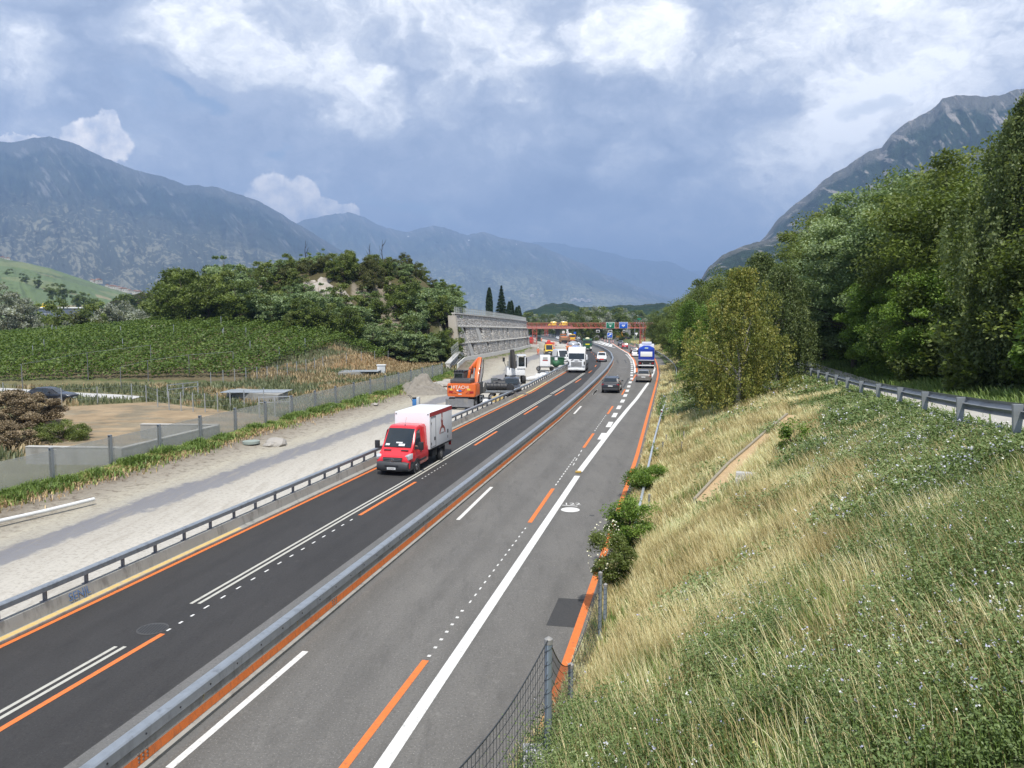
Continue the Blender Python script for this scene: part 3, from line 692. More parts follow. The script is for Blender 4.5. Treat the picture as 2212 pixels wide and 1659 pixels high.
# ---------------------------------------------------------------- stone retaining wall
def stone_material():
    m = bpy.data.materials.new('rubble stone masonry'); m.use_nodes = True; t = NB(m.node_tree); t.t.nodes.clear()
    p = t.n('ShaderNodeBsdfPrincipled'); o = t.n('ShaderNodeOutputMaterial'); t.t.links.new(p.outputs[0], o.inputs[0])
    u = t.n('ShaderNodeAttribute', attribute_name='wall_uv').outputs['Vector']
    uw = t.v('ADD', t.v('MULTIPLY', u, (.75, 2.1, 0)), t.v('SCALE', t.noise(u, 1.2, 3, .6, col=True), scale=.55))
    v1 = t.n('ShaderNodeTexVoronoi', feature='F1'); t.put(v1.inputs['Vector'], uw); v1.inputs['Scale'].default_value = 1.5
    v2 = t.n('ShaderNodeTexVoronoi', feature='DISTANCE_TO_EDGE'); t.put(v2.inputs['Vector'], uw); v2.inputs['Scale'].default_value = 1.5
    g = t.n('ShaderNodeSeparateXYZ'); t.put(g.inputs[0], v1.outputs['Color'])
    c = t.ramp(g.outputs[0], [(0, (.40, .375, .34)), (.4, (.56, .535, .49)), (.75, (.66, .63, .575)), (.93, (.74, .71, .65)), (1, (.56, .42, .30))])
    c = t.mix(t.m('MULTIPLY', t.noise(u, 3, 6, .7), .3), c, (.26, .25, .235))
    c = t.mix(t.sstep(v2.outputs[0], .055, .012), c, (.07, .065, .06))
    t.put(p.inputs['Base Color'], c); p.inputs['Roughness'].default_value = .9
    bn = t.n('ShaderNodeBump'); bn.inputs['Strength'].default_value = 1.0; bn.inputs['Distance'].default_value = .16
    hh = t.m('ADD', t.sstep(v2.outputs[0], 0, .16), t.m('MULTIPLY', t.noise(u, 4, 5, .6), .5))
    t.put(bn.inputs['Height'], hh); t.t.links.new(bn.outputs[0], p.inputs['Normal']); return m
STONE = stone_material()
xWB = ipl([(140, -10.2), (144.9, -9.6), (158, -7.2), (170.9, -4.6), (182, -2.9), (194.9, -1.0), (210, 1.2), (223.4, 2.9), (236, 4.5), (248.9, 6.0)])
wall = thing('stone_retaining_wall', 'tall curved stone retaining wall with concrete bands beside the rocky hill', 'retaining wall')
wB = [Vector((float(xWB(Y)), Y, float(zr(Y)) + .25)) for Y in np.linspace(144.9, 249, 53)]
arc = [0]
for i in range(1, len(wB)): arc.append(arc[-1] + (wB[i] - wB[i - 1]).length)
AL = arc[-1]
def wp(s_, h, dep=0.0):
    """point on the battered wall: s along, h 0..1 up, dep into the hill"""
    s_ = min(max(s_, 0), AL); i = min(int(np.searchsorted(arc, s_)), len(wB) - 1); i = max(i, 1)
    f = (s_ - arc[i - 1]) / (arc[i] - arc[i - 1]); p = wB[i - 1].lerp(wB[i], f); d = (wB[i] - wB[i - 1]); d.z = 0; d.normalize()
    left = Vector((-d.y, d.x, 0)); hgt = 9.05 - 1.0 * (s_ / AL)
    return p + left * (h * hgt * .13 + dep) + Vector((0, 0, h * hgt))
def wuv(s_, h): return (s_, h * 8.0, 0)
# backing in the slots, near-black colour paints in their deep shade
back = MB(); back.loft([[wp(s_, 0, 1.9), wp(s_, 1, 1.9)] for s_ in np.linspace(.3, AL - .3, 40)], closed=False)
back.build('slot_backing', mat('painted slot shade', (.022, .02, .018), .95), wall, smooth=0)
slots = [[], [7.5, 21, 31.5, 41, 48.5, 56, 66.5, 74, 82, 91, 99], [3.2, 12.5, 26, 38.5, 48.5, 57, 65, 76, 84, 92, 100]]
tiers = [(.745, .975), (.385, .70), (.03, .345)]
for ti, (h0, h1) in enumerate(tiers):
    ed = sorted(slots[ti]); bounds = [0.0] + ed + [AL]
    for k in range(len(bounds) - 1):
        sa, sb = bounds[k], bounds[k + 1]
        wT = 2.7 if ti else 0; wBm = .05 if ti else 0
        nn = max(2, int((sb - sa) / 2.5)); ng = 6
        V = []; UV = []; F = []
        for layer in (0, 1):
            for j in range(ng + 1):
                hh = h0 + (h1 - h0) * j / ng; f = max(0, (j / ng - .2) / .8)
                a = sa + (wBm if k > 0 else 0); c = sb - (wBm + (wT - wBm) * f if k < len(bounds) - 2 else 0)
                for i in range(nn + 1):
                    s_ = a + (c - a) * i / nn
                    q = wp(s_, hh, .55 * layer + (.10 if not layer else 0)); V.append(tuple(q)); UV.append(wuv(s_ + layer * .7, hh))
        W_ = nn + 1; N1 = (ng + 1) * W_
        for j in range(ng):
            for i in range(nn): F.append((j * W_ + i, j * W_ + i + 1, (j + 1) * W_ + i + 1, (j + 1) * W_ + i))
            F.append((j * W_, (j + 1) * W_, N1 + (j + 1) * W_, N1 + j * W_)); F.append((j * W_ + nn, N1 + j * W_ + nn, N1 + (j + 1) * W_ + nn, (j + 1) * W_ + nn))
        npmesh('stone_panel', V, F, STONE, {'wall_uv': UV}, parent=wall)
def wband(h0, h1, s0=0, s1=AL, out=-.06, name='concrete_band'):
    mb = MB(); n = 45
    mb.loft([[wp(s_, h0, out), wp(s_, h0, .7), wp(s_, h1, .7), wp(s_, h1, out)] for s_ in np.linspace(s0, s1, n)]); mb.build(name, CONCL, wall, smooth=0)
for ti in (1, 2):
    h0, h1 = tiers[ti]
    for k, s_ in enumerate(slots[ti]):
        w_ = 3.0 if k == 1 else .8; mb = MB(); sl = s_ - 2.75 - w_
        mb.loft([[wp(sl + 2.0 * (1 - f), h0 + (h1 - h0) * f, .02), wp(sl + w_ + 2.2 * (1 - f), h0 + (h1 - h0) * f, .02), wp(sl + w_ + 2.2 * (1 - f), h0 + (h1 - h0) * f, .8), wp(sl + 2.0 * (1 - f), h0 + (h1 - h0) * f, .8)] for f in (0.001, .5, .999)]); mb.build('pilaster', CONCL, wall, smooth=0)
wband(.70, .745); wband(.345, .385); wband(-.01, .03, out=-.12); wband(.975, 1.0, out=-.12, name='coping')
# anchor heads
for hb_ in (.722, .365, .012):
    ab = MB()
    for s_ in np.arange(1.5, AL, 2.2):
        p = wp(s_, hb_, -.06); q = wp(s_, hb_, -.30); ab.cyl(p, q, .13, .09, 8)
    ab.build('rivet', mat('light anchor plate', (.5, .49, .46), .8), wall)
eb = MB(); P_ = []
for s_, dd in ((-1.0, 0), (.35, 0)):
    pass
e0 = wB[0]; d_ = (wB[1] - wB[0]); d_.z = 0; d_.normalize(); lf = Vector((-d_.y, d_.x, 0))
eb.loft([[e0 - d_ * .5 - lf * .25 - Vector((0, 0, 1.2)), e0 + d_ * .45 - lf * .25 - Vector((0, 0, 1.2)), e0 + d_ * .45 + lf * 1.8 - Vector((0, 0, 1.2)), e0 - d_ * .5 + lf * 1.8 - Vector((0, 0, 1.2))],
         [e0 - d_ * .5 + lf * .95 + Vector((0, 0, 8.5)), e0 + d_ * .45 + lf * .95 + Vector((0, 0, 8.5)), e0 + d_ * .45 + lf * 2.4 + Vector((0, 0, 8.5)), e0 - d_ * .5 + lf * 2.4 + Vector((0, 0, 8.5))]])
eb.build('end_pier', mat('stained concrete pier', (.42, .38, .32), .9, 0, .2, .6, dirt=((.24, .15, .09), .6, .9)), wall, smooth=0)
# plinth course under the wall, dark colour paints in the shaded gap
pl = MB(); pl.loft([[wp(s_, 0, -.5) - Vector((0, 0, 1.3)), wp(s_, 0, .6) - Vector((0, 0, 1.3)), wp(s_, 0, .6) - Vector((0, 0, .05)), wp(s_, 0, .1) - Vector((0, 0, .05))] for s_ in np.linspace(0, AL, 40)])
pl.build('footing', mat('painted gap shade', (.06, .05, .042), .95), wall, smooth=0)
# sloping wing wall at the near end
wing = thing('stone_wing_wall', 'low sloping stone wing wall with concrete coping at the end of the glass fence', 'wall')
wA = Vector((-9.6, 118.5, .0)); wE = e0 - d_ * .5 + Vector((0, 0, -1.0))
V = []; UV = []; F = []; n = 14
for k in range(n + 1):
    f = k / n; p = wA.lerp(wE, f); top = .85 + .45 * f
    for j, z in enumerate((-1.2, top)): V.append((p.x, p.y, z)); UV.append((f * 26, z, 0))
    for j, z in enumerate((top, -1.2)): V.append((p.x - .6, p.y, z)); UV.append((f * 26 + 3, z, 0))
for k in range(n):
    for j in range(3): F.append((k * 4 + j, k * 4 + 4 + j, k * 4 + 5 + j, k * 4 + 1 + j))
F.append((0, 1, 2, 3)); F.append((n * 4, n * 4 + 3, n * 4 + 2, n * 4 + 1))
npmesh('stone_face', V, F, STONE, {'wall_uv': UV}, parent=wing)
mb = MB(); mb.beam(wA + Vector((-.3, 0, .96)), Vector((wE.x - .3, wE.y, 1.41)), .85, .22); mb.build('coping', CONCL, wing, smooth=0)
mb = MB(); mb.beam(wA + Vector((.04, 0, -.1)), Vector((wE.x + .04, wE.y, .1)), .12, .4); mb.build('concrete_band', CONCL, wing, smooth=0)
# low precast wall in front
lw = thing('low_concrete_wall', 'low pale concrete wall running along the foot of the stone wall', 'wall')
lwp = [Vector((float(xWB(Y)) + np.interp(Y, [118, 145, 249], [1.9, 1.5, 1.2]), Y, float(zr(Y)))) for Y in np.linspace(118, 247, 60)]
sweep([(.12, -.3), (.05, 1.05), (-.15, 1.05), (-.22, -.3)], lwp, True).build('wall_body', mat('new pale concrete', (.56, .55, .51), .85, 0, .1, .8), lw, smooth=0)
# fence on top of the wall
tf = thing('wall_top_fence', 'pale slatted steel fence standing along the top of the stone wall', 'fence')
tops = [wp(s_, 1.0, .35) for s_ in np.linspace(1, AL - .5, 61)]
PALE = mat('pale galvanised mesh', (.42, .44, .43), .5, .3, .1)
for i in range(len(tops) - 1):
    a, c = tops[i], tops[i + 1]; m = MB()
    m.beam(a, a + Vector((0, 0, 1.15)), .07)
    m.build('post', PALE, tf)
m = MB()
for i in range(len(tops) - 1):
    a, c = tops[i], tops[i + 1]
    for z in (.12, .6, 1.08): m.beam(a + Vector((0, 0, z)), c + Vector((0, 0, z)), .03)
    for k in range(1, 8): p = a.lerp(c, k / 8); m.beam(p + Vector((0, 0, .1)), p + Vector((0, 0, 1.12)), .022)
m.build('mesh', PALE, tf)
mf = thing('wing_wall_fence', 'short mesh fence on thin posts above the sloping wing wall', 'fence')
for k in range(7):
    p = wA.lerp(wE, .25 + .1 * k); p.z = 1.0 + .45 * (.25 + .1 * k); MB().beam(p, p + Vector((-.3, 0, 2.1)), .06).build('post', PALE, mf)
m = MB()
for z in (.3, 1.1, 2.0):
    for k in range(6):
        a = wA.lerp(wE, .25 + .1 * k); a.z = 1.0 + .45 * (.25 + .1 * k); c = wA.lerp(wE, .35 + .1 * k); c.z = 1.0 + .45 * (.35 + .1 * k); m.beam(a + Vector((-.15, 0, z)), c + Vector((-.15, 0, z)), .025)
m.build('wire', PALE, mf)
# ---------------------------------------------------------------- sign gantry
RED = mat('red lattice paint', (.40, .075, .055), .55, 0, .18, 2, dirt=((.42, .17, .13), .6, 2)); REDP = mat('sun-bleached red paint', (.52, .20, .15), .6, 0, .15, 2)
YG = 238.0
def lattice(mb, a, c, w, h, bay, t=.07, up=(0, 0, 1)):
    a = Vector(a); c = Vector(c); d = (c - a).normalized(); u = Vector(up); x = d.cross(u).normalized(); L = (c - a).length; n = max(2, int(L / bay))
    cor = [(-w / 2, -h / 2), (w / 2, -h / 2), (w / 2, h / 2), (-w / 2, h / 2)]
    pt = lambda s_, k: a + d * s_ + x * cor[k][0] + u * cor[k][1]
    for k in range(4): mb.beam(pt(0, k), pt(L, k), t * 1.9)
    for i in range(n):
        s0, s1 = L * i / n, L * (i + 1) / n
        for k in range(4):
            kk = (k + 1) % 4; mb.beam(pt(s0, k), pt((s0 + s1) / 2, kk), t); mb.beam(pt((s0 + s1) / 2, kk), pt(s1, k), t); mb.beam(pt(s0, k), pt(s0, kk), t)
gan = thing('sign_gantry', 'red lattice gantry spanning both carriageways and carrying the direction signs', 'gantry')
gl = atY(*c5(90, 378), YG); gr_ = atY(*c5(2020, 372), YG); zb, zt = atY(*c5(1400, 410), YG).z, atY(*c5(1400, 338), YG).z
gm_ = (zb + zt) / 2; gh = zt - zb
mb = MB(); lattice(mb, (gl.x, YG, gm_), (gr_.x, YG, gm_), 1.5, gh * .92, 1.5, .075); mb.build('beam', RED, gan, smooth=0)
mb = MB(); mb.beam((gl.x, YG - .85, zb), (gr_.x, YG - .85, zb), .16, .22); mb.beam((gl.x, YG - .85, zt), (gr_.x, YG - .85, zt), .14, .14); mb.build('chord', REDP, gan, smooth=0)
for pxl, pxr in ((165, 240), (1728, 1808)):
    xa = atY(*c5(pxl + 6, 500), YG).x; xb = atY(*c5(pxr - 6, 500), YG).x
    mb = MB(); lattice(mb, ((xa + xb) / 2, YG, -1.0), ((xa + xb) / 2, YG, zb), xb - xa, 1.4, 1.3, .08, up=(0, 1, 0)); mb.build('tower', RED, gan, smooth=0)
    mb = MB(); mb.box(((xa + xb) / 2, YG, -2.4), ((xb - xa) + 1.2, 3.0, 2.8)); mb.build('plinth', CONCL, gan, bev=.05)
GRN = mat('green sign face', (.01, .16, .09), .45, 0, .05); BLU = mat('blue sign face', (.012, .10, .50), .45, 0, .05); SGW = mat('sign white', (.80, .81, .80), .5, 0, .02)
SC = lambda pw: pw * 600 / 2212 * 2212 / 4032 / FPX     # crop pixels to metres per metre of distance
def frontM(c, y, tilt=0): return Matrix.Translation(Vector((c.x, y, c.z))) @ Matrix.Rotation(R(90), 4, 'X')
def board(name, label, px0, py0, px1, py1, Y, face, lines=(), border=True, cat='road sign', back=True, group=None):
    a = atY(*c5(px0, py0), Y); c = atY(*c5(px1, py1), Y); w = c.x - a.x; h = a.z - c.z; mid = Vector(((a.x + c.x) / 2, Y, (a.z + c.z) / 2))
    t = thing(name, label, cat, mid, 0, group)
    MB().box((0, .06, 0), (w + .1, .08, h + .1)).build('frame', SGW if border else BLACK, t, bev=.02)
    MB().box((0, 0, 0), (w - .06, .05, h - .06)).build('face', face, t, bev=.02)
    for (txt, fx, fz, sz, mt) in lines:
        textmesh(txt, sz * h, mt, 'lettering', t, Matrix.Translation((fx * w, -.032, fz * h)) @ Matrix.Rotation(R(90), 4, 'X'))
    return t, w, h
def arrow_down(t, w, h, z, mt=SGW, s=1.0):
    MB().prism([(-.035 * w * s, z + .13 * h), (.035 * w * s, z + .13 * h), (.035 * w * s, z + .02 * h), (.11 * w * s, z + .02 * h), (0, z - .11 * h), (-.11 * w * s, z + .02 * h), (-.035 * w * s, z + .02 * h)], -.04, -.027).build('arrow', mt, t, smooth=0)
t, w, h = board('direction_sign', 'green sign for Simplon and Brig hanging on the red gantry', 1243, 330, 1363, 415, YG - 1.1, GRN, [('Simplon', 0, .27, .24, SGW), ('Brig', 0, -.03, .24, SGW)]); arrow_down(t, w, h, -.28)
t, w, h = board('direction_sign', 'blue sign for Sierre-Ouest hanging on the red gantry', 1432, 328, 1552, 415, YG - 1.1, BLU, [('Sierre-Ouest', 0, .27, .20, SGW)])
MB().box((0, -.034, -.02 * h), (w * .36, .012, h * .2)).build('label_plate', SGW, t); textmesh('Crans', h * .15, BLU, 'lettering', t, Matrix.Translation((0, -.045, -.02 * h)) @ Matrix.Rotation(R(90), 4, 'X')); arrow_down(t, w, h, -.28)
for px0, px1, lab in ((1095, 1148, 'lane signal box hanging under the gantry left of the green sign'), (1275, 1328, 'lane signal box hanging under the green sign'), (1482, 1516, 'small lane signal box hanging under the blue sign')):
    a = atY(*c5(px0, 440), YG - 1.0); c = atY(*c5(px1, 475), YG - 1.0); w = c.x - a.x; h = a.z - c.z; mid = Vector(((a.x + c.x) / 2, YG - 1.0, (a.z + c.z) / 2))
    t = thing('lane_signal', lab, 'lane signal', mid, 0, 'lane signals under the gantry')
    MB().box((0, .1, h * .75), (w * .95, .3, h * 1.1)).build('housing', BLACK, t, bev=.03)
    MB().box((0, 0, 0), (w, .2, h)).build('frame', SGW, t, bev=.1); MB().box((0, -.06, .02), (w * .78, .15, h * .62)).build('screen', BLACK, t)
t, w, h = board('direction_sign', 'blue sign with a white arrow pointing up right beneath the gantry', 1258, 482, 1330, 550, YG + 30, BLU, [('Sierre', 0, -.36, .14, SGW)])
A_ = [(-.34, -.24), (-.26, -.34), (.14, .08), (.20, .0), (.32, .36), (-.04, .26), (.05, .18)]
MB().prism([(p[0] * w * 1.1, p[1] * h * .9 + .06 * h) for p in A_], -.04, -.027).build('arrow', SGW, t, smooth=0)
MB().beam((0, .12, -h * .5), (0, .12, -h * .5 - 2.6), .14).build('pole', GALV, t)
t, w, h = board('chevron_board', 'black and white chevron board below the blue arrow sign', 1256, 556, 1332, 576, YG + 29.5, BLACK, (), False, 'chevron board')
for k, sg in ((-3, -1), (-1.6, -1), (1.6, 1), (3, 1)):
    x = k * w * .135; MB().prism([(x - sg * .05 * w, h * .4), (x + sg * .02 * w, h * .4), (x + sg * .09 * w, 0), (x + sg * .02 * w, -h * .4), (x - sg * .05 * w, -h * .4), (x + sg * .02 * w, 0)], -.04, -.027).build('chevron', SGW, t, smooth=0)
MB().cyl((0, -.04, 0), (0, -.027, 0), h * .3, n=14).build('disc', SGW, t)
MB().beam((0, .1, -h * .5), (0, .1, -h * .5 - 1.3), .12).build('pole', GALV, t)
# ---------------------------------------------------------------- overpass behind the gantry
YB = 470.0
br = thing('overpass_bridge', 'long low road overpass with pinkish railing behind the gantry', 'bridge')
bl_, brr = atY(*c5(-300, 400), YB), atY(*c5(1330, 395), YB); dz_ = atY(*c5(700, 392), YB).z
PINK = mat('faded red rail paint', (.40, .20, .18), .6, 0, .2)
MB().box(((bl_.x + brr.x) / 2, YB + 4, dz_ - .7), (brr.x - bl_.x, 9, 1.3)).build('deck', mat('red grey deck edge', (.33, .16, .14), .8, 0, .25, .3), br, bev=.05)
mb = MB()
for z in (.25, .7, 1.1): mb.beam((bl_.x, YB - .4, dz_ + z), (brr.x, YB - .4, dz_ + z), .09)
for k in range(90): x = bl_.x + (brr.x - bl_.x) * (k + .5) / 90; mb.beam((x, YB - .4, dz_ - .05), (x, YB - .4, dz_ + 1.15), .1)
mb.build('railing', PINK, br, smooth=0)
for px in (-120, 535, 1180):
    p = atY(*c5(px, 450), YB + 4); MB().cyl((p.x, YB + 4, dz_ - 9), (p.x, YB + 4, dz_ - 1.3), 1.25, 1.25, 14).build('pier', mat('dark concrete pier', (.14, .135, .13), .9), br)
p = atY(*c5(372, 450), YB - 6); mb = MB(); lattice(mb, (p.x, YB - 6, dz_ - 8), (p.x, YB - 6, dz_ - .6), 1.9, 1.9, 1.8, .1, up=(0, 1, 0)); mb.build('steel_prop', RED, br, smooth=0)
# ---------------------------------------------------------------- near wire fence on the embankment
MESHW = mat('dark wire', (.045, .05, .055), .5, .4)
wf = thing('wire_mesh_fence', 'wire mesh fence on round capped steel posts in the grass nearest to us', 'fence')
PST = mat('blue grey galvanised post', (.30, .35, .40), .38, .5, .1)
specs = [((1185, 1640), 8.8, 1.36), ((1233, 1560), 12.0, 1.38), ((1297, 1400), 17.2, 1.45), ((1308, 1385), 18.2, 1.1), ((1403, 1095), 31.0, 1.3)]
tops_ = []
for i, ((px, py), Y, hh) in enumerate(specs):
    tp = {0: (1185, 1380), 1: (1233, 1434.8), 2: (1297, 1236.5), 3: (1308, 1262), 4: (1403, 1068)}[i]
    T_ = atY(*tp, Y); bz = min(hz(T_.x, Y), T_.z - 1.2)
    m = MB(); m.cyl((T_.x, Y, bz - .1), (T_.x, Y, T_.z - .02), .044, .044, 16); m.build('post', PST, wf)
    m = MB(); m.cyl((T_.x, Y, T_.z - .06), (T_.x, Y, T_.z), .050, .050, 16); m.cyl((T_.x, Y, T_.z), (T_.x, Y, T_.z + .03), .050, .008, 16); m.build('cap', mat('dull cap', (.30, .29, .27), .5, .3), wf)
    m = MB(); hs = np.linspace(bz, T_.z - .08, int((T_.z - bz) * 110)); m.tube([(T_.x + .047 * math.cos(q_), Y + .047 * math.sin(q_), z) for z, q_ in zip(hs, np.linspace(0, 9 * 2 * math.pi, len(hs)))], .0035, 5); m.build('wire_wrap', MESHW, wf)
    tops_.append(T_)
ends = [(Vector((-.55, 5.6, 5.15)), tops_[0]), (tops_[0], tops_[1]), (tops_[1], tops_[2])]
m = MB(); NC = 34
for a, c in ends:
    for k in range(NC + 1):
        f = k / NC; p = a.lerp(c, f); p.z -= .25 * math.sin(math.pi * f) * (c - a).length / 6
        hgt = 1.3
        m.beam(p, p - Vector((0, 0, hgt)), .005)
        if k:
            for z in (0, .12, .26, .42, .6, .8, 1.02, 1.25): m.beam(prev_ - Vector((0, 0, z)), p - Vector((0, 0, z)), .005 if z else .011)
        prev_ = p
m.build('mesh', MESHW, wf, smooth=0, fix=False)
b0 = Vector((tops_[0].x, 8.8, tops_[0].z - 1.42))
MB().box(b0, (.34, .34, .06)).box(b0 + Vector((.0, .0, -.2)), (.6, .5, .35)).build('base_plate', CONCL, wf, bev=.01)
# small posts of the old fence lower down the bank
for k, (q, lab) in enumerate([(((1555, 970), (1560, 820)), 'rusty thin fence post, front one of the wired frame by the rail'), (((1510, 1085), (1512, 935)), 'grey thin fence post nearest the rounded bush'), (((1815, 930), (1815, 830)), 'thin fence post at the back of the wired frame'), (((1795, 1100), (1785, 950)), 'leaning thin fence post at the right of the wired frame'), (((1710, 300), (1725, 150)), 'twin fence post beside the long tree shadow'), (((1655, 540), (1668, 450)), 'short pale fence post in the tall grass below the tree shadow')]):
    g = hit(*cB(*q[0])); tp = atY(*cB(*q[1]), g.y); t = thing('fence_post', lab, 'fence post', g)
    MB().beam((0, 0, -.2), (tp.x - g.x, 0, max(.8, tp.z - g.z)), .06).build('shaft', GALVD, t); MB().box((tp.x - g.x, 0, max(.8, tp.z - g.z)), (.08, .08, .03)).build('cap', GALVD, t)
# reflector posts
def delineator(loc, lab, grp='reflector posts'):
    t = thing('reflector_post', lab, 'reflector post', loc, 0, grp)
    MB().box((0, 0, .5), (.12, .12, 1.0)).build('shaft', WHP, t, bev=.02); MB().box((0, -.0, .82), (.125, .125, .16)).build('black_band', BLACK, t); MB().box((0, -.066, .84), (.05, .01, .1)).build('reflector', REDL, t)
for q, lab in (((1490, 590), 'white reflector post standing where the guard rail dips on the right'),): g = G(*cB(*q)); delineator((g.x, g.y, float(zr(g.y))), lab)
g = G(*c5(2125, 850)); delineator((g.x + .5, g.y, hz(g.x + .5, g.y)), 'white reflector post in the grass to the right of the blue tipper')
# drainage channel on the bank
CH0 = [hit(*q) for q in [(1528, 1092), (1560, 1055), (1600, 1010), (1640, 975), (1680, 938), (1722, 903)]]
dc = thing('drainage_channel', 'narrow straw filled concrete drainage channel climbing the grassy bank', 'drainage channel')
for sgn in (-1, 1):
    m = MB()
    for i in range(len(CH0) - 1):
        a, c = CH0[i], CH0[i + 1]; d = (c - a); d.z = 0; d.normalize(); nr = Vector((d.y, -d.x, 0)) * .46 * sgn
        m.beam(a + nr + Vector((0, 0, .02)), c + nr + Vector((0, 0, .02)), .10, .36)
    m.build('kerb', mat('mossy kerb', (.26, .23, .17), .9, 0, .3, 3), dc, smooth=0)
m = MB(); STRAW = mat('straw litter', (.42, .30, .17), .95, 0, .35, 6, .8, 14)
P_ = []
for i, p in enumerate(CH0):
    d = CH0[min(i + 1, 5)] - CH0[max(i - 1, 0)]; d.z = 0; d.normalize(); nr = Vector((d.y, -d.x, 0)) * .42; P_ += [p - nr + Vector((0, 0, .12)), p + nr + Vector((0, 0, .12))]
m.add(P_, [(2 * i, 2 * i + 1, 2 * i + 3, 2 * i + 2) for i in range(5)]); m.build('straw_bed', STRAW, dc, smooth=0)
cs = hit(1603, 1062); t = thing('concrete_steps', 'grey concrete block steps half hidden in grass beside the drainage channel', 'steps', cs, R(-20))
for k in range(3): MB().box((.5, .3 * k, .08 + .16 * k), (1.5, .3, .3)).build('step', CONCL, t, bev=.02)
# ---------------------------------------------------------------- structures in the left field
WALLC = mat('weathered wall concrete', (.30, .295, .27), .9, 0, .2, .7, .3, 14, dirt=((.15, .14, .12), .7, .8))
def field_wall(name, lab, pts, hgt, th=.3):
    t = thing(name, lab, 'concrete wall')
    m = MB()
    for i in range(len(pts) - 1):
        a, c = Vector(pts[i]), Vector(pts[i + 1]); d = (c - a).normalized(); n_ = Vector((-d.y, d.x, 0)) * th
        m.add([a, c, c + n_, a + n_, a + Vector((0, 0, hgt)), c + Vector((0, 0, hgt)), c + n_ + Vector((0, 0, hgt)), a + n_ + Vector((0, 0, hgt))], [(3, 2, 1, 0), (4, 5, 6, 7), (0, 1, 5, 4), (1, 2, 6, 5), (2, 3, 7, 6), (3, 0, 4, 7)])
    m.build('wall_body', WALLC, t, smooth=0)
    m = MB()
    for i in range(len(pts) - 1):
        a, c = Vector(pts[i]), Vector(pts[i + 1]); d = (c - a).normalized(); n_ = Vector((-d.y, d.x, 0)) * th / 2; m.beam(a + n_ + Vector((0, 0, hgt + .03)), c + n_ + Vector((0, 0, hgt + .03)), th + .06, .05)
    m.build('coping', CONCL, t, smooth=0)
def gz(px, py, z):   # ray to a given absolute height
    d = pdir(px, py); t = (z - CH) / d.z; return Vector((d.x * t, d.y * t, z))
TZ = 1.0
field_wall('field_wall', 'long grey concrete wall behind the glass fence with lighter panels', [gz(*c1(200, 1530), TZ) - Vector((0, 0, 1.5)), gz(*c1(950, 1540), TZ) - Vector((0, 0, 1.5))], 1.5)
field_wall('field_wall', 'concrete ramp wall running from the corner towards the road fence', [gz(*c1(960, 1545), TZ) - Vector((0, 0, 1.5)), gz(*c1(1730, 1360), TZ) - Vector((0, 0, 1.5))], 1.5)
field_wall('field_wall', 'rear concrete wall closing the triangular basin in the brown field', [gz(*c1(1110, 1352), TZ) - Vector((0, 0, 1.5)), gz(*c1(1725, 1357), TZ) - Vector((0, 0, 1.5))], 1.5)
def cover_slab(lab, p0, p1, p2, p3, hgt, zt_=None):
    g = [hit(*q) for q in (p0, p1)]; d = (g[1] - g[0]); t = thing('chamber_cover', lab, 'covered chamber')
    base = min(g[0].z, g[1].z) - .3; dep = Vector((0, 1, 0)) * 3.2
    P = [Vector((q.x, q.y, base)) for q in (g[0], g[1], g[1] + dep, g[0] + dep)]; top = max(g[0].z, g[1].z) + hgt
    MB().add(P + [Vector((p.x, p.y, top)) for p in P], [(3, 2, 1, 0), (4, 5, 6, 7), (0, 1, 5, 4), (1, 2, 6, 5), (2, 3, 7, 6), (3, 0, 4, 7)]).build('chamber_wall', WALLC, t, smooth=0)
    c = (P[0] + P[2]) / 2; c.z = top + .04; MB().box(c, ((g[1] - g[0]).length * .92, 2.9, .06), math.atan2(d.y, d.x) * .0).build('metal_cover', mat('pale metal cover', (.40, .43, .45), .4, .5), t, bev=.01)
cover_slab('low concrete chamber with metal cover left of the fence gate', c1(1795, 1160), c1(2205, 1190), 0, 0, .9)
cover_slab('long flat metal covered chamber beside the white cabinet', c2(1240, 985), c2(1510, 985), 0, 0, .35)
g = hit(*c2(1535, 978)); t = thing('electric_cabinet', 'small white cabinet with flat lid standing in the dry grass behind the fence', 'cabinet', g)
MB().box((0, 0, .65), (1.1, .7, 1.3)).build('cabinet_body', mat('cabinet white', (.60, .62, .62), .6), t, bev=.02); MB().box((0, 0, 1.36), (1.3, .9, .1)).build('lid', SGW, t, bev=.02); MB().box((.1, -.36, .7), (.7, .02, 1.0)).build('door', mat('cabinet door', (.52, .54, .55), .6), t)
TUB = mat('thin galvanised tube', (.40, .42, .43), .45, .4)
def gate(lab, pl_, pr_, ptop, nbar=2):
    a, c = hit(*pl_), hit(*pr_); t = thing('steel_gate', lab, 'gate'); h_ = max(1.5, atY(*ptop, a.y).z - a.z)
    for p in (a, (a + c) / 2, c): MB().beam(p, Vector((p.x, p.y, a.z + h_)), .09).build('post', TUB, t)
    for k in range(nbar): z = a.z + h_ - .05 - k * .45; MB().beam((a.x, a.y, z), (c.x, c.y, z), .07).build('bar', TUB, t)
gate('freestanding tubular gate frame beside the vineyard edge', c1(1330, 1160), c1(1570, 1130), c1(1330, 1035))
gate('tubular frame just behind the noise fence panels', c1(2055, 1300), c1(2300, 1290), c1(2055, 1130))
def wire_fence(lab, pts, hgt, nw=3):
    t = thing('wire_fence', lab, 'wire fence'); gs = [hit(*p) for p in pts]
    for g in gs: MB().cyl((g.x, g.y, g.z - .2), (g.x, g.y, g.z + hgt), .045, n=6).build('post', TUB, t)
    m = MB()
    for i in range(len(gs) - 1):
        for k in range(nw): z = hgt * (k + 1) / (nw + .3); m.beam(gs[i] + Vector((0, 0, z)), gs[i + 1] + Vector((0, 0, z)), .012)
    m.build('wire', GALV, t, smooth=0)
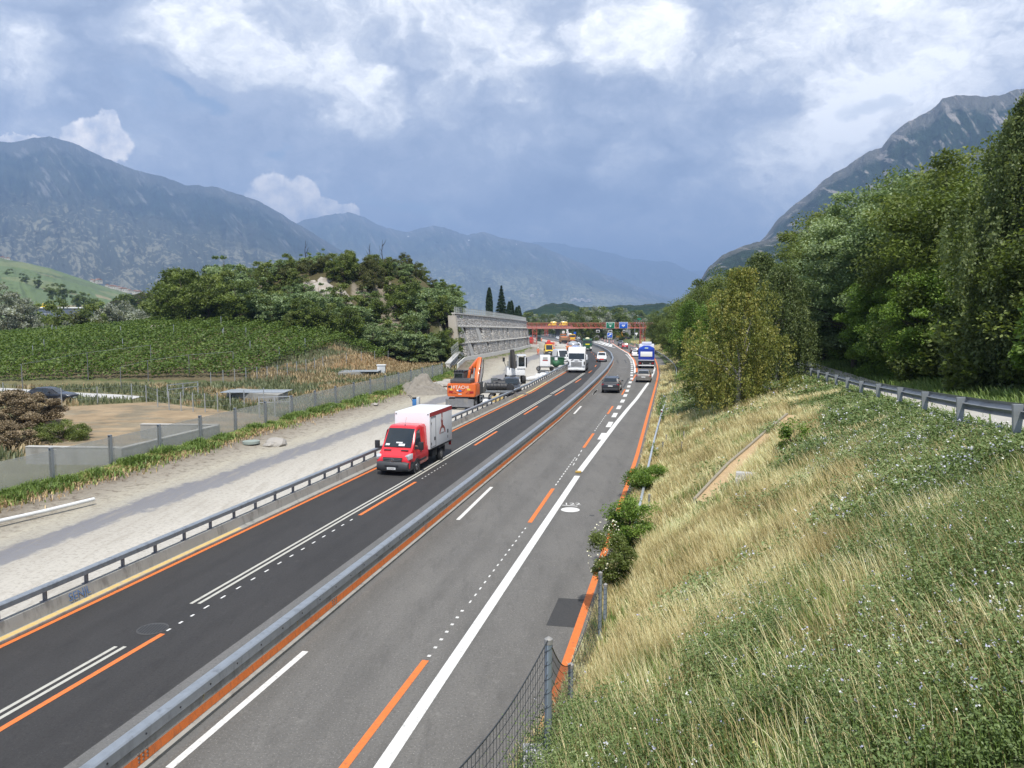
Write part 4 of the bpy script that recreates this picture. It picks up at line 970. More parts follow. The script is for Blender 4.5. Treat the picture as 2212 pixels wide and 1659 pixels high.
wire_fence('thin wire fence on grey posts bordering the brown mown field', [c1(30, 1150), c1(490, 1200), c1(775, 1190), c1(1045, 1160), c1(1160, 1175), c1(1250, 1210), c1(1340, 1235), c1(1435, 1245), c1(1530, 1250), c1(1625, 1255), c1(1725, 1250), c1(1825, 1240), c1(1935, 1225), c1(2090, 1200)], 1.7)
wire_fence('thin wire fence on grey posts climbing between vineyard and dry grass', [c2(393, 1050), c2(475, 1035), c2(553, 1025), c2(628, 1018), c2(702, 1010), c2(770, 1005), c2(838, 995), c2(905, 982), c2(967, 970), c2(1030, 955), c2(1088, 945), c2(1143, 932), c2(1300, 905), c2(1400, 890), c2(1490, 884), c2(1580, 882), c2(1670, 880), c2(1760, 880)], 1.6)
def trellis(lab, pts, th=2.6):
    t = thing('vineyard_wire_frame', lab, 'wire frame'); gs = [hit(*p) for p in pts]
    for g in gs: MB().beam(g - Vector((0, 0, .2)), g + Vector((0, 0, th)), .06).build('pole', GALVD, t)
    m = MB()
    for i in range(len(gs) - 1): m.beam(gs[i] + Vector((0, 0, th)), gs[i + 1] + Vector((0, 0, th)), .022)
    m.build('cable', TUB, t, smooth=0)
trellis('pole and cable frame at the front of the vineyard by the road', [c1(960, 1075), c1(1175, 1010), c1(1500, 960), c1(1850, 930)])
trellis('tall single pole and sagging cable at the left vineyard edge', [c1(183, 1130), c1(700, 1000), c1(1200, 930)], 3.4)
# farm road strip
FR = [hit(*q) for q in [c1(-60, 1075), c1(100, 1085), c1(560, 1115), c1(860, 1130), c1(1080, 1145)]]
mb = MB(); P_ = []
for i, p in enumerate(FR):
    for s_ in (-1.6, 1.6): P_.append((p.x, p.y + s_, hz(p.x, p.y + s_) + .05))
mb.add(P_, [(2 * i, 2 * i + 1, 2 * i + 3, 2 * i + 2) for i in range(len(FR) - 1)]); setp(mb.build('farm_road', mat('pale farm road', (.46, .45, .43), .9, 0, .1, 1), fix=False, smooth=0), kind='structure')
# white pipe, dirt heap, rubble, sacks on the site
p0, p1 = G(*cC(-60, 400)), G(*cC(503, 258)); mb = MB(); mb.tube([p0 + Vector((0, 0, .35)), (p0 + p1) / 2 + Vector((0, 0, .30)), p1 + Vector((0, 0, .30))], .085, 10)
setp(mb.build('plastic_pipe', mat('white pvc pipe', (.66, .67, .66), .4)), 'white plastic pipe lying in the dirt at the left edge', 'pipe')
def rock(c, r, seed, sz=.6):
    rs = random.Random(seed); bm = bmesh.new(); bmesh.ops.create_icosphere(bm, subdivisions=2, radius=1)
    for v in bm.verts: v.co = v.co * (1 + rs.uniform(-.25, .25)); v.co.x *= r * rs.uniform(.95, 1.05); v.co.y *= r * .8; v.co.z *= r * sz
    m = MB(); m.add([v.co + Vector(c) for v in bm.verts], [[v.index for v in f.verts] for f in bm.faces]); bm.free(); return m
SLAB = mat('broken concrete', (.33, .31, .28), .95, 0, .25, 2, .6, 12)
rsn = random.Random(3)
ros = [(c2(830, 1455), .75, 'wide flat broken concrete lump on the gravel edge'), (c2(795, 1462), .45, 'small broken concrete lump beside the wider flat one'), (cE(230, 700), 1.1, 'large tilted concrete slab piece by the dirt heap'), (cE(110, 720), .8, 'rounded grey rubble lump left of the tilted slab'), (cE(300, 790), .7, 'rubble block touching the excavator side'), (cE(180, 800), .6, 'low rubble lump in front of the dirt heap'), (cE(340, 640), .8, 'rubble lump behind the excavator cab side'), (c2(1490, 1195), .35, 'little flat stone near the blue plate compactor')]
for i, (q, r, lab) in enumerate(ros):
    g = G(*q); setp(rock((0, 0, 0), r, i, .45).build('concrete_rubble', SLAB, smooth=0, loc=(g.x, g.y, site_z(g.x, g.y) + r * .2)), lab, 'rubble')
def heap(px, rx, ry, h_, mt, lab, seed, name='dirt_heap', kind=None):
    g = G(*px); n = 46; V = []; F = []
    for j in range(n):
        for i in range(n):
            u, v = i / (n - 1) * 2 - 1, j / (n - 1) * 2 - 1; r = math.hypot(u, v); z = h_ * max(0, 1 - r) ** .9 * (.45 + 1.1 * float(fbm(np.array([u * 5 + seed]), np.array([v * 5]), 5, rough=.65)[0]))
            V.append((g.x + u * rx, g.y + v * ry, float(zr(g.y)) - .05 + z))
    F = [(j * n + i, j * n + i + 1, (j + 1) * n + i + 1, (j + 1) * n + i) for j in range(n - 1) for i in range(n - 1)]
    return setp(npmesh(name, V, F, mt, smooth=True), lab, 'heap')
SOILM = mat('grey heap soil', (.22, .20, .17), .95, 0, .4, 2.2, 1.0, 5, dirt=((.13, .115, .095), .8, 2.2))
heap(c2(1810, 1100), 3.2, 3.4, 2.0, SOILM, 'grey soil heap against the end of the glass fence', 1)
heap(c4(1480, 870), 3.2, 5, 1.3, SOILM, 'low sand heap below the concrete gantry plinth', 4)
# ---------------------------------------------------------------- mountains
def mountain_material(name, forest, rock, meadow, rockamt, meadowamt, snow=False, sc=1.0, clf=.2):
    m = bpy.data.materials.new(name); m.use_nodes = True; t = NB(m.node_tree); t.t.nodes.clear()
    p = t.n('ShaderNodeBsdfPrincipled'); o = t.n('ShaderNodeOutputMaterial'); t.t.links.new(p.outputs[0], o.inputs[0])
    q = t.n('ShaderNodeAttribute', attribute_name='place').outputs['Vector']     # (along km, up 0..1, steep)
    s = t.n('ShaderNodeSeparateXYZ'); t.put(s.inputs[0], q)
    f = s.outputs[1]; xs = s.outputs[0]
    def vec(a, c_): nd = t.n('ShaderNodeCombineXYZ'); t.put(nd.inputs[0], a); t.put(nd.inputs[1], c_); return nd.outputs[0]
    iso = t.v('MULTIPLY', q, (1.0 * sc, 2.0, 0)); isow = t.v('ADD', iso, t.v('SCALE', t.noise(iso, 4, 3, .5, col=True), scale=.25))
    n1 = t.noise(isow, 2.2, 8, .6); nB = t.noise(isow, 9, 9, .66); n3 = t.noise(t.v('MULTIPLY', isow, (1, 1.9, 1)), 17, 6, .6)
    dg = vec(t.m('ADD', t.m('MULTIPLY', xs, 7.0 * sc), t.m('MULTIPLY', f, 8.0)), t.m('SUBTRACT', t.m('MULTIPLY', f, 2.2), t.m('MULTIPLY', xs, .8 * sc)))
    nC = t.noise(dg, 1.6, 8, .62)
    c = t.mix(t.ramp(nB, [(.35, 0.), (.65, 1.)]), tuple(x * .6 for x in forest), tuple(x * 1.5 for x in forest))
    c = t.mix(t.m('MULTIPLY', t.sstep(n1, .40, .62), .35), c, tuple(.6 * a + .4 * g for a, g in zip(forest, meadow)))
    low = t.sstep(t.m('ADD', f, t.m('MULTIPLY', t.m('SUBTRACT', n1, .5), .9)), .60, .42)
    c = t.mix(t.m('MULTIPLY', low, .5 * meadowamt), c, tuple(.5 * (a + g) for a, g in zip(forest, meadow)))
    fld = t.m('MULTIPLY', low, t.sstep(t.m('ADD', t.m('MULTIPLY', n1, .55), t.m('MULTIPLY', n3, .75)), .66, .70)); c = t.mix(t.m('MULTIPLY', fld, meadowamt), c, meadow)
    up_ = t.sstep(t.m('ADD', f, t.m('MULTIPLY', t.m('SUBTRACT', n1, .5), .8)), .50, .68)
    st_ = t.m('MULTIPLY', t.m('MULTIPLY', up_, t.sstep(nC, .54, .60)), t.sstep(n1, .42, .56)); c = t.mix(t.m('MULTIPLY', st_, rockamt), c, rock)
    cliff = t.m('MULTIPLY', t.sstep(t.m('ADD', t.m('MULTIPLY', nB, .8), t.m('MULTIPLY', nC, .5)), .76, .84), up_); c = t.mix(t.m('MULTIPLY', cliff, clf), c, rock)
    hi = t.sstep(t.m('ADD', f, t.m('MULTIPLY', t.m('SUBTRACT', nB, .5), .3)), .84, .93); c = t.mix(t.m('MULTIPLY', hi, rockamt * .6), c, tuple(x * .6 for x in rock))
    if snow: c = t.mix(t.m('MULTIPLY', t.sstep(t.noise(t.v('MULTIPLY', q, (7, 9, 0)), 1.5, 3, .5), .71, .73), t.sstep(f, .80, .86)), c, (.8, .82, .85))
    t.put(p.inputs['Base Color'], c); p.inputs['Roughness'].default_value = .95; p.inputs['Specular IOR Level'].default_value = .05
    bn = t.n('ShaderNodeBump'); bn.inputs['Strength'].default_value = .9; bn.inputs['Distance'].default_value = 60
    t.put(bn.inputs['Height'], nB); t.t.links.new(bn.outputs[0], p.inputs['Normal']); return m
def mountain(name, ridge, D, Db, mt, seed, jag=3.0, prof=1.15, spur=.16, zbase=-12, nrow=90):
    px = np.arange(ridge[0][0], ridge[-1][0] + 1, 3.0); py = np.interp(px, [r[0] for r in ridge], [r[1] for r in ridge])
    py = py - jag * (fbm(px / 17. + seed, px * 0 + seed, 5, rough=.62) - .5) * 2
    n = len(px); V = []; P = []
    dirs = np.array([list(pdir(a, c)) for a, c in zip(px, py)]); dirs = dirs / np.linalg.norm(dirs[:, :2], axis=1)[:, None]
    zr_ = CH + dirs[:, 2] * D
    for j in range(nrow + 12):
        if j < nrow:
            f = j / (nrow - 1); r = Db + (D - Db) * f
            sp = (fbm(px / 55. + seed * 3 + f * .9, f * 2.2 + px * 0 + seed, 6, ridged=True, rough=.55) - .5) * 2
            z = zbase + (zr_ - zbase) * (f ** prof) * (1 + spur * sp * math.sin(math.pi * min(1, f ** .8)) * (1 - f * .5))
            rr = r + (D - Db) * .10 * sp * math.sin(math.pi * f)
            up = np.full(n, f)
        else:
            g = (j - nrow + 1) / 12; rr = np.full(n, D + g * (D - Db) * .8); z = zr_ * (1 - g * 1.0) + zbase * g; up = np.full(n, 1 - g)
        V.append(np.stack([dirs[:, 0] * rr, dirs[:, 1] * rr, z], -1)); P.append(np.stack([px / 1660 * D / 1000., up, px * 0], -1))
    V = np.array(V).reshape(-1, 3); P = np.array(P).reshape(-1, 3); m_ = nrow + 12
    i = np.arange(m_ - 1)[:, None] * n + np.arange(n - 1)[None]; F = np.stack([i, i + 1, i + n + 1, i + n], -1).reshape(-1, 4)
    return setp(npmesh(name, V, F, mt, {'place': P}, smooth=True), kind='structure')
mountain('mountain', [(-520, 380), (-300, 330), (-100, 320), (0, 306), (30, 307), (60, 302), (82, 296), (105, 294), (130, 300), (170, 313), (230, 343), (300, 370), (352, 382), (400, 399), (440, 402), (470, 405), (520, 420), (560, 436), (600, 458), (640, 482), (700, 518), (760, 556), (820, 590), (880, 630), (960, 668), (1000, 676)], 8500, 4200,
         mountain_material('big slope', (.018, .032, .026), (.23, .225, .22), (.25, .24, .17), .65, .85), 2.0, 3, 1.12, .14)
mountain('mountain', [(560, 520), (620, 490), (648, 478), (700, 465), (725, 461), (745, 461), (752, 459), (790, 470), (820, 487), (850, 497), (880, 500), (905, 494), (935, 488), (960, 492), (990, 503), (1010, 508), (1020, 504), (1045, 502), (1080, 513), (1120, 520), (1160, 528), (1200, 545), (1250, 565), (1300, 590), (1360, 612), (1420, 635), (1500, 662), (1560, 676)], 13500, 7800,
         mountain_material('middle range', (.05, .07, .06), (.26, .25, .24), (.26, .27, .18), .6, .9, True), 5.0, 3, 1.1, .15)
mountain('mountain', [(1040, 560), (1120, 530), (1165, 522), (1200, 523), (1235, 533), (1275, 537), (1290, 540), (1340, 552), (1365, 560), (1400, 562), (1440, 563), (1480, 580), (1520, 600), (1600, 650)], 20000, 15000,
         mountain_material('blue range', (.05, .07, .065), (.2, .2, .2), (.2, .2, .15), .4, .5), 8.0, 4, 1.0, .1)
mountain('mountain', [(1380, 600), (1470, 592), (1500, 586), (1545, 580), (1600, 570), (1700, 560), (1800, 600)], 26000, 21000,
         mountain_material('farthest range', (.05, .07, .065), (.2, .2, .2), (.2, .2, .15), .3, .4), 11.0, 3, 1.0, .08)
mountain('mountain', [(1500, 640), (1560, 600), (1620, 545), (1655, 510), (1675, 480), (1700, 455), (1740, 425), (1780, 388), (1830, 360), (1870, 330), (1905, 318), (1925, 290), (1960, 262), (2000, 244), (2020, 230), (2035, 212), (2062, 205), (2090, 205), (2130, 209), (2160, 205), (2212, 190), (2300, 150), (2500, 110), (2900, 90)], 4300, 2100,
         mountain_material('right cliff mountain', (.020, .038, .022), (.36, .33, .30), (.06, .09, .04), .85, .5, sc=2.0, clf=.8), 14.0, 4, 1.0, .10)
mountain('mountain', [(1400, 674), (1450, 656), (1480, 640), (1500, 622), (1530, 580), (1560, 550), (1600, 535), (1640, 522), (1680, 508), (1720, 498), (1760, 480), (1850, 430), (1950, 380), (2100, 330), (2300, 250), (2600, 200)], 2500, 1300,
         mountain_material('near cliff shoulder', (.026, .048, .024), (.34, .32, .30), (.08, .11, .05), .9, .5, sc=3.0, clf=.9), 21.0, 4, 1.0, .12)
# vineyard hillside on the left and low wooded hills
HILLM = bpy.data.materials.new('vineyard hillside'); HILLM.use_nodes = True
t = NB(HILLM.node_tree); t.t.nodes.clear(); p = t.n('ShaderNodeBsdfPrincipled'); o = t.n('ShaderNodeOutputMaterial'); t.t.links.new(p.outputs[0], o.inputs[0])
q = t.n('ShaderNodeAttribute', attribute_name='place').outputs['Vector']
v1 = t.n('ShaderNodeTexVoronoi'); t.put(v1.inputs['Vector'], t.v('MULTIPLY', q, (9, 7, 0))); v1.inputs['Scale'].default_value = 1.0
s = t.n('ShaderNodeSeparateXYZ'); t.put(s.inputs[0], v1.outputs['Color'])
c = t.ramp(s.outputs[0], [(0, (.075, .11, .05)), (.3, (.10, .15, .055)), (.55, (.085, .12, .05)), (.75, (.14, .17, .07)), (.9, (.26, .22, .13)), (1, (.05, .09, .035))])
sx = t.n('ShaderNodeSeparateXYZ'); t.put(sx.inputs[0], q)
c = t.mix(t.m('MULTIPLY', t.m('GREATER_THAN', t.m('SINE', t.m('MULTIPLY', t.m('ADD', sx.outputs[0], sx.outputs[1]), 900.)), .2), .18), c, (.05, .07, .03))
c = t.mix(t.sstep(t.noise(t.v('MULTIPLY', q, (10, 22, 0)), 2, 5, .6), .60, .66), c, (.028, .05, .022))
t.put(p.inputs['Base Color'], c); p.inputs['Roughness'].default_value = .95
mountain('vineyard_hillside', [(-400, 500), (-150, 535), (0, 557), (60, 569), (110, 580), (170, 600), (230, 620), (300, 640), (350, 652), (420, 665), (480, 674)], 1700, 620, HILLM, 31.0, 1.2, .8, .05, nrow=60)
mountain('wooded_hill', [(1130, 676), (1165, 664), (1190, 656), (1220, 653), (1245, 660), (1290, 666), (1340, 660), (1380, 658), (1430, 655), (1480, 658), (1540, 640), (1600, 640)], 1500, 950, mountain_material('wooded hill', (.03, .06, .022), (.3, .27, .2), (.10, .16, .06), .2, .8, sc=6), 37.0, 4, .8, .10, nrow=40)
mountain('small_scrub_hill', [(215, 672), (240, 650), (270, 640), (310, 632), (350, 636), (380, 650), (420, 672)], 420, 330, mountain_material('scrub hill', (.05, .08, .03), (.3, .24, .15), (.26, .20, .11), .5, 1.0, sc=20), 41.0, 2, .7, .05, nrow=30)
# ---------------------------------------------------------------- foliage makers
def leafquads(C, size, rs, up=.5, aspect=.55, dirv=None):
    n = len(C); N = rs.normal(size=(n, 3)); N[:, 2] = np.abs(N[:, 2]) + up; N /= np.linalg.norm(N, axis=1)[:, None]
    A = rs.normal(size=(n, 3)) if dirv is None else dirv + rs.normal(size=(n, 3)) * .35
    A -= N * (A * N).sum(1)[:, None]; A /= np.linalg.norm(A, axis=1)[:, None] + 1e-9; B = np.cross(N, A)
    s = (size * rs.uniform(.6, 1.3, n))[:, None] * .5
    V = np.stack([C - A * s, C + B * s * aspect, C + A * s, C - B * s * aspect], 1).reshape(-1, 3)
    return V, np.arange(4 * n).reshape(-1, 4)
def crown_clumped(rs, ells, ncl, per, cr, flat, leaf, core=.45):
    C = []; T = []; cen = []
    vol = np.array([e[3] * e[4] * e[5] for e in ells]); vol = vol ** .7 / (vol ** .7).sum()
    for e, w in zip(ells, vol):
        for k in range(max(1, int(ncl * w))):
            d = rs.normal(size=3); d /= np.linalg.norm(d); r = core + (1 - core) * rs.rand() ** .55
            c = np.array(e[:3]) + d * r * np.array(e[3:6]) * rs.uniform(.85, 1.1)
            m = int(per * rs.uniform(.5, 1.4)); rad = cr * rs.uniform(.6, 1.35)
            pts = rs.normal(size=(m, 3)); pts /= np.linalg.norm(pts, axis=1)[:, None]; pts *= (rs.rand(m) ** .45)[:, None]
            pts[:, 2] *= flat; pts[:, 2] -= .25 * (pts[:, 0] ** 2 + pts[:, 1] ** 2) * flat
            C.append(c + pts * rad); T.append(np.clip(rs.normal(.5, .17) + rs.normal(0, .13, m), 0, 1)); cen.append(c)
    C = np.concatenate(C); T = np.concatenate(T); V, F = leafquads(C, leaf, rs, .55)
    return V, F, np.repeat(T, 4), np.array(cen)
def crown_weeping(rs, H0, Rx, zlow, nst, leaf, per_m=26, slen=(1.2, 3.2)):
    C = []; T = []; cen = []
    for k in range(nst):
        a = rs.uniform(0, 2 * math.pi); zt = zlow + (H0 - zlow) * rs.rand() ** .8; f = (zt - zlow) / (H0 - zlow)
        rmax = Rx * (np.sin(math.pi * min(.98, (1 - f) * .60 + .05)) ** .85) * (1 + .18 * math.sin(2 * a + 1) + .16 * math.sin(f * 17 + 2 * a)); r = rmax * rs.uniform(.35, 1.05) * (1 + .22 * math.sin(a * 3 + f * 9))
        L = rs.uniform(*slen) * (.5 + .6 * (1 - f)); m = int(L * per_m); s = rs.rand(m)
        P = np.stack([r * math.cos(a) + s * .35 * math.cos(a) * (1 - s), r * math.sin(a) + s * .35 * math.sin(a) * (1 - s), zt - s ** 1.2 * L + .25 * (1 - (2 * s - 1) ** 2)], -1)
        P += rs.normal(0, .085, (m, 3)); P = P[P[:, 2] > .15]; C.append(P); T.append(np.clip(rs.normal(.5, .2) + rs.normal(0, .14, len(P)), 0, 1)); cen.append(np.array([r * .8 * math.cos(a), r * .8 * math.sin(a), zt]))
    C = np.concatenate(C); T = np.concatenate(T); V, F = leafquads(C, leaf, rs, .1, .6, np.tile([[0, 0, -1.]], (len(C), 1)))
    return V, F, np.repeat(T, 4), np.array(cen)
def crown_conifer(rs, H0, Rx, zlow, n, leaf):
    f = rs.rand(n) ** 1.35; a = rs.uniform(0, 2 * math.pi, n); lay = np.round(f * H0 / .9) * .9 / H0; f = np.clip(f * .72 + lay * .28, 0, 1)
    r = Rx * (1 - f) * (.35 + .65 * rs.rand(n) ** .5) * (1 + .25 * np.sin(a * 7 + f * 40)); z = zlow + (H0 - zlow) * f - r * .28
    C = np.stack([r * np.cos(a), r * np.sin(a), z], -1); V, F = leafquads(C, leaf, rs, .6, .4, np.stack([np.cos(a), np.sin(a), -.3 + 0 * a], -1))
    return V, F, np.repeat(np.clip(rs.normal(.5, .2, n), 0, 1), 4), C[:40]
def crown_column(rs, H0, Rx, n, leaf):
    f = rs.rand(n); a = rs.uniform(0, 2 * math.pi, n); r = Rx * np.sin(math.pi * np.clip(f * .86 + .12, 0, 1)) ** .6 * rs.uniform(.75, 1.05, n)
    C = np.stack([r * np.cos(a), r * np.sin(a), f * H0], -1); V, F = leafquads(C, leaf, rs, .2, .5, np.tile([[0, 0, 1.]], (n, 1)))
    return V, F, np.repeat(np.clip(rs.normal(.5, .2, n), 0, 1), 4), C[:2]
BARK = mat('brown bark', (.085, .065, .048), .9, 0, .3, 6, .8, 20); BARKW = mat('birch bark', (.34, .32, .29), .8, 0, .4, 5)
def trunk_mb(rs, h, r, cen, nb=12, z0=.25, lean=.3):
    m = MB(); k = 7; pts = []; dx = rs.normal(0, lean); dy = rs.normal(0, lean)
    for i in range(k + 1): f = i / k; pts.append((dx * f * f + rs.normal(0, .03 * h / 8), dy * f * f + rs.normal(0, .03 * h / 8), -.4 + (h + .4) * f))
    m.tube(pts, [r * (1.25 - .0 * i if i == 0 else 1) * (1 - .85 * i / k) for i in range(k + 1)], 8)
    idx = rs.permutation(len(cen))[:nb]
    for j in idx:
        c = cen[j]; f = np.clip((c[2] / h) * rs.uniform(.45, .75), z0, .92); i = f * k; b_ = Vector(pts[int(i)]).lerp(Vector(pts[min(k, int(i) + 1)]), i % 1)
        e = Vector(c); mid = b_.lerp(e, .5) + Vector((0, 0, .08 * (e - b_).length)); rr = r * (1 - f) * .55 + .015
        m.tube([b_, mid, e], [rr, rr * .6, rr * .2], 5)
    return m
GREENS = {
 'robinia': leafmat('robinia leaves', [(.055, .085, .030), (.125, .17, .078), (.22, .27, .15)], gain=1.8),
 'dark': leafmat('dark broad leaves', [(.036, .052, .012), (.076, .104, .022), (.145, .18, .045)], gain=1.7),
 'mid': leafmat('mid green leaves', [(.048, .067, .015), (.098, .128, .030), (.17, .20, .06)]),
 'bright': leafmat('bright green leaves', [(.05, .09, .012), (.11, .18, .03), (.20, .28, .06)]),
 'yellow': leafmat('yellowing birch leaves', [(.070, .090, .020), (.140, .155, .038), (.27, .245, .075)], gain=1.7),
 'birch': leafmat('birch leaves', [(.045, .068, .022), (.090, .12, .042), (.16, .19, .075)]),
 'silver': leafmat('silvery leaves', [(.10, .115, .085), (.20, .215, .18), (.34, .36, .31)]),
 'olive': leafmat('olive scrub leaves', [(.035, .045, .014), (.075, .085, .028), (.13, .125, .05)]),
 'conifer': leafmat('conifer needles', [(.010, .022, .010), (.022, .042, .018), (.04, .065, .028)], .15),
 'dead': leafmat('dead brown leaves', [(.085, .062, .036), (.19, .145, .085), (.33, .265, .175)], .3, gain=1.2)}
def tree(name, cat, label, group, loc, parts, rz=0, bark=BARK, seed=0, nb=12, tr=.16, h=8, sc=1.0, tz=.25):
    V, F, T, cen = parts['geo']
    t = thing(name, label, cat, loc, rz, group); t.scale = (sc,) * 3
    npmesh('crown', V, F, parts['mat'], {'tint': T}, parent=t)
    if tr: trunk_mb(np.random.RandomState(seed), h, tr, cen, nb, tz).build('trunk', bark, t, fix=False, smooth=60)
    return t
# ---------------------------------------------------------------- trees on the right
rs = np.random.RandomState(11)
g0 = hit(1592, 884)
def at_bank(px, Y): X = atY(px, 675, Y).x; return (X, Y, hz(X, Y))
tree('birch_tree', 'tree', 'yellowing birch tree with hanging foliage down to the grass beside the road bank', None, at_bank(1600, 50), {'geo': crown_weeping(rs, 9.2, 2.9, .5, 900, .15, 34, (.9, 2.0)), 'mat': GREENS['yellow']}, bark=BARKW, h=8.4, nb=16, seed=3)
tree('birch_tree', 'tree', 'green weeping birch standing right of the yellowing birch at the path', None, at_bank(1683, 57), {'geo': crown_weeping(rs, 8.7, 2.6, .6, 780, .15, 32, (1.2, 2.6)), 'mat': GREENS['birch']}, bark=BARKW, h=8.0, nb=16, seed=4)
tree('birch_tree', 'tree', 'taller olive green birch rising behind the yellowing birch', None, at_bank(1640, 68), {'geo': crown_weeping(rs, 11, 3.0, .8, 700, .18, 26, (1.0, 2.2)), 'mat': GREENS['birch']}, bark=BARKW, h=10.0, nb=16, seed=5)
tree('bushy_tree', 'tree', 'low leafy tree at the foot of the yellowing birch on its shady left side', None, at_bank(1545, 57), {'geo': crown_clumped(rs, [(0, 0, 2.6, 2.3, 2.3, 2.6)], 60, 260, .75, .8, .17), 'mat': GREENS['mid']}, h=4, seed=6)
RG = 'leafy trees of the wood beside the raised path'
def broad(rs, h, r, leaf, ncl, per, flat=.55, zc=.62, low=.0):
    ells = [(0, 0, h * zc, r, r, h * (1 - zc)), (rs.uniform(-.4, .4) * r, rs.uniform(-.4, .4) * r, h * .42, r * .95, r * .9, h * .30)]
    if low: ells.append((0, 0, h * .22, r * .8, r * .8, h * .22))
    return crown_clumped(rs, ells, ncl, per, r * .30, flat, leaf)
fgeo = {}
def proto(key, h, r, leaf, ncl, per, flat, mt, low=0, seed=1):
    rs_ = np.random.RandomState(seed); V, F, T, cen = broad(rs_, h, r, leaf, ncl, per, flat, low=low); fgeo[key] = (V, F, T, cen, mt, h)
def place(key, name, label, group, loc, rz, sc, first={}, lean=0):
    if key not in first:
        V, F, T, cen, mt, h = fgeo[key]; t = tree(name, 'tree', label, group, loc, {'geo': (V, F, T, cen), 'mat': GREENS[mt]}, rz, h=h * .82, tr=h * .016, nb=16, seed=len(first) + 7, tz=.3); first[key] = t; t.scale = sc if isinstance(sc, tuple) else (sc,) * 3; t.name = name
        return t
    t = dup(first[key], loc, rz, label, group, sc); t.name = name; return t
proto('rob', 14, 5.0, .26, 150, 420, .42, 'robinia', 0, 1); proto('oak', 14, 5.2, .24, 160, 430, .7, 'dark', 1, 2); proto('ash', 13, 4.4, .24, 140, 420, .6, 'mid', 1, 3); proto('lime', 9, 3.6, .20, 110, 420, .55, 'bright', 1, 4)
FOR = [('rob', 1838, 432, 67, 'pale green feathery tree with layered foliage over the bright bend of the path', 0), ('ash', 1765, 455, 82, 'tall mid green tree rising just right of the birches', 1), ('oak', 1900, 405, 70, None, 2), ('rob', 1955, 390, 60, None, 3),
       ('ash', 2045, 345, 52, None, .5), ('oak', 2110, 310, 47, None, 1.4), ('oak', 1990, 400, 66, None, 4), ('ash', 1700, 505, 99, None, .3), ('oak', 1650, 540, 115, None, 2.2), ('rob', 1600, 575, 130, None, 2.9), ('lime', 1905, 590, 57, 'bright yellow green young tree in front of the darker wood', 1.1),
       ('lime', 2030, 560, 46, None, 2.0), ('lime', 1960, 610, 52, None, 3.3), ('oak', 2190, 350, 50, None, 4.4), ('oak', 1820, 470, 92, None, 5.2), ('ash', 2200, 440, 38, None, 5.9), ('rob', 2260, 330, 44, None, .9), ('oak', 2350, 330, 40, None, 2.4), ('ash', 2360, 420, 31, None, 3.9), ('oak', 1930, 450, 85, None, .2), ('oak', 2060, 420, 75, None, 3.0)]
for k, (key, px, pt, Y, lab, rz) in enumerate(FOR):
    X = max(atY(px, 675, Y).x, float(xT(18.0, Y))); z = hz(X, Y); top = CH + (675 - pt) / FPX * Y * 1.02; h = fgeo[key][5]
    s_ = (top - z) / h
    place(key, {'rob': 'robinia_tree', 'oak': 'oak_tree', 'ash': 'ash_tree', 'lime': 'young_tree'}[key], lab or {'rob': 'feathery pale green robinia in the wood right of the path', 'oak': 'dark green dense tree in the wood right of the path', 'ash': 'mid green leafy tree in the wood right of the path', 'lime': 'bright green young tree at the edge of the wood right of the path'}[key],
          None if lab else RG + ' (' + {'rob': 'feathery', 'oak': 'dark', 'ash': 'mid green', 'lime': 'bright young'}[key] + ')', (X, Y, z - .1), rz, (s_ * .98, s_ * .98, s_))
tree('weeping_birch', 'tree', 'very tall weeping birch with hanging twigs at the right edge', None, at_bank(2205, 35), {'geo': crown_weeping(rs, 13.2, 2.7, 1.5, 1300, .15, 34, (1.2, 3.4)), 'mat': GREENS['birch']}, bark=BARKW, h=12.4, nb=22, seed=9)
tree('tall_oak', 'tree', 'dark tall tree closing the right edge behind the weeping birch', None, at_bank(2310, 34), {'geo': broad(rs, 10, 4.2, .2, 150, 420, .6, low=1), 'mat': GREENS['dark']}, h=8.5, seed=10)
# understory
rs_ = np.random.RandomState(77); V, F, T, cen = crown_clumped(rs_, [(0, 0, 1.7, 1.9, 1.9, 1.9)], 50, 260, .6, .7, .19); first_b = {}
for k in range(34):
    Y = rs.uniform(24, 110); X = float(xT(rs.uniform(19.5, 25), Y)); mt = ['dark', 'mid', 'dark', 'bright'][k % 4]
    lab = {'dark': 'dark green undergrowth bush beneath the wood', 'mid': 'mid green undergrowth bush beneath the wood', 'bright': 'bright green undergrowth bush beneath the wood'}[mt]
    sc = rs.uniform(.8, 1.7)
    if mt not in first_b:
        t = tree('undergrowth_bush', 'bush', lab, 'undergrowth bushes, ' + mt, (X, Y, hz(X, Y)), {'geo': (V, F, T, cen), 'mat': GREENS[mt]}, h=2.6, tr=.07, seed=k, nb=8); first_b[mt] = t; t.scale = (sc,) * 3
    else: dup(first_b[mt], (X, Y, hz(X, Y)), rs.uniform(0, 6), lab, 'undergrowth bushes, ' + mt, sc)
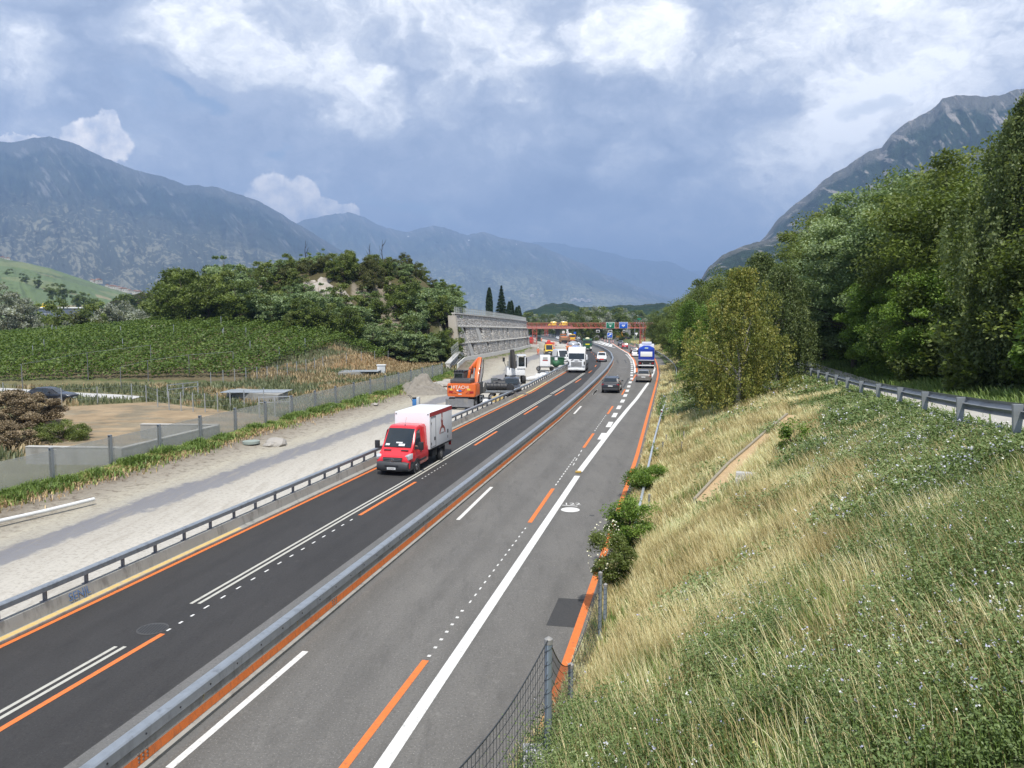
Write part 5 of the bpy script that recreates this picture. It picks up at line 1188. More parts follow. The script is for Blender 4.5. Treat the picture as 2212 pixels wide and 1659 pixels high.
# trees further along the bank
for k, (px, pt, Y, key) in enumerate([(1535, 600, 92, 'ash'), (1500, 612, 112, 'oak'), (1560, 585, 104, 'oak'), (1475, 640, 135, 'ash'), (1452, 655, 158, 'oak'), (1520, 640, 84, 'lime'), (1490, 660, 120, 'lime'), (1440, 665, 185, 'ash'), (1425, 672, 225, 'oak'), (1465, 668, 150, 'lime'), (1445, 690, 175, 'lime')]):
    X = atY(px, 675, Y).x; X = max(X, float(xGR(Y)) + 3.2); z = hz(X, Y); top = CH + (675 - pt) / FPX * Y; s_ = (top - z) / fgeo[key][5]
    place(key, {'oak': 'oak_tree', 'ash': 'ash_tree', 'lime': 'young_tree'}[key], {'oak': 'dark tree on the bank between the guard rail and the birches', 'ash': 'mid green tree on the bank between the guard rail and the birches', 'lime': 'low bright tree on the bank between the guard rail and the birches'}[key], 'trees along the far bank, ' + key, (X, Y, z - .1), k * 1.3, (s_ * .95, s_ * .95, s_))
# bushes by the near guard rail
def bush(lab, loc, rx, rz_, mtn, ncl, per, cr, leaf, seed, name='roadside_bush', flat=.7, zc=.9):
    rs_ = np.random.RandomState(seed); geo = crown_clumped(rs_, [(0, 0, rz_ * zc, rx, rx * .9, rz_)], ncl, per, cr, flat, leaf, .3)
    geo = (np.maximum(geo[0], [[-99, -99, -.1]]), *geo[1:]); return tree(name, 'bush', lab, None, loc, {'geo': geo, 'mat': GREENS[mtn]}, h=rz_ * 1.2, tr=.03, seed=seed, nb=10)
g = hit(1402, 1062); bush('rounded bright green bush swallowing the guard rail end', (g.x, g.y, g.z), 1.15, .8, 'bright', 46, 300, .34, .085, 1)
g = Vector((*[atY(1372, 700, 25.5).x], 25.5, 0)); bush('tall light green climber bush covering the fence beside the rail', (g.x, g.y, hz(g.x, g.y)), .85, 1.05, 'bright', 46, 320, .30, .075, 2)
g = Vector((atY(1328, 700, 21.5).x, 21.5, 0)); tb = bush('white flowering climber hanging over the fence towards the road', (g.x, g.y, hz(g.x, g.y)), .62, .95, 'mid', 40, 300, .25, .065, 3)
rs_ = np.random.RandomState(8); FLW = mat('cream blossom', (.70, .68, .50), .7, 0, .1)
C = rs_.normal(size=(330, 3)); C /= np.linalg.norm(C, axis=1)[:, None]; C = C * [.62, .6, .95] + [-.1, 0, 1.05]; C = C[(C[:, 0] < .2) & (C[:, 2] > .4)]; V, F = leafquads(C, .042, rs_, .3, .9); npmesh('blossom', V, F, FLW, parent=tb)
g = hit(1716, 985); bush('bright lime green sapling in the middle of the grassy bank', (g.x, g.y, g.z), .5, .75, 'bright', 26, 90, .22, .10, 4, 'sapling')
# dead brush on the left
g = gz(*c1(180, 1400), -.2); bush('big heap of dead brown branches and leaves behind the fence', (g.x - 1.7, g.y + .8, -.4), 4.1, 1.75, 'dead', 170, 420, .5, .15, 5, 'dead_brush', .45)
g = gz(*c1(40, 1560), -.2); bush('smaller dead brown brush lump at the left picture edge', (g.x - .6, g.y, -.3), 2.2, 1.3, 'dead', 70, 420, .5, .13, 6, 'dead_brush', .45)
g = gz(*c1(470, 1500), -.2); bush('green weedy bush sprawling right of the dead brush', (g.x, g.y, -.3), 2.0, .9, 'mid', 50, 300, .42, .10, 7, 'weed_bush', .6)
g = gz(*c1(620, 1470), -.2); bush('low green creeper at the tip of the brush pile', (g.x, g.y, -.3), 1.2, .6, 'mid', 30, 240, .3, .09, 8, 'weed_bush', .6)
# ---------------------------------------------------------------- knoll trees
proto('k_rob', 7, 2.7, .36, 46, 110, .45, 'robinia', 1, 21); proto('k_mid', 6, 2.6, .36, 42, 110, .7, 'mid', 1, 22); proto('k_olive', 4, 2.2, .30, 34, 100, .7, 'olive', 1, 23); proto('k_dark', 8, 2.9, .38, 50, 120, .7, 'dark', 1, 24); proto('k_silver', 8, 3.0, .40, 50, 110, .6, 'silver', 1, 25)
rsK = np.random.RandomState(4); cnt = 0; kp = []
LK = {'k_rob': ('robinia_tree', 'pale feathery robinia on the rocky hill'), 'k_mid': ('leafy_tree', 'mid green bushy tree on the rocky hill'), 'k_olive': ('scrub_bush', 'olive brown scrub bush on top of the rocky hill'), 'k_dark': ('dark_tree', 'dark green tree at the foot of the rocky hill'), 'k_silver': ('silver_poplar', 'silvery grey tree behind the vineyard')}
tries = 0
while cnt < 240 and tries < 6000:
    tries += 1
    px = rsK.uniform(372, 985); Y = rsK.uniform(132, 205); X = (px - CX) / FPX * Y; z = hz(X, Y) 
    r_ = math.hypot((X + 39) / 35, (Y - 178) / 40)
    if r_ > 1.18 or (xF(Y) - X) < 2.5: continue
    zrel = z - float(zr(Y)); py = 675 - (z - CH) / Y * FPX
    if any((X - a) ** 2 + (Y - c) ** 2 < 2.05 ** 2 for a, c in kp): continue
    if 620 < px < 765 and 605 < py < 672 and rsK.rand() < .5: continue
    if Y > 196: continue
    kp.append((X, Y))
    if zrel > 13.5: key = rsK.choice(['k_olive', 'k_olive', 'k_mid', 'k_rob'], p=[.4, .25, .2, .15])
    elif px < 480 and py > 650: key = rsK.choice(['k_dark', 'k_mid'], p=[.8, .2])
    elif px < 620: key = rsK.choice(['k_rob', 'k_mid', 'k_dark'], p=[.62, .23, .15])
    else: key = rsK.choice(['k_rob', 'k_mid', 'k_olive', 'k_dark'], p=[.55, .25, .08, .12])
    s_ = rsK.uniform(.75, 1.2) * (.85 if zrel > 14 else 1) * (1.3 if px < 520 else 1)
    nm, lab = LK[key]; place(key, nm, lab, 'trees of the rocky hill, ' + nm.replace('_', ' '), (X, Y, z - .2), rsK.uniform(0, 6.28), (s_, s_, s_ * rsK.uniform(.85, 1.1))); cnt += 1
for k, (px, Y, key, s_) in enumerate([(968, 141, 'k_mid', .9), (950, 140, 'k_dark', .8), (930, 139, 'k_rob', .9), (975, 144, 'k_dark', .9), (960, 150, 'k_rob', 1.1), (945, 160, 'k_rob', 1.3), (965, 165, 'k_mid', 1.2), (930, 150, 'k_rob', 1.2), (915, 142, 'k_mid', .9), (978, 138, 'k_olive', .6), (900, 139, 'k_dark', .8)]):
    X = (px - CX) / FPX * Y; nm, lab = LK[key]; place(key, nm, lab, 'trees of the rocky hill, ' + nm.replace('_', ' '), (X, Y, hz(X, Y) - .2), k * 1.1, s_)
# bare dead trees on the hill top
for k, (px, pb, pt, lab) in enumerate([(660, 545, 520, 'thin bare dead tree on the left of the hill top'), (799, 545, 525, 'small forked bare dead tree on the hill top'), (826, 552, 518, 'tallest dark bare dead tree on the hill top')]):
    Y = 176; p = atY(px, pb, Y); z0 = hz(p.x, Y); tp = atY(px, pt, Y); t = thing('dead_tree', lab, 'dead tree', (p.x, Y, z0)); m = MB(); hh = tp.z - z0; rr = random.Random(k)
    m.tube([(0, 0, -.3), (.1, 0, hh * .4), (-.15, 0, hh * .7), (.1, 0, hh)], [.14, .11, .07, .02], 6); m.build('trunk', mat('charred bark', (.03, .027, .025), .9), t); m = MB()
    for j in range(7):
        z = hh * rr.uniform(.45, .85); a = rr.uniform(-1, 1); m.tube([(0, 0, z), (a * .6, rr.uniform(-.3, .3), z + .5), (a * 1.0, rr.uniform(-.4, .4), z + 1.1 + rr.random() * .6)], [.05, .035, .012], 5)
    m.build('crown', mat('charred bark', (.03, .027, .025), .9), t)
# rock outcrops on the knoll
ROCKM = mat('pale outcrop rock', (.36, .33, .29), .95, 0, .3, .8, 1.0, 3, dirt=((.22, .17, .12), .6, .5))
for k, (px, py, r) in enumerate([(690, 632, 2.6), (715, 648, 2.2), (668, 622, 1.7), (640, 628, 1.5), (735, 640, 1.9), (700, 612, 1.5), (600, 655, 1.4), (595, 675, 1.1), (750, 662, 1.3), (455, 607, 2.0), (470, 612, 1.6), (330, 718, 1.6), (352, 714, 1.3), (285, 730, 1.0)]):
    g = hit(px, py); setp(rock((0, 0, 0), r, 40 + k, .8).build('rock_outcrop', ROCKM, smooth=0, loc=(g.x, g.y + .3, g.z)), 'pale rough rock outcrop showing between the hill trees', 'rock', 'rock outcrops on the hill')
# conifers on the wall top
for k, (px, pt, pb, kind, lab) in enumerate([(1057, 622, 672, 'c', 'tallest slender cypress above the stone wall'), (1083, 617, 676, 's', 'dark pointed spruce right of the tallest cypress'), (1100, 652, 676, 'c', 'left one of the short cypress pair above the wall'), (1105, 650, 678, 'c', 'right one of the short cypress pair above the wall'), (1116, 664, 682, 'c', 'smallest cypress nearest the far wall end'), (990, 622, 668, 's', 'spruce poking up beside the end of the hill trees'), (1121, 661, 683, 'c', 'last slim cypress above the far wall end')]):
    Y = [205, 212, 226, 230, 240, 186, 243][k]; p = atY(px, pb, Y); z0 = min(hz(p.x, Y), p.z); hh = atY(px, pt, Y).z - z0; r2 = np.random.RandomState(k)
    if kind == 'c': tree('cypress_tree', 'cypress', lab, None, (p.x, Y, z0), {'geo': crown_column(r2, hh, hh * .07 + .25, 5200, .48), 'mat': GREENS['conifer']}, h=hh * .6, tr=.1, nb=0)
    else: tree('spruce_tree', 'spruce', lab, None, (p.x, Y, z0), {'geo': crown_conifer(r2, hh, hh * .20, .4, 9000, .55), 'mat': GREENS['conifer']}, h=hh * .9, tr=.15, nb=0)
# trees behind the vineyard
for k, (px, pt, Y, key, w) in enumerate([(20, 606, 168, 'k_silver', 1.25), (52, 640, 165, 'k_silver', 1.0), (-20, 620, 172, 'k_silver', 1.2), (90, 690, 160, 'k_silver', .8), (125, 655, 178, 'k_mid', 1.0), (160, 672, 182, 'k_olive', 1.4), (185, 655, 186, 'k_mid', 1.1), (205, 665, 178, 'k_dark', .8), (238, 650, 196, 'k_silver', 1.0), (262, 645, 200, 'k_silver', 1.1), (290, 655, 205, 'k_silver', .9), (315, 665, 190, 'k_silver', .9), (340, 650, 200, 'k_mid', .9), (110, 640, 230, 'k_dark', 1.2), (150, 690, 172, 'k_silver', .8), (225, 690, 172, 'k_olive', 1.2), (352, 668, 178, 'k_silver', .8), (330, 640, 330, 'k_dark', 1.0), (300, 630, 360, 'k_dark', 1.1), (275, 632, 380, 'k_dark', 1.0), (250, 640, 370, 'k_dark', .9), (210, 640, 420, 'k_dark', 1.4), (170, 625, 600, 'k_dark', 1.6), (140, 612, 620, 'k_dark', 1.6), (120, 610, 640, 'k_dark', 1.6), (190, 630, 600, 'k_dark', 1.5), (60, 590, 900, 'k_dark', 1.6), (90, 596, 900, 'k_dark', 1.6), (30, 580, 1000, 'k_dark', 1.6)]):
    X = (px - CX) / FPX * Y; top = CH + (675 - pt) / FPX * Y; z = hz(X, Y) - .2
    if Y > 560: z = max(z, top - 9 * w)
    s_ = (top - z) / fgeo[key][5]; nm = {'k_silver': 'silver_poplar', 'k_mid': 'leafy_tree', 'k_olive': 'olive_tree', 'k_dark': 'dark_tree'}[key]
    lab = {'k_silver': 'silvery grey tree behind the crest of the vineyard', 'k_mid': 'mid green tree behind the crest of the vineyard', 'k_olive': 'olive brown tree behind the crest of the vineyard', 'k_dark': 'dark distant tree beyond the vineyard on the left'}[key]
    place(key, nm, lab, 'trees beyond the vineyard, ' + nm.replace('_', ' '), (X, Y, z), k * 1.7, (s_ * (w if s_ < 1.6 else .9), s_ * (w if s_ < 1.6 else .9), s_))
# trees behind the overpass
rb = np.random.RandomState(9)
for k in range(46):
    px = 1138 + k * 6.6 + rb.uniform(-3, 3); Y = rb.uniform(520, 640); top_px = np.interp(px, [1138, 1150, 1180, 1230, 1300, 1345, 1400, 1440], [676, 672, 676, 668, 657, 664, 674, 676]) + rb.uniform(-2, 5)
    if 1250 < px < 1420 and k % 3 == 0: Y = rb.uniform(330, 440); top_px += 10
    key = ['k_dark', 'k_mid', 'k_dark', 'k_silver'][k % 4]; X = (px - CX) / FPX * Y; z = hz(X, Y) - .5; top = CH + (675 - top_px) / FPX * Y; s_ = (top - z) / fgeo[key][5]
    nm = {'k_silver': 'silver_poplar', 'k_mid': 'leafy_tree', 'k_dark': 'dark_tree'}[key]
    place(key, nm, {'k_silver': 'silvery tree behind the far overpass', 'k_mid': 'mid green tree behind the far overpass', 'k_dark': 'dark green tree behind the far overpass'}[key], 'trees behind the overpass, ' + nm.replace('_', ' '), (X, Y, z), k * 2.1, (s_ * .8, s_ * .8, s_))
# ---------------------------------------------------------------- vineyard rows
rv = np.random.RandomState(31); VM = leafmat('vine leaves', [(.036, .068, .012), (.080, .125, .023), (.150, .195, .048)])
k = 0
ORD = ['first', 'second', 'third', 'fourth', 'fifth', 'sixth', 'seventh', 'eighth', 'ninth', 'tenth', 'eleventh', 'twelfth', 'thirteenth', 'fourteenth', 'fifteenth', 'sixteenth', 'seventeenth', 'eighteenth', 'nineteenth', 'twentieth'] + ['twenty ' + w for w in ('first', 'second', 'third', 'fourth', 'fifth', 'sixth', 'seventh', 'eighth', 'ninth')] + ['thirtieth'] + ['thirty ' + w for w in ('first', 'second', 'third', 'fourth', 'fifth', 'sixth', 'seventh', 'eighth', 'ninth')]
for Yc in np.arange(94.5, 166, 2.0):
    C = []; T = []
    n = 4600; X = rv.uniform(-118, -22, n); Y = Yc + (X + 60) * .17 + rv.normal(0, .32, n); q = xF(Y) - X
    zz = H(X, Y); ok = (q > 11) & (Y > 93.5 + np.clip(X + 35, -60, 40) * .12) & (((X + 39) / 33) ** 2 + ((Y - 178) / 36) ** 2 > .98); ok &= ~((Y < 128) & (X > -34 + (Y - 97) * .2))
    X, Y, zz = X[ok], Y[ok], zz[ok]
    if len(X) < 60: continue
    Z = zz + np.clip(rv.beta(2.2, 1.6, len(X)) * 1.75 + .1 + .25 * np.sin(X * 1.7), .05, 2.1); C = np.stack([X, Y, Z], -1)
    V, F = leafquads(C, .36, rv, .7, .8); tt = np.clip(.45 + .25 * (fbm(X / 9., Y / 9., 3) - .5) * 2 + rv.normal(0, .17, len(X)), 0, 1)
    k += 1
    setp(npmesh('vine_row', V, F, VM, {'tint': np.repeat(tt, 4)}), ORD[k - 1] + ' row of vines counted from the foot of the vineyard slope', 'vine row', 'vine rows of the near vineyard')
rp = np.random.RandomState(5)
for k in range(26):
    X = rp.uniform(-95, -30); Y = rp.uniform(100, 140); t_ = MB().beam((0, 0, 0), (0, 0, 2.3), .07); setp(t_.build('vineyard_stake', TUB, smooth=0, loc=(X, Y, hz(X, Y))), 'thin pale stake sticking out of the vines', 'stake', 'stakes in the near vineyard')
# ---------------------------------------------------------------- vehicles
def wheel(root, x, y, r, w=.22, rim=RIM, side=1, hub=.62, twin=False):
    t = MB(); t.cyl((x, y - w / 2, r), (x, y + w / 2, r), r, r, 24); o = t.build('tyre', RUBBER, None, bev=.03)
    wh = bpy.data.objects.new('wheel', None); COL.objects.link(wh); wh.parent = root; o.parent = wh
    m = MB(); ys = y + side * w / 2; m.cyl((x, ys - side * .02, r), (x, ys + side * .006, r), r * hub, r * hub * .96, 20); m.build('rim', rim, wh)
    m = MB()
    for k in range(5):
        a = k * 2 * math.pi / 5 + .3; m.box((x + math.cos(a) * r * hub * .62, ys + side * .008, r + math.sin(a) * r * hub * .62), (r * .16, .006, r * .16))
    m.cyl((x, ys, r), (x, ys + side * .02, r), r * .12, r * .1, 10); m.build('hub', BLACK if rim is RIM else GALVD, wh)
def section(L, W, H, s):
    u, zb, zm, wb, zt, wt = s; x = u * L; w = wb * W / 2; t = wt * W / 2; zb *= H; zm *= H; zt *= H
    h = [(w * .90, zb), (w * .985, zb + .10 * (zm - zb)), (w, zb + .5 * (zm - zb)), (w * .985, zb + .85 * (zm - zb)), (w * .94, zm), (t + (w * .94 - t) * .10, zm + .86 * (zt - zm)), (t * .90, zt - .02 * H * (1 if zt > zm + .05 else 0)), (t * .5, zt)]
    return [Vector((x, a, z)) for a, z in h] + [Vector((x, -a, z)) for a, z in reversed(h)]
CARS = {
 'suv': [(0.0, .30, .50, .86, .53, .80), (.012, .22, .60, .95, .62, .86), (.03, .20, .64, .98, .74, .84), (.075, .18, .655, 1.0, .95, .76), (.12, .18, .65, 1.0, .985, .77), (.33, .17, .635, 1.0, 1.0, .79), (.52, .17, .62, 1.0, .985, .78), (.60, .17, .61, 1.0, .93, .76), (.70, .17, .60, .995, .70, .82), (.735, .17, .60, .99, .625, .88), (.88, .18, .575, .98, .585, .86), (.955, .20, .53, .94, .54, .82), (.99, .24, .46, .86, .47, .76), (1, .28, .40, .78, .41, .7)],
 'wagon': [(0.0, .28, .50, .86, .54, .80), (.012, .20, .60, .95, .63, .86), (.035, .18, .65, .98, .72, .82), (.10, .16, .66, 1.0, .95, .72), (.15, .16, .655, 1.0, .985, .73), (.36, .15, .64, 1.0, 1.0, .75), (.50, .15, .63, 1.0, .98, .74), (.58, .15, .62, 1.0, .91, .72), (.69, .15, .61, .995, .68, .80), (.73, .15, .61, .99, .635, .86), (.88, .16, .57, .98, .58, .84), (.955, .18, .50, .93, .51, .8), (.99, .22, .44, .85, .45, .74), (1, .26, .38, .76, .39, .66)],
 'hatch': [(0.0, .28, .50, .86, .54, .80), (.012, .22, .60, .95, .62, .86), (.04, .18, .66, .98, .70, .82), (.13, .17, .67, 1.0, .90, .72), (.22, .17, .66, 1.0, .985, .72), (.38, .16, .64, 1.0, 1.0, .73), (.48, .16, .63, 1.0, .97, .72), (.56, .16, .62, 1.0, .90, .70), (.68, .16, .60, .995, .66, .80), (.72, .16, .60, .99, .62, .86), (.88, .16, .55, .98, .56, .84), (.955, .18, .49, .93, .50, .8), (.99, .22, .43, .85, .44, .74), (1, .26, .38, .76, .39, .66)],
 'pickup': [(0.0, .30, .56, .90, .57, .86), (.012, .26, .60, .95, .61, .9), (.03, .26, .61, .97, .62, .92), (.30, .26, .61, .99, .62, .94), (.335, .26, .62, .99, .74, .78), (.37, .24, .62, 1.0, .965, .76), (.48, .22, .62, 1.0, 1.0, .78), (.56, .22, .61, 1.0, .98, .77), (.62, .22, .61, 1.0, .92, .76), (.71, .22, .60, .995, .70, .82), (.745, .22, .60, .99, .625, .88), (.90, .22, .575, .98, .585, .86), (.96, .24, .53, .94, .54, .82), (.99, .27, .46, .88, .47, .78), (1, .30, .40, .82, .41, .74)],
 'van': [(0.0, .16, .50, .96, .92, .84), (.01, .14, .50, .98, .97, .86), (.04, .13, .50, 1.0, .995, .87), (.4, .13, .50, 1.0, 1.0, .88), (.66, .13, .49, 1.0, .99, .87), (.72, .13, .48, 1.0, .95, .86), (.80, .13, .47, 1.0, .72, .86), (.865, .13, .455, .99, .53, .88), (.895, .13, .45, .985, .475, .88), (.96, .13, .40, .96, .41, .84), (.99, .14, .33, .92, .34, .8), (1, .16, .28, .88, .29, .76)]}
def lerpS(st, u):
    for i in range(len(st) - 1):
        if st[i][0] <= u <= st[i + 1][0]:
            f = (u - st[i][0]) / (st[i + 1][0] - st[i][0]); return tuple(a + (c - a) * f for a, c in zip(st[i], st[i + 1]))
    return st[-1]
def car(name, label, cat, loc, rz, L, W, H, style, mt, group=None, lightbar=False, extra=None, rearplate=True):
    st = CARS[style]; t = thing(name, label, cat, loc, rz, group)
    # x from rear 0 to L, recentred
    ox = -L / 2
    def sec(s): return [p + Vector((ox, 0, 0)) for p in section(L, W, H, s)]
    fine = []
    for i in range(len(st) - 1):
        k = max(1, int((st[i + 1][0] - st[i][0]) * 22))
        for j in range(k): u = st[i][0] + (st[i + 1][0] - st[i][0]) * j / k; fine.append(lerpS(st, u))
    fine.append(st[-1]); MB().loft([sec(s) for s in fine]).build('body', mt, t, smooth=40)
    # windows: proud patches on the loft
    def sidep(u, f, sd):
        r = sec(lerpS(st, u)); a = r[4] if sd > 0 else r[11]; c = r[5] if sd > 0 else r[10]; p = a.lerp(c, f); return p + Vector((0, sd * .008, .002))
    cab = [s for s in st if s[4] - s[2] > .28]; u0, u1 = cab[0][0], cab[-1][0]; van = style == 'van'
    if style == 'pickup': u0 = .39
    if van: u0 = .60
    ua = u0 + .035; ub = u1 + (.055 if not van else .02); um = (ua + ub) / 2
    for sd in (-1, 1):
        parts = [(ua, um - .008), (um + .008, ub)] if not van else [(ua, ub)]
        for a, c in parts:
            m = MB(); n = 5; P = []
            for k in range(n + 1):
                u = a + (c - a) * k / n; s_ = lerpS(st, u); hi = .93 if s_[4] > .85 else .80
                P += [sidep(u, .10, sd), sidep(u, hi, sd)]
            m.add(P, [(2 * k, 2 * k + 2, 2 * k + 3, 2 * k + 1) for k in range(n)]); m.build('side_window', GLASS, t, fix=False)
    def across(ulow, uhigh, name, inset=.90, lo=.06, hi=.94, nm='windshield'):
        m = MB(); P = []; n = 4
        sgn = 1 if ulow > uhigh else -1
        for k in range(n + 1):
            u = ulow + (uhigh - ulow) * (lo + (hi - lo) * k / n); r = sec(lerpS(st, u)); top = r[6]; w = r[6].y * inset / .9 * .96
            P += [Vector((r[7].x + sgn * .012, -w, r[7].z + .012)), Vector((r[7].x + sgn * .014, 0, r[7].z + .022)), Vector((r[7].x + sgn * .012, w, r[7].z + .012))]
        F = []
        for k in range(n): F += [(3 * k, 3 * k + 1, 3 * k + 4, 3 * k + 3), (3 * k + 1, 3 * k + 2, 3 * k + 5, 3 * k + 4)]
        m.add(P, F); m.build(nm, GLASS, t, fix=False)
    if van: across(.885, .715, 0); 
    else:
        wl = {'suv': (.725, .59), 'wagon': (.72, .57), 'hatch': (.705, .55), 'pickup': (.735, .61)}[style]; across(wl[0], wl[1], 0)
        rl = {'suv': (.022, .078), 'wagon': (.03, .105), 'hatch': (.05, .19), 'pickup': (.325, .372)}[style]; across(rl[0], rl[1], 0, nm='rear_window', lo=.12, hi=.9)
    wr = .165 * H * 1.25 if H < 2 else .34; wr = min(.37, max(.31, wr))
    for ux in (.185, .80 if not van else .83):
        for sd in (-1, 1):
            x = ox + ux * L; MB().cyl((x, sd * (W / 2 - .20), wr), (x, sd * (W / 2 + .004), wr), wr * 1.17, wr * 1.17, 22).build('wheel_arch', BLACK, t); wheel(t, x, sd * (W / 2 - .105), wr, .21, side=sd)
    for sd in (-1, 1):
        nm = 'headlight'; x = ox + L * .972; y = sd * W * .34; MB().box((x, y, H * (.44 if not van else .33)), (.10, .34, .13 if not van else .2), sd * -.35).build(nm, LAMPG, t, bev=.03)
        MB().box((ox + L * .012 if not van else ox + .004, sd * W * .42, H * (.55 if not van else .40)), (.07, .26 if not van else .12, .15 if not van else .5)).build('tail_light', REDL, t, bev=.025)
        xm = ox + L * (ub + .03); MB().box((xm, sd * (W / 2 + .10), H * (.66 if not van else .55)), (.12, .22, .15 if not van else .3)).build('mirror', BLACK if mt is not WHP else DGREY, t, bev=.03)
    MB().box((ox + L * .993, 0, H * .25), (.10, W * .80, H * .12)).build('front_bumper', DGREY, t, bev=.04); MB().box((ox + L * .003, 0, H * .26), (.10, W * .84, H * .13)).build('rear_bumper', DGREY if style in ('suv', 'pickup') else mt, t, bev=.04)
    MB().box((ox + L * .992, 0, H * .40), (.05, W * .46, H * .09)).build('grille', BLACK, t, bev=.02)
    MB().box((ox + L * .993 + .055, 0, H * .27), (.01, .50, .11)).build('number_plate', PLATE, t)
    if rearplate: MB().box((ox - (.0 if style != 'van' else .012) + (.004 if style != 'van' else 0), 0, H * (.47 if style != 'van' else .25)), (.03, .50, .12)).build('number_plate', PLATE, t)
    if lightbar: MB().box((ox + L * .52, 0, H + .06), (.3, W * .5, .10)).build('light_bar', mat('orange beacon', (.6, .25, .02), .3), t, bev=.03)
    return t
def tang(xf, Y): return math.atan2(4.0, float(xf(Y + 2) - xf(Y - 2)))
def at_rear(q, rz, L):      # q: photograph point on the road under the end that faces us
    g = G(*q); return Vector((g.x + math.cos(rz) * L / 2, g.y + math.sin(rz) * L / 2, float(zr(g.y + math.sin(rz) * L / 2))))
def slope(t): 
    if t.location.y > 115: t.rotation_euler = (0, .017 * math.sin(t.rotation_euler.z), t.rotation_euler.z)
    return t
xML = off(xCB, 3.4)
cV = crop(1400, 1500, 500 * 2212 / 2074)
# dark suv ahead
a = tang(xML, 62); t = slope(car('suv_car', 'dark grey SUV with roof rails driving away in the middle lane', 'car', at_rear(c5(1300, 1360), a, 4.7), a, 4.7, 1.95, 1.72, 'suv', paint('dark graphite paint', (.028, .031, .036))))
MB().beam((-1.9, .55, 1.76), (.5, .62, 1.77), .05).beam((-1.9, -.55, 1.76), (.5, -.62, 1.77), .05).build('roof_rail', CHROME, t); MB().box((-2.36, 0, .98), (.04, 1.25, .10)).build('chrome_strip', CHROME, t)
MB().beam((-1.6, .2, 1.73), (-1.75, .2, 2.05), .02).build('antenna', BLACK, t)
a = tang(xOR, 95); car('estate_car', 'silver bronze estate car driving away behind the blue tipper', 'car', at_rear(c5(1780, 1205), a, 4.7), a, 4.7, 1.86, 1.52, 'wagon', paint('silver bronze paint', (.17, .16, .145)))
a = tang(xOR, 140) + .03; slope(car('estate_car', 'white car half hidden to the left of the blue tipper', 'car', at_rear(c5(1672, 832), a, 4.4), a, 4.4, 1.80, 1.45, 'hatch', WHP))
a = tang(xOR, 165) + .03; slope(car('family_car', 'dark brown car just ahead of the half hidden white car', 'car', at_rear(c5(1648, 783), a, 4.5), a, 4.5, 1.84, 1.58, 'suv', paint('dark brown paint', (.05, .04, .045))))
a = tang(xEX, 215); slope(car('red_car', 'bright red car with pale sticker driving towards the exit', 'car', at_rear(c5(1514, 712), a, 4.3), a, 4.3, 1.84, 1.60, 'suv', paint('bright red paint', (.42, .015, .03))))
a = tang(xEX, 260) - .1; slope(car('pickup_truck', 'dark blue grey pickup farthest ahead on the exit lane', 'pickup', at_rear(c5(1448, 671), a, 5.2), a, 5.2, 1.9, 1.8, 'pickup', paint('blue grey paint', (.06, .07, .09))))
a = tang(xML, 165) + math.pi; t = slope(car('white_pickup', 'white pickup with orange beacon and red plate coming towards us', 'pickup', at_rear(c5(1176, 888), a, 5.1), a, 5.1, 1.92, 1.82, 'pickup', WHP, lightbar=True)); MB().box((2.64, 0, .52), (.02, .75, .22)).build('red_board', mat('red board', (.55, .03, .03), .5), t)
a = tang(xML, 225) + math.pi; slope(car('oncoming_car', 'dark oncoming car left of the green lorry', 'car', at_rear(c5(872, 690), a, 4.5), a, 4.5, 1.85, 1.6, 'suv', paint('blue grey paint', (.06, .07, .09))))
a = tang(xML, 380) + math.pi; slope(car('oncoming_car', 'small white oncoming car beyond the mixer lorry', 'car', at_rear(c5(822, 573), a, 4.4), a, 4.4, 1.82, 1.5, 'hatch', WHP))
for q, col, lab in ((c5(272, 512), (.04, .05, .06), 'dark distant car leftmost under the overpass'), (c5(380, 528), (.25, .25, .26), 'grey distant car following under the overpass'), (c5(425, 532), (.06, .06, .07), 'black distant car second under the overpass'), (c5(480, 538), (.05, .08, .07), 'dark green distant car under the overpass pier'), (c5(530, 540), (.08, .09, .1), 'dark distant car rightmost under the overpass'), (c5(530, 575), (.7, .7, .7), 'low white distant van beside the orange paver')):
    a = tang(xCB, 480) + math.pi; slope(car('distant_car', lab, 'car', at_rear(q, a, 4.4), a, 4.4, 1.82, 1.5, 'hatch', paint('distant paint %s' % lab[:12], col)))
g = hit(*c1(420, 1165)); car('black_hatchback', 'black hatchback parked on the farm road in front of the vineyard', 'car', (g.x, g.y, g.z + .02), R(-4), 4.5, 1.78, 1.42, 'hatch', paint('black car paint', (.012, .012, .014)))
# yellow vans on the overpass
YV = paint('post yellow paint', (.80, .52, .02))
for (pa, pb, pt_, lab, rz) in ((398, 522, 322, 'yellow delivery van on the overpass pointing left', math.pi), (582, 648, 322, 'second yellow van on the overpass right of the first', math.pi)):
    a_ = atY(*c5(pa, 375), YB + 2.5); c_ = atY(*c5(pb, 322), YB + 2.5); Lv = c_.x - a_.x; Hh = c_.z - dz_
    car('yellow_van', lab, 'van', ((a_.x + c_.x) / 2, YB + 2.5, dz_ + .1), rz, max(5.2, Lv), 2.0, min(3.2, Hh), 'van', YV, 'yellow vans on the overpass')
g = G(*c5(955, 527)); car('yellow_car', 'bright yellow car on the side road beyond the brown field patch', 'car', (g.x, g.y, g.z), R(170), 4.6, 1.85, 1.7, 'suv', YV)
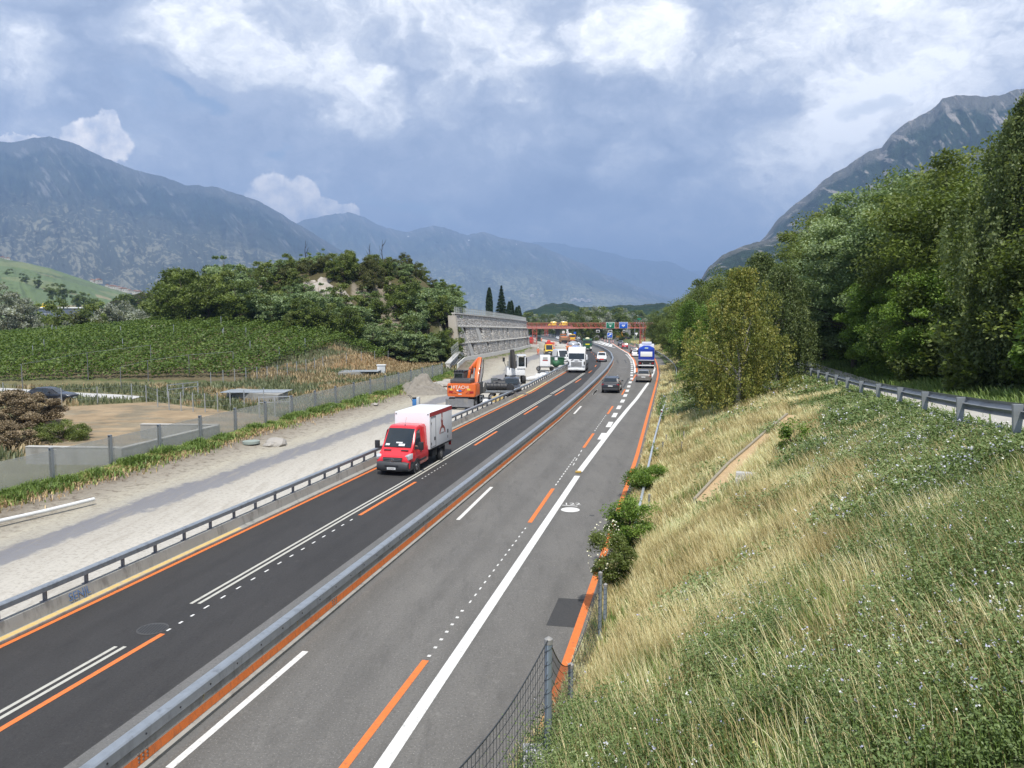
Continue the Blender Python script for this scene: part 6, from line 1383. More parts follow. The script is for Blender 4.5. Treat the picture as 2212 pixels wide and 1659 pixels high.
# yellow van with red load on the site
a = R(-88); t = slope(car('yellow_van', 'yellow van with dark lower front standing on the construction strip', 'van', at_rear(c5(392, 800), a, 5.6), a, 5.6, 2.0, 2.55, 'van', YV)); MB().box((2.70, 0, .62), (.22, 2.0, .80)).build('dark_bumper', DGREY, t, bev=.06)
MB().box((-.9, .2, 2.75), (2.8, 1.6, .45)).ball((-.9, .1, 3.1), .45, n=12).build('roof_load', mat('red load', (.5, .05, .04), .6), t, bev=0)
a = R(-80); t = slope(car('white_van', 'white high roof van behind the green skip on the site', 'van', at_rear(c5(530, 925), a, 5.9), a, 5.9, 2.02, 2.65, 'van', WHP))
# black off-road vehicle on the site
a = R(-92); t = car('black_offroader', 'black off-road car with bull lamps parked between the two excavators', 'car', at_rear(cE(1760, 790), a, 4.8), a, 4.8, 1.92, 1.82, 'suv', paint('black car paint', (.012, .012, .014)))
MB().ball((2.38, -.35, .95), .1).ball((2.38, .30, .95), .1).build('lamp', LAMPG, t)
# ------------------------------- red delivery van
pf = G(*cV(985, 1497)); prr = G(*cV(1378, 1288)); dv = (pf - prr); WBv = dv.length; dv.normalize(); rzv = math.atan2(dv.y, dv.x)
RP = paint('red van paint', (.62, .018, .028)); lft = Vector((-dv.y, dv.x, 0))
org = pf - lft * (1.0) * 1 if (lft.x > 0) else pf - lft * 1.0
van = thing('delivery_van', 'red van with white box body driving towards us in the dark lane', 'van', (0, 0, 0), rzv)
# the wheel seen is on the van's left side (+y); origin under the front axle centre
van.location = pf - lft * .93; WBv = 3.9
def cs(x, zb, zm, w, zt, wt): return section(1, 2, 1, (x, zb, zm, w, zt, wt))
cabst = [(-1.75, .35, 1.30, 1.0, 2.42, .86), (-1.7, .34, 1.30, 1.0, 2.50, .88), (-.75, .33, 1.30, 1.0, 2.53, .88), (-.50, .33, 1.29, 1.0, 2.48, .87), (-.36, .33, 1.29, 1.0, 2.36, .87), (.0, .33, 1.28, 1.0, 1.88, .88), (.36, .33, 1.26, 1.0, 1.40, .90), (.45, .33, 1.22, .99, 1.31, .90), (.70, .33, 1.12, .98, 1.18, .88), (.92, .33, 1.0, .96, 1.05, .86), (1.0, .33, .86, .93, .92, .84), (1.03, .33, .60, .90, .62, .82)]
fine = []
for i in range(len(cabst) - 1):
    for j in range(3): fine.append(tuple(a + (c - a) * j / 3 for a, c in zip(cabst[i], cabst[i + 1])))
fine.append(cabst[-1]); MB().loft([cs(*s) for s in fine]).build('cab', RP, van, smooth=40)
def vs(x):
    s = lerpS([(c[0], *c[1:]) for c in cabst], x); return cs(*s)
m = MB(); P = []
for k in range(6):
    x = .34 - (.34 + .37) * k / 5; r = vs(x); w = .80 - .04 * k / 5
    P += [Vector((r[7].x + .012, -w, r[7].z + .012)), Vector((r[7].x + .035, 0, r[7].z + .03)), Vector((r[7].x + .012, w, r[7].z + .012))]
F_ = []
for k in range(5): F_ += [(3 * k, 3 * k + 1, 3 * k + 4, 3 * k + 3), (3 * k + 1, 3 * k + 2, 3 * k + 5, 3 * k + 4)]
m.add(P, F_); m.build('windshield', GLASS, van, fix=False)
PAPER = mat('paper on the dashboard', (.62, .64, .66), .6)
def onws(x, y, w, h, rz, nm='paper'):
    r0 = vs(x); r1 = vs(x - .1); ang = math.atan2(r1[7].z - r0[7].z, .1); M = Matrix.Rotation(ang, 3, 'Y'); MB().box((x + .045, y, r0[7].z + .052), (h, w, .004), M=M).build(nm, PAPER, van)
onws(.27, .25, .36, .14, 0); onws(.27, -.58, .24, .12, 0); onws(.19, .08, .38, .08, 0)
for sd in (1, -1):
    m = MB(); P = [(.22, 1.33), (-.30, 2.28), (-.72, 2.34), (-.78, 1.33)]
    def yw(z): return .94 + (.865 - .94) * max(0, (z - 1.3) / 1.1)
    V_ = [Vector((x, sd * (yw(z) + .018), z)) for x, z in P]; m.add(V_ + [v - Vector((0, sd * .02, 0)) for v in V_], [(0, 1, 2, 3), (4, 7, 6, 5), (0, 4, 5, 1), (1, 5, 6, 2), (2, 6, 7, 3), (3, 7, 4, 0)]); m.build('side_window', GLASS, van)
    m = MB(); m.beam((-.84, sd * .99, .55), (-.84, sd * .95, 1.3), .02); m.beam((.34, sd * .995, .9), (.34, sd * .955, 1.3), .02); m.build('door_seam', BLACK, van)
    MB().box((-.62, sd * 1.0, 1.12), (.2, .04, .05)).build('door_handle', BLACK, van)
    m = MB(); m.box((.10, sd * 1.30, 1.52), (.16, .26, .44)).box((.12, sd * 1.12, 1.38), (.10, .30, .10)); m.build('mirror', BLACK, van, bev=.04)
    M = Matrix.Rotation(R(-38 * sd), 3, 'Z'); m = MB(); m.add([M @ (Vector(p) * 1.25) + Vector((.80, sd * .68, .98)) for p in [(.06, -.26, -.10), (.10, -.26, .02), (-.10, -.26, .10), (-.08, -.26, -.06), (.02, .26, -.10), (.04, .26, .10), (-.22, .26, .20), (-.2, .26, -.04)]], [(0, 1, 2, 3), (7, 6, 5, 4), (0, 4, 5, 1), (1, 5, 6, 2), (2, 6, 7, 3), (3, 7, 4, 0)]); m.build('headlight', LAMPG, van, bev=.02)
    MB().box((.52, sd * .50, 1.30), (.10, .42, .02), M=Matrix.Rotation(R(24), 3, 'Y')).build('bonnet_vent', BLACK, van)
    MB().cyl((0, sd * .72, .36), (0, sd * 1.006, .36), .46, .46, 24).build('wheel_arch', DGREY, van)
    wheel(van, 0, sd * .90, .36, .23, side=sd, hub=.55); wheel(van, -WBv, sd * .88, .36, .25, side=sd, hub=.55, rim=mat('grey steel rim', (.22, .22, .22), .5, .6))
    MB().box((-WBv, sd * .90, .83), (1.0, .30, .05)).box((-WBv - .5, sd * .90, .62), (.04, .3, .42)).build('mud_flap', BLACK, van, bev=.01)
    MB().box((-.85, sd * .985, .62), (1.0, .06, .12)).build('side_strip', DGREY, van, bev=.02)
m = MB(); m.loft([[Vector((x, sd_ * w_, z)) for (x, w_, z) in ring for sd_ in (1,)] for ring in [[(.62, 1.0, .30), (.62, 1.005, .72), (.98, .94, .74), (1.10, .90, .66), (1.10, .90, .36), (1.0, .92, .26)], [(1.00, .62, .24), (1.0, .62, .76), (1.06, .62, .78), (1.17, .62, .68), (1.17, .62, .34), (1.08, .62, .24)], [(1.0, 0, .24), (1.0, 0, .74), (1.08, 0, .76), (1.20, 0, .66), (1.20, 0, .34), (1.1, 0, .24)]]])
m2 = MB(); m2.v = list(m.v); m2.f = list(m.f); n_ = len(m2.v); m2.v += [(x, -y, z) for x, y, z in m.v]; m2.f += [tuple(i + n_ for i in f[::-1]) for f in m.f]; m2.build('front_bumper', DGREY, van, smooth=50)
for sd in (1, -1): MB().box((.30, sd * .985, .52), (.72, .05, .36)).build('corner_cladding', DGREY, van, bev=.02)
m = MB(); m.add([(1.055, -.56, .98), (1.055, .56, .98), (1.075, .50, .62), (1.075, -.50, .62), (.95, -.56, .98), (.95, .56, .98), (.95, .5, .62), (.95, -.5, .62)], [(0, 1, 2, 3), (4, 7, 6, 5), (0, 4, 5, 1), (1, 5, 6, 2), (2, 6, 7, 3), (3, 7, 4, 0)]); m.build('grille', BLACK, van, bev=.02)
m = MB()
for k in range(4): m.box((1.085, 0, .67 + k * .083), (.03, 1.02 + .03 * k, .03))
m.build('grille_bar', mat('grey grille bar', (.16, .165, .17), .4, .3), van, bev=.006)
m = MB(); n = 28; m.tube([(1.11, .115 * math.cos(k * 2 * math.pi / n), .82 + .115 * math.sin(k * 2 * math.pi / n)) for k in range(n + 1)], .011, 6)
for k in range(3): a_ = R(90 + 120 * k); m.beam((1.11, 0, .82), (1.11, .11 * math.cos(a_), .82 + .11 * math.sin(a_)), .02)
m.build('star_emblem', CHROME, van)
m = MB(); m.box((1.19, 0, .30), (.05, 1.25, .02)).box((1.195, 0, .56), (.02, .8, .08)); m.build('lower_intake', BLACK, van)
MB().box((1.215, 0, .42), (.012, .5, .12)).build('number_plate', PLATE, van); textmesh('VS 26602', .10, BLACK, 'plate_lettering', van, Matrix.Translation((1.224, 0, .42)) @ Matrix.Rotation(R(90), 4, 'Z') @ Matrix.Rotation(R(90), 4, 'X'), .001)
MB().cyl((-.55, .1, 2.52), (-.55, .1, 2.58), .04, .02, 8).tube([(-.55, .1, 2.56), (-.75, .1, 2.95)], .006, 4).build('antenna', BLACK, van)
bx0, bx1 = -1.82, -5.65; BW, BH0, BH1 = 2.14, .98, 3.10
WB_ = mat('white box panel', (.74, .745, .76), .45, 0, .03, 1.0, coat=.2)
MB().box(((bx0 + bx1) / 2, 0, (BH0 + BH1) / 2), (bx0 - bx1, BW, BH1 - BH0)).build('box_body', WB_, van, bev=.025)
MB().box(((bx0 + bx1) / 2, 0, BH0 - .05), (bx0 - bx1 - .1, BW - .1, .10)).box((-2.9, 0, .62), (4.9, .8, .25)).box((-2.8, .80, .62), (.7, .4, .34)).build('chassis', BLACK, van, bev=.01)
for sd in (1, -1):
    MB().box(((bx0 + bx1) / 2, sd * (BW / 2 + .003), BH1 - .14), (bx0 - bx1 - .02, .006, .24)).build('red_stripe', mat('red side stripe', (.36, .03, .035), .5), van)
    y = sd * (BW / 2 + .004)
    m = MB()
    for a_, c_ in (((-1.98, y, 1.06), (-1.98, y, 2.80)), ((-2.78, y, 1.06), (-2.78, y, 2.80)), ((-1.98, y, 2.80), (-2.78, y, 2.80)), ((-1.98, y, 1.06), (-2.78, y, 1.06))): m.beam(a_, c_, .03)
    m.build('door_frame', mat('grey rubber seal', (.16, .16, .17), .6), van)
    MB().box((-2.62, y, 1.50), (.16, .03, .2)).box((-2.02, y, 2.45), (.1, .04, .12)).box((-2.02, y, 1.28), (.1, .04, .12)).build('latch', BLACK, van)
    MB().box((-4.85, y, 1.62), (.22, .01, .22)).box((-4.85, y, 1.28), (.08, .01, .16)).build('notice', mat('dark notice', (.06, .06, .07), .5), van)
    m = MB(); RT = mat('russet print', (.30, .07, .055), .5)
    poly = [(-3.70, 1.95), (-3.72, 2.25), (-3.66, 2.45), (-3.78, 2.60), (-3.74, 2.86), (-3.86, 3.02), (-3.94, 2.88), (-3.93, 2.66), (-4.02, 2.40), (-4.0, 2.20), (-4.10, 1.98), (-3.9, 2.06)]
    m.prism([(x, z) for x, z in poly], y - .001, y + sd * .005, 'y'); n = 14
    arc_o = [(-3.92 + .50 * math.cos(R(-8 + 196 * k / n)), 1.68 + .42 * math.sin(R(-8 + 196 * k / n))) for k in range(n + 1)]; arc_i = [(-3.92 + .36 * math.cos(R(-8 + 196 * k / n)), 1.66 + .30 * math.sin(R(-8 + 196 * k / n))) for k in range(n + 1)]
    for k in range(n): m.prism([arc_o[k], arc_o[k + 1], arc_i[k + 1], arc_i[k]], y - .001, y + sd * .005, 'y')
    m.build('side_emblem', RT, van, smooth=0)
    MB().prism([(-3.80, 2.40), (-3.78, 2.56), (-3.90, 2.58), (-3.93, 2.42)], y - .001, y + sd * .007, 'y').build('emblem_white', WB_, van)  # white area of the printed figure
    MB().box((-3.92, y, 1.66), (.5, .012, .07)).build('small_caption', mat('grey caption', (.25, .24, .24), .6), van)
    MB().cyl((-1.815, sd * .98, 3.0), (-1.79, sd * .98, 3.0), .035, .035, 10).build('marker_lamp', BLACK, van)
    MB().box((bx1 + .02, sd * .93, .80), (.08, .14, .34)).build('tail_light', REDL, van, bev=.01)
# ------------------------------- lorries
def tractor(t, W_, H_, mt, front=0.0, cabL=2.2, visor=False, grille='bars', dark_top=False):
    x0, x1 = front - cabL, front; zb = .42
    prof = [(x0, zb), (x1 - .02, zb), (x1, 1.35), (x1 - .05, 1.95), (x1 - .28, 2.95), (x1 - .62, H_ - .15), (x1 - .95, H_), (x0, H_)]
    m = MB(); n = len(prof)
    ring = lambda y, k: [Vector((x * 1.0 - (0 if abs(y) < W_ / 2 * .9 else .0), y, z)) for x, z in prof]
    rings = []
    for f, sh in ((-1, .10), (-.94, .02), (-.5, 0), (0, -.03), (.5, 0), (.94, .02), (1, .10)):
        rings.append([Vector((x - (sh if x > x0 + .1 else 0), f * W_ / 2, z - (.06 if (abs(f) == 1 and z > 2.9) else 0))) for x, z in prof])
    m.loft(rings); m.build('cab', mt, t, smooth=35)
    m = MB(); P = []
    for k in range(4):
        z = 2.02 + (2.86 - 2.02) * k / 3; x = x1 - .05 - .23 * (z - 1.95) / 1.0 + .015
        P += [Vector((x + .0, -W_ * .455, z)), Vector((x + .05, 0, z)), Vector((x + .0, W_ * .455, z))]
    F = []
    for k in range(3): F += [(3 * k, 3 * k + 1, 3 * k + 4, 3 * k + 3), (3 * k + 1, 3 * k + 2, 3 * k + 5, 3 * k + 4)]
    m.add(P, F); m.build('windshield', GLASS, t, fix=False)
    for sd in (1, -1):
        MB().box((x1 - .85, sd * (W_ / 2 + .004), 2.35), (.95, .012, .72)).build('side_window', GLASS, t)
        MB().box((x1 - .25, sd * (W_ / 2 + .24), 2.30), (.16, .20, .75)).box((x1 - .3, sd * (W_ / 2 + .1), 2.68), (.05, .24, .05)).build('mirror', WHP if mt is WHP else BLACK, t, bev=.04)
        MB().box((x1 - .01, sd * W_ * .41, .98), (.12, .36, .26)).build('headlight', LAMPG, t, bev=.04)
        MB().box((x1 - .08, sd * W_ * .455, 1.42), (.16, .18, .5)).build('corner_vane', BLACK, t, bev=.03)
        wheel(t, x1 - 1.35, sd * (W_ / 2 - .16), .50, .32, side=sd, hub=.5)
    if grille == 'bars':
        MB().box((x1 + .0, 0, 1.25), (.06, W_ * .62, .72)).build('grille', BLACK, t, bev=.02); m = MB()
        for k in range(5): m.box((x1 + .045, 0, .96 + k * .145), (.05, W_ * .60, .045))
        m.build('grille_bar', mt, t, bev=.015)
    MB().box((x1 + .02, 0, .52), (.16, W_ * .98, .26)).build('front_bumper', mt if mt is WHP else BLACK, t, bev=.05)
    MB().box((x1 + .11, 0, .55), (.01, .52, .12)).build('number_plate', PLATE, t)
a = tang(xML, 120) + math.pi; LT = 8.8; g = at_rear(c8(1170, 610), a, 0.0)
daf = thing('flatbed_lorry', 'white lorry with low grey flatbed heading towards us', 'lorry', g, a); tractor(daf, 2.5, 3.75, WHP)
textmesh('DAF', .30, BLACK, 'lettering', daf, Matrix.Translation((.03, 0, 1.75)) @ Matrix.Rotation(R(90), 4, 'Z') @ Matrix.Rotation(R(86), 4, 'X'), .01)
for sd in (1, -1): MB().box((-.02, sd * .62, 1.88), (.05, .4, .12), M=Matrix.Rotation(R(-12 * sd), 3, 'X')).build('air_slot', BLACK, daf, bev=.02)
m = MB(); m.tube([(-.75, -.95, 3.74), (-.6, -.8, 3.88), (-.55, 0, 3.92), (-.6, .8, 3.88), (-.75, .95, 3.74)], .035, 6); m.build('lamp_bar', GALV, daf); m = MB()
for k in range(6): m.ball((-.5, -.6 + .24 * k, 3.93), .075, n=8, m=6)
m.build('roof_lamp', LAMPG, daf)
GBD = mat('grey sideboards', (.24, .25, .26), .6, .2, .15)
MB().box((-5.6, 0, 1.12), (6.2, 2.45, .14)).build('bed', GBD, daf); MB().box((-5.0, 0, .8), (7.6, .9, .3)).build('chassis', BLACK, daf)
for sd in (1, -1):
    MB().box((-5.6, sd * 1.22, 1.45), (6.2, .05, .62)).build('sideboard', GBD, daf, bev=.01)
    for x in (-4.9, -6.25, -7.6): wheel(daf, x, sd * 1.0, .5, .5, side=sd, hub=.5)
MB().box((-8.7, 0, 1.45), (.05, 2.45, .62)).build('tailboard', GBD, daf)
m = MB(); m.tube([(-2.9, 1.1, 1.6), (-3.0, 1.15, 2.4), (-2.95, 1.15, 3.0)], .06, 6); m.tube([(-2.9, -1.1, 1.6), (-3.0, -1.15, 3.0)], .06, 6); m.beam((-2.9, -1.15, 3.0), (-2.9, 1.15, 3.0), .08); m.build('headboard_frame', GALV, daf)
MB().box((-2.6, -.35, 3.45), (.9, .9, .9)).build('blue_crate', mat('blue crate', (.08, .18, .55), .5), daf, bev=.03)
# concrete mixer truck with silver drum behind it on the site
a2 = tang(xOL, 140) + math.pi; g = Vector((float(xOL(150)) - 2.2, 150, float(zr(150)))); mix = thing('tank_lorry', 'orange lorry with silver tank drum and white hose behind the white lorry', 'lorry', g, a2)
p_ = atY(*c5(775, 655), 150); dzt = p_.z - g.z; ofx = p_.x - g.x; MB().ball((0, -ofx * math.sin(a2) * -1 if False else ofx, 0), .01).build('tank_seat', GALVD, mix)
mix.location = (p_.x - .2, 150, g.z)
MB().ball((-1.2, 0, dzt), 1.0, 1.7, 1.02, .68, 20, 12).build('silver_tank', mat('silver tank skin', (.50, .51, .53), .35, .5, .08), mix, smooth=80)
MB().box((-1.4, 0, 1.0), (5.0, 2.2, .35)).build('chassis', BLACK, mix, bev=.03); MB().box((1.9, 0, 1.9), (1.6, 2.3, 2.2)).build('cab', mat('orange machine paint', (.62, .19, .05), .5, 0, .15), mix, bev=.12); MB().box((2.70, 0, 2.3), (.04, 1.9, .8)).build('windshield', GLASS, mix)
MB().box((-1.3, 0, (dzt + 1.0) / 2 + .3), (2.4, 1.2, dzt - 1.6)).build('tank_cradle', STEEL, mix, bev=.03)
m = MB(); m.tube([(-.2, 1.0, dzt + .4), (.3, 1.45, dzt + .2), (.6, 1.5, dzt - .8), (.9, 1.8, dzt - 1.5)], .13, 8); m.build('white_hose', WHP, mix)
for sd in (1, -1):
    for x in (1.8, -2.2, -3.4): wheel(mix, x, sd * .98, .5, .35, side=sd, hub=.5)
# green lorry
a = tang(xML, 205) + math.pi; g = at_rear(c5(970, 742), a, 0.0); GP2 = paint('dark green lorry paint', (.022, .085, .035)); gt = slope(thing('green_lorry', 'dark green lorry cab with yellow board coming round the bend', 'lorry', g, a)); tractor(gt, 2.5, 3.3, GP2, grille='none')
MB().box((.02, 0, 1.78), (.03, 1.1, .3)).build('yellow_board', mat('yellow board', (.75, .68, .03), .5), gt); MB().ball((-.9, 0, 3.3), .5, 1, 1.2, .7, 12, 8).build('roof_beacon', mat('cream beacon', (.7, .68, .45), .5), gt)
for sd in (1, -1): MB().box((.07, sd * .95, .82), (.12, .55, .55)).build('striped_corner', mat('pale striped board', (.62, .60, .56), .6, 0, .5, 9), gt, bev=.03)
MB().box((-5.0, 0, 1.75), (5.4, 2.4, 1.3)).build('tipper_bed', GP2, gt, bev=.04); MB().box((-4.0, 0, .9), (7, 1.0, .3)).build('chassis', BLACK, gt)
for sd in (1, -1):
    for x in (-4.6, -6.0): wheel(gt, x, sd * 1.0, .5, .45, side=sd, hub=.5)
# blue tipper seen from behind
a = tang(xOR, 125); g = at_rear(c5(1822, 1000), a, 0.0); BLP = paint('royal blue tipper paint', (.018, .045, .34)); bt = slope(thing('blue_tipper', 'blue covered tipper lorry with white panel and white cab driving away', 'lorry', g, a))
MB().prism([(-1.27, 1.05), (1.27, 1.05), (1.27, 3.05), (-1.27, 3.05)], .15, 5.4, 'x').build('tipper_body', BLP, bt, bev=.04)
MB().prism([(-1.3, 3.02), (1.3, 3.02), (1.05, 3.35), (.45, 3.62), (-.45, 3.62), (-1.05, 3.35)], .1, 5.45, 'x').build('cover', paint('bright blue tarpaulin', (.02, .08, .58)), bt, smooth=60)
MB().box((.12, 0, 2.30), (.04, 1.86, .78)).build('white_panel', SGW, bt, bev=.02); MB().box((.08, 0, 3.28), (.03, .55, .22)).build('small_sign', mat('pale sign', (.45, .6, .6), .5), bt)
MB().box((.10, 0, 1.34), (.05, 2.55, .10)).box((.06, 0, .50), (.10, 2.5, .16)).build('rear_bar', WHP, bt, bev=.01)
MB().box((.1, 0, 1.10), (.1, 2.6, .25)).box((3.0, 0, .85), (6, 1.0, .35)).build('chassis', BLACK, bt)
for sd in (1, -1):
    MB().box((.06, sd * 1.0, .86), (.08, .3, .16)).build('tail_light', REDL, bt, bev=.02); MB().box((.35, sd * 1.0, .68), (.03, .5, .6)).build('mud_flap', BLACK, bt)
    for x in (1.0, 2.4, 6.4): wheel(bt, x, sd * 1.02, .5, .5, side=sd, hub=.5)
    MB().box((7.0, sd * 1.48, 2.4), (.2, .2, .7)).build('mirror', BLACK, bt, bev=.03)
MB().box((6.8, 0, 2.2), (2.1, 2.45, 3.2)).build('cab', WHP, bt, bev=.12); MB().box((6.3, 0, 3.95), (1.2, 1.6, .4)).build('roof_deflector', WHP, bt, bev=.08)
# orange paving machine and yellow mixer lorry far on the site
OM = mat('orange machine paint', (.62, .19, .05), .5, 0, .15)
g = G(*c5(635, 640)); t = thing('paving_machine', 'rusty orange hopper machine working on the road site', 'paving machine', g, R(95))
MB().box((2.2, 0, 1.7), (4.2, 2.7, 2.0)).build('hull', OM, t, bev=.2); MB().prism([(-1.5, .6), (1.5, .6), (1.7, 2.9), (.9, 2.4), (-.9, 2.4), (-1.7, 2.9)], -.3, 1.4, 'x').build('hopper', mat('scraped hopper steel', (.25, .15, .09), .8, .2, .4), t, bev=.04)
MB().box((.2, 0, .9), (1.1, 2.3, .9)).build('hopper_opening', BLACK, t); MB().box((3.2, 0, 3.5), (1.4, 2.2, .15)).box((3.2, .9, 3.0), (.1, .1, 1.2)).box((3.2, -.9, 3.0), (.1, .1, 1.2)).build('canopy', OM, t, bev=.03)
for sd in (1, -1): MB().box((2.3, sd * 1.25, .45), (3.6, .4, .9)).build('crawler_track', BLACK, t, bev=.2)
MB().cyl((3.6, -.8, 2.8), (3.6, -.8, 4.4), .09, .09, 8).build('exhaust_pipe', STEEL, t)
a = R(-84); g = G(*c5(755, 615)); t = slope(thing('mixer_lorry', 'orange and yellow mixer lorry with white drum beside the hopper machine', 'lorry', (g.x, g.y, g.z), a)); tractor(t, 2.5, 3.2, OM, grille='none')
MB().box((.03, 0, 1.5), (.04, 2.0, .8)).build('yellow_front', mat('yellow front panel', (.75, .45, .03), .4), t, bev=.02); MB().box((-.3, 0, 3.1), (.5, 2.1, .35)).build('yellow_visor', mat('yellow front panel', (.75, .45, .03), .4), t, bev=.05)
MB().loft([[Vector((x, -.5 + r * math.cos(k * math.pi / 9), 2.5 + r * math.sin(k * math.pi / 9))) for k in range(18)] for x, r in ((-2.4, .7), (-3.4, 1.2), (-5.2, 1.2), (-7.0, .6))]).build('drum', mat('pale mixer drum', (.55, .54, .52), .6), t)
MB().box((-4.2, 0, .95), (6.5, 1.4, .4)).build('chassis', BLACK, t)
for sd in (1, -1):
    for x in (-4.4, -5.8): wheel(t, x, sd * 1.0, .5, .4, side=sd, hub=.5)
g = G(*c5(330, 590)); 
t = thing('site_container', 'small dark green machine box behind the gantry tower', 'machine', G(*c5(262, 605))); MB().box((0, 0, 1.3), (1.9, 1.6, 2.6)).build('hull', paint('dark machine green', (.04, .07, .06)), t, bev=.1); MB().box((0, -.82, 1.5), (1.2, .04, .9)).build('grille', BLACK, t)
for k, (q, lab) in enumerate(((c5(145, 590), 'red equipment box left of the gantry tower'), (c5(150, 635), 'second red equipment box at the gantry plinth'))):
    g = G(*q); t = thing('equipment_box', lab, 'equipment box', (g.x, g.y, g.z)); MB().box((0, 0, .8), (2.0, 1.5, 1.6)).build('box_body', mat('red load', (.5, .05, .04), .6), t, bev=.05); MB().box((0, 0, 1.65), (2.1, 1.6, .1)).build('lid', BLACK, t)
# yellow excavator and raised tipper body by the exit
g = G(*c5(1445, 580)); YM = mat('amber machine paint', (.70, .36, .03), .45, 0, .1)
t = thing('yellow_excavator', 'amber crawler excavator leaning beside the raised grey tipper body', 'excavator', (g.x, g.y, g.z), R(5)); k_ = g.y / 330
MB().box((0, 0, 1.7 * k_), (3.6 * k_, 2.4, 1.5 * k_)).build('hull', YM, t, bev=.15); MB().box((-1.2 * k_, 0, 3.0 * k_), (1.3 * k_, 1.4, 1.2 * k_)).build('cab', WHP, t, bev=.08); MB().box((-1.2 * k_, -.72, 3.05 * k_), (1.0 * k_, .04, .7 * k_)).build('cab_window', GLASS, t)
m = MB(); m.beam((.6 * k_, 0, 2.4 * k_), (1.4 * k_, 0, 4.6 * k_), .5, .5); m.beam((1.4 * k_, 0, 4.6 * k_), (2.4 * k_, 0, 3.2 * k_), .4, .4); m.build('boom', YM, t)
for sd in (1, -1): MB().box((0, sd * 1.1, .45 * k_), (4.2 * k_, .6, .9 * k_)).build('crawler_track', STEEL, t, bev=.2)
g = G(*c5(1545, 590)); k_ = g.y / 330; t = thing('raised_tipper', 'grey tipper body raised steeply behind the amber excavator', 'tipper', (g.x, g.y, g.z), R(90))
MB().box((1.5, 0, 4.6 * k_), (.5, 3.2 * k_, 5.2 * k_), M=Matrix.Rotation(R(14), 3, 'Y')).build('tipper_body', mat('grey tipper steel', (.18, .18, .18), .6, .3, .25, 2), t, bev=.06)
MB().box((2.5, 0, 1.1 * k_), (5, 2.6 * k_, .7)).build('chassis', BLACK, t, bev=.05); MB().beam((.9, .9 * k_, 1.5 * k_), (1.0, -1.3 * k_, 5.6 * k_), .3).build('hydraulic_ram', GALV, t)
for sd in (1, -1): wheel(t, 1.0, sd * 1.1 * k_, .6, .5, side=sd); wheel(t, 4.2, sd * 1.1 * k_, .6, .5, side=sd)
# ------------------------------- orange wheeled excavator in the foreground of the site
ge = G(*cE(640, 1165)); ex = thing('orange_excavator', 'orange wheeled excavator seen from behind with folded boom and dozer blade', 'excavator', (ge.x, ge.y + .1, 0), R(78)); ex.scale = (1.0, 1.03, 1.0)
OX = mat('excavator orange', (.66, .135, .025), .38, 0, .06, 2, coat=.3); DM = mat('excavator grey', (.075, .075, .075), .55, 0, .15)
# x forward (away from us), y left (picture left), z up
m = MB(); pr_ = [(-1.32, 1.25), (-1.25, 1.13), (1.25, 1.13), (1.32, 1.25), (1.32, 2.15), (1.24, 2.32), (-1.24, 2.32), (-1.32, 2.15)]
m.loft([[Vector((x + .0, y * s_, 1.13 + (z - 1.13) * zz)) for y, z in pr_] for x, s_, zz in ((.0, .94, .97), (.10, 1.0, 1.0), (.9, 1.0, 1.0), (1.6, .99, .98))]); m.build('counterweight', OX, ex, smooth=30)
MB().box((2.3, 0, 1.72), (1.6, 2.55, 1.15)).build('upper_frame', DM, ex, bev=.08)
MB().box((1.1, .15, 2.50), (1.7, 1.9, .38)).build('engine_hood', DM, ex, bev=.10); MB().box((.55, .15, 2.71), (.3, 1.4, .04)).build('hood_vent', BLACK, ex)
textmesh('HITACHI', .42, mat('pale lettering', (.78, .72, .64), .5), 'lettering', ex, Matrix.Translation((-.012, .12, 1.98)) @ Matrix.Rotation(R(-90), 4, 'Z') @ Matrix.Rotation(R(90), 4, 'X'), .006)
for y, z, w, h, nm, mt_ in ((.1, 1.66, .28, .18, 'blue_plate', mat('blue plate', (.04, .13, .42), .5)), (.1, 1.36, .32, .07, 'number_plate', PLATE), (.92, 1.78, .22, .15, 'yellow_sticker', mat('yellow sticker', (.75, .5, .05), .5)), (-.70, 1.80, .30, .16, 'yellow_sticker', mat('yellow sticker', (.75, .5, .05), .5)), (1.05, 2.02, .3, .18, 'vent', BLACK)):
    MB().box((-.006, y, z), (.02, w, h)).build(nm, mt_, ex)
MB().cyl((-.02, .33, 1.70), (.01, .33, 1.70), .08, n=12).build('round_sticker', SGW, ex)
for sd in (1, -1): m = MB(); m.tube([(-.012, sd * .42, 1.42), (-.012, sd * .75, 1.62), (-.012, sd * 1.12, 1.66), (-.012, sd * 1.16, 1.48), (-.012, sd * .75, 1.42), (-.012, sd * .42, 1.42)], .018, 4); m.build('lamp_recess', mat('dark orange line', (.30, .05, .02), .6), ex); MB().box((-.006, sd * .95, 1.52), (.03, .36, .16)).cyl((-.03, sd * .85, 1.52), (0, sd * .85, 1.52), .06).build('rear_lamp', REDL, ex, bev=.01)
MB().tube([(-.012, .62, 1.92), (-.012, .45, 1.66), (-.012, .12, 1.54), (-.012, -.22, 1.66), (-.012, -.40, 1.92)], .02, 4).build('rear_crease', mat('dark orange line', (.30, .05, .02), .6), ex)
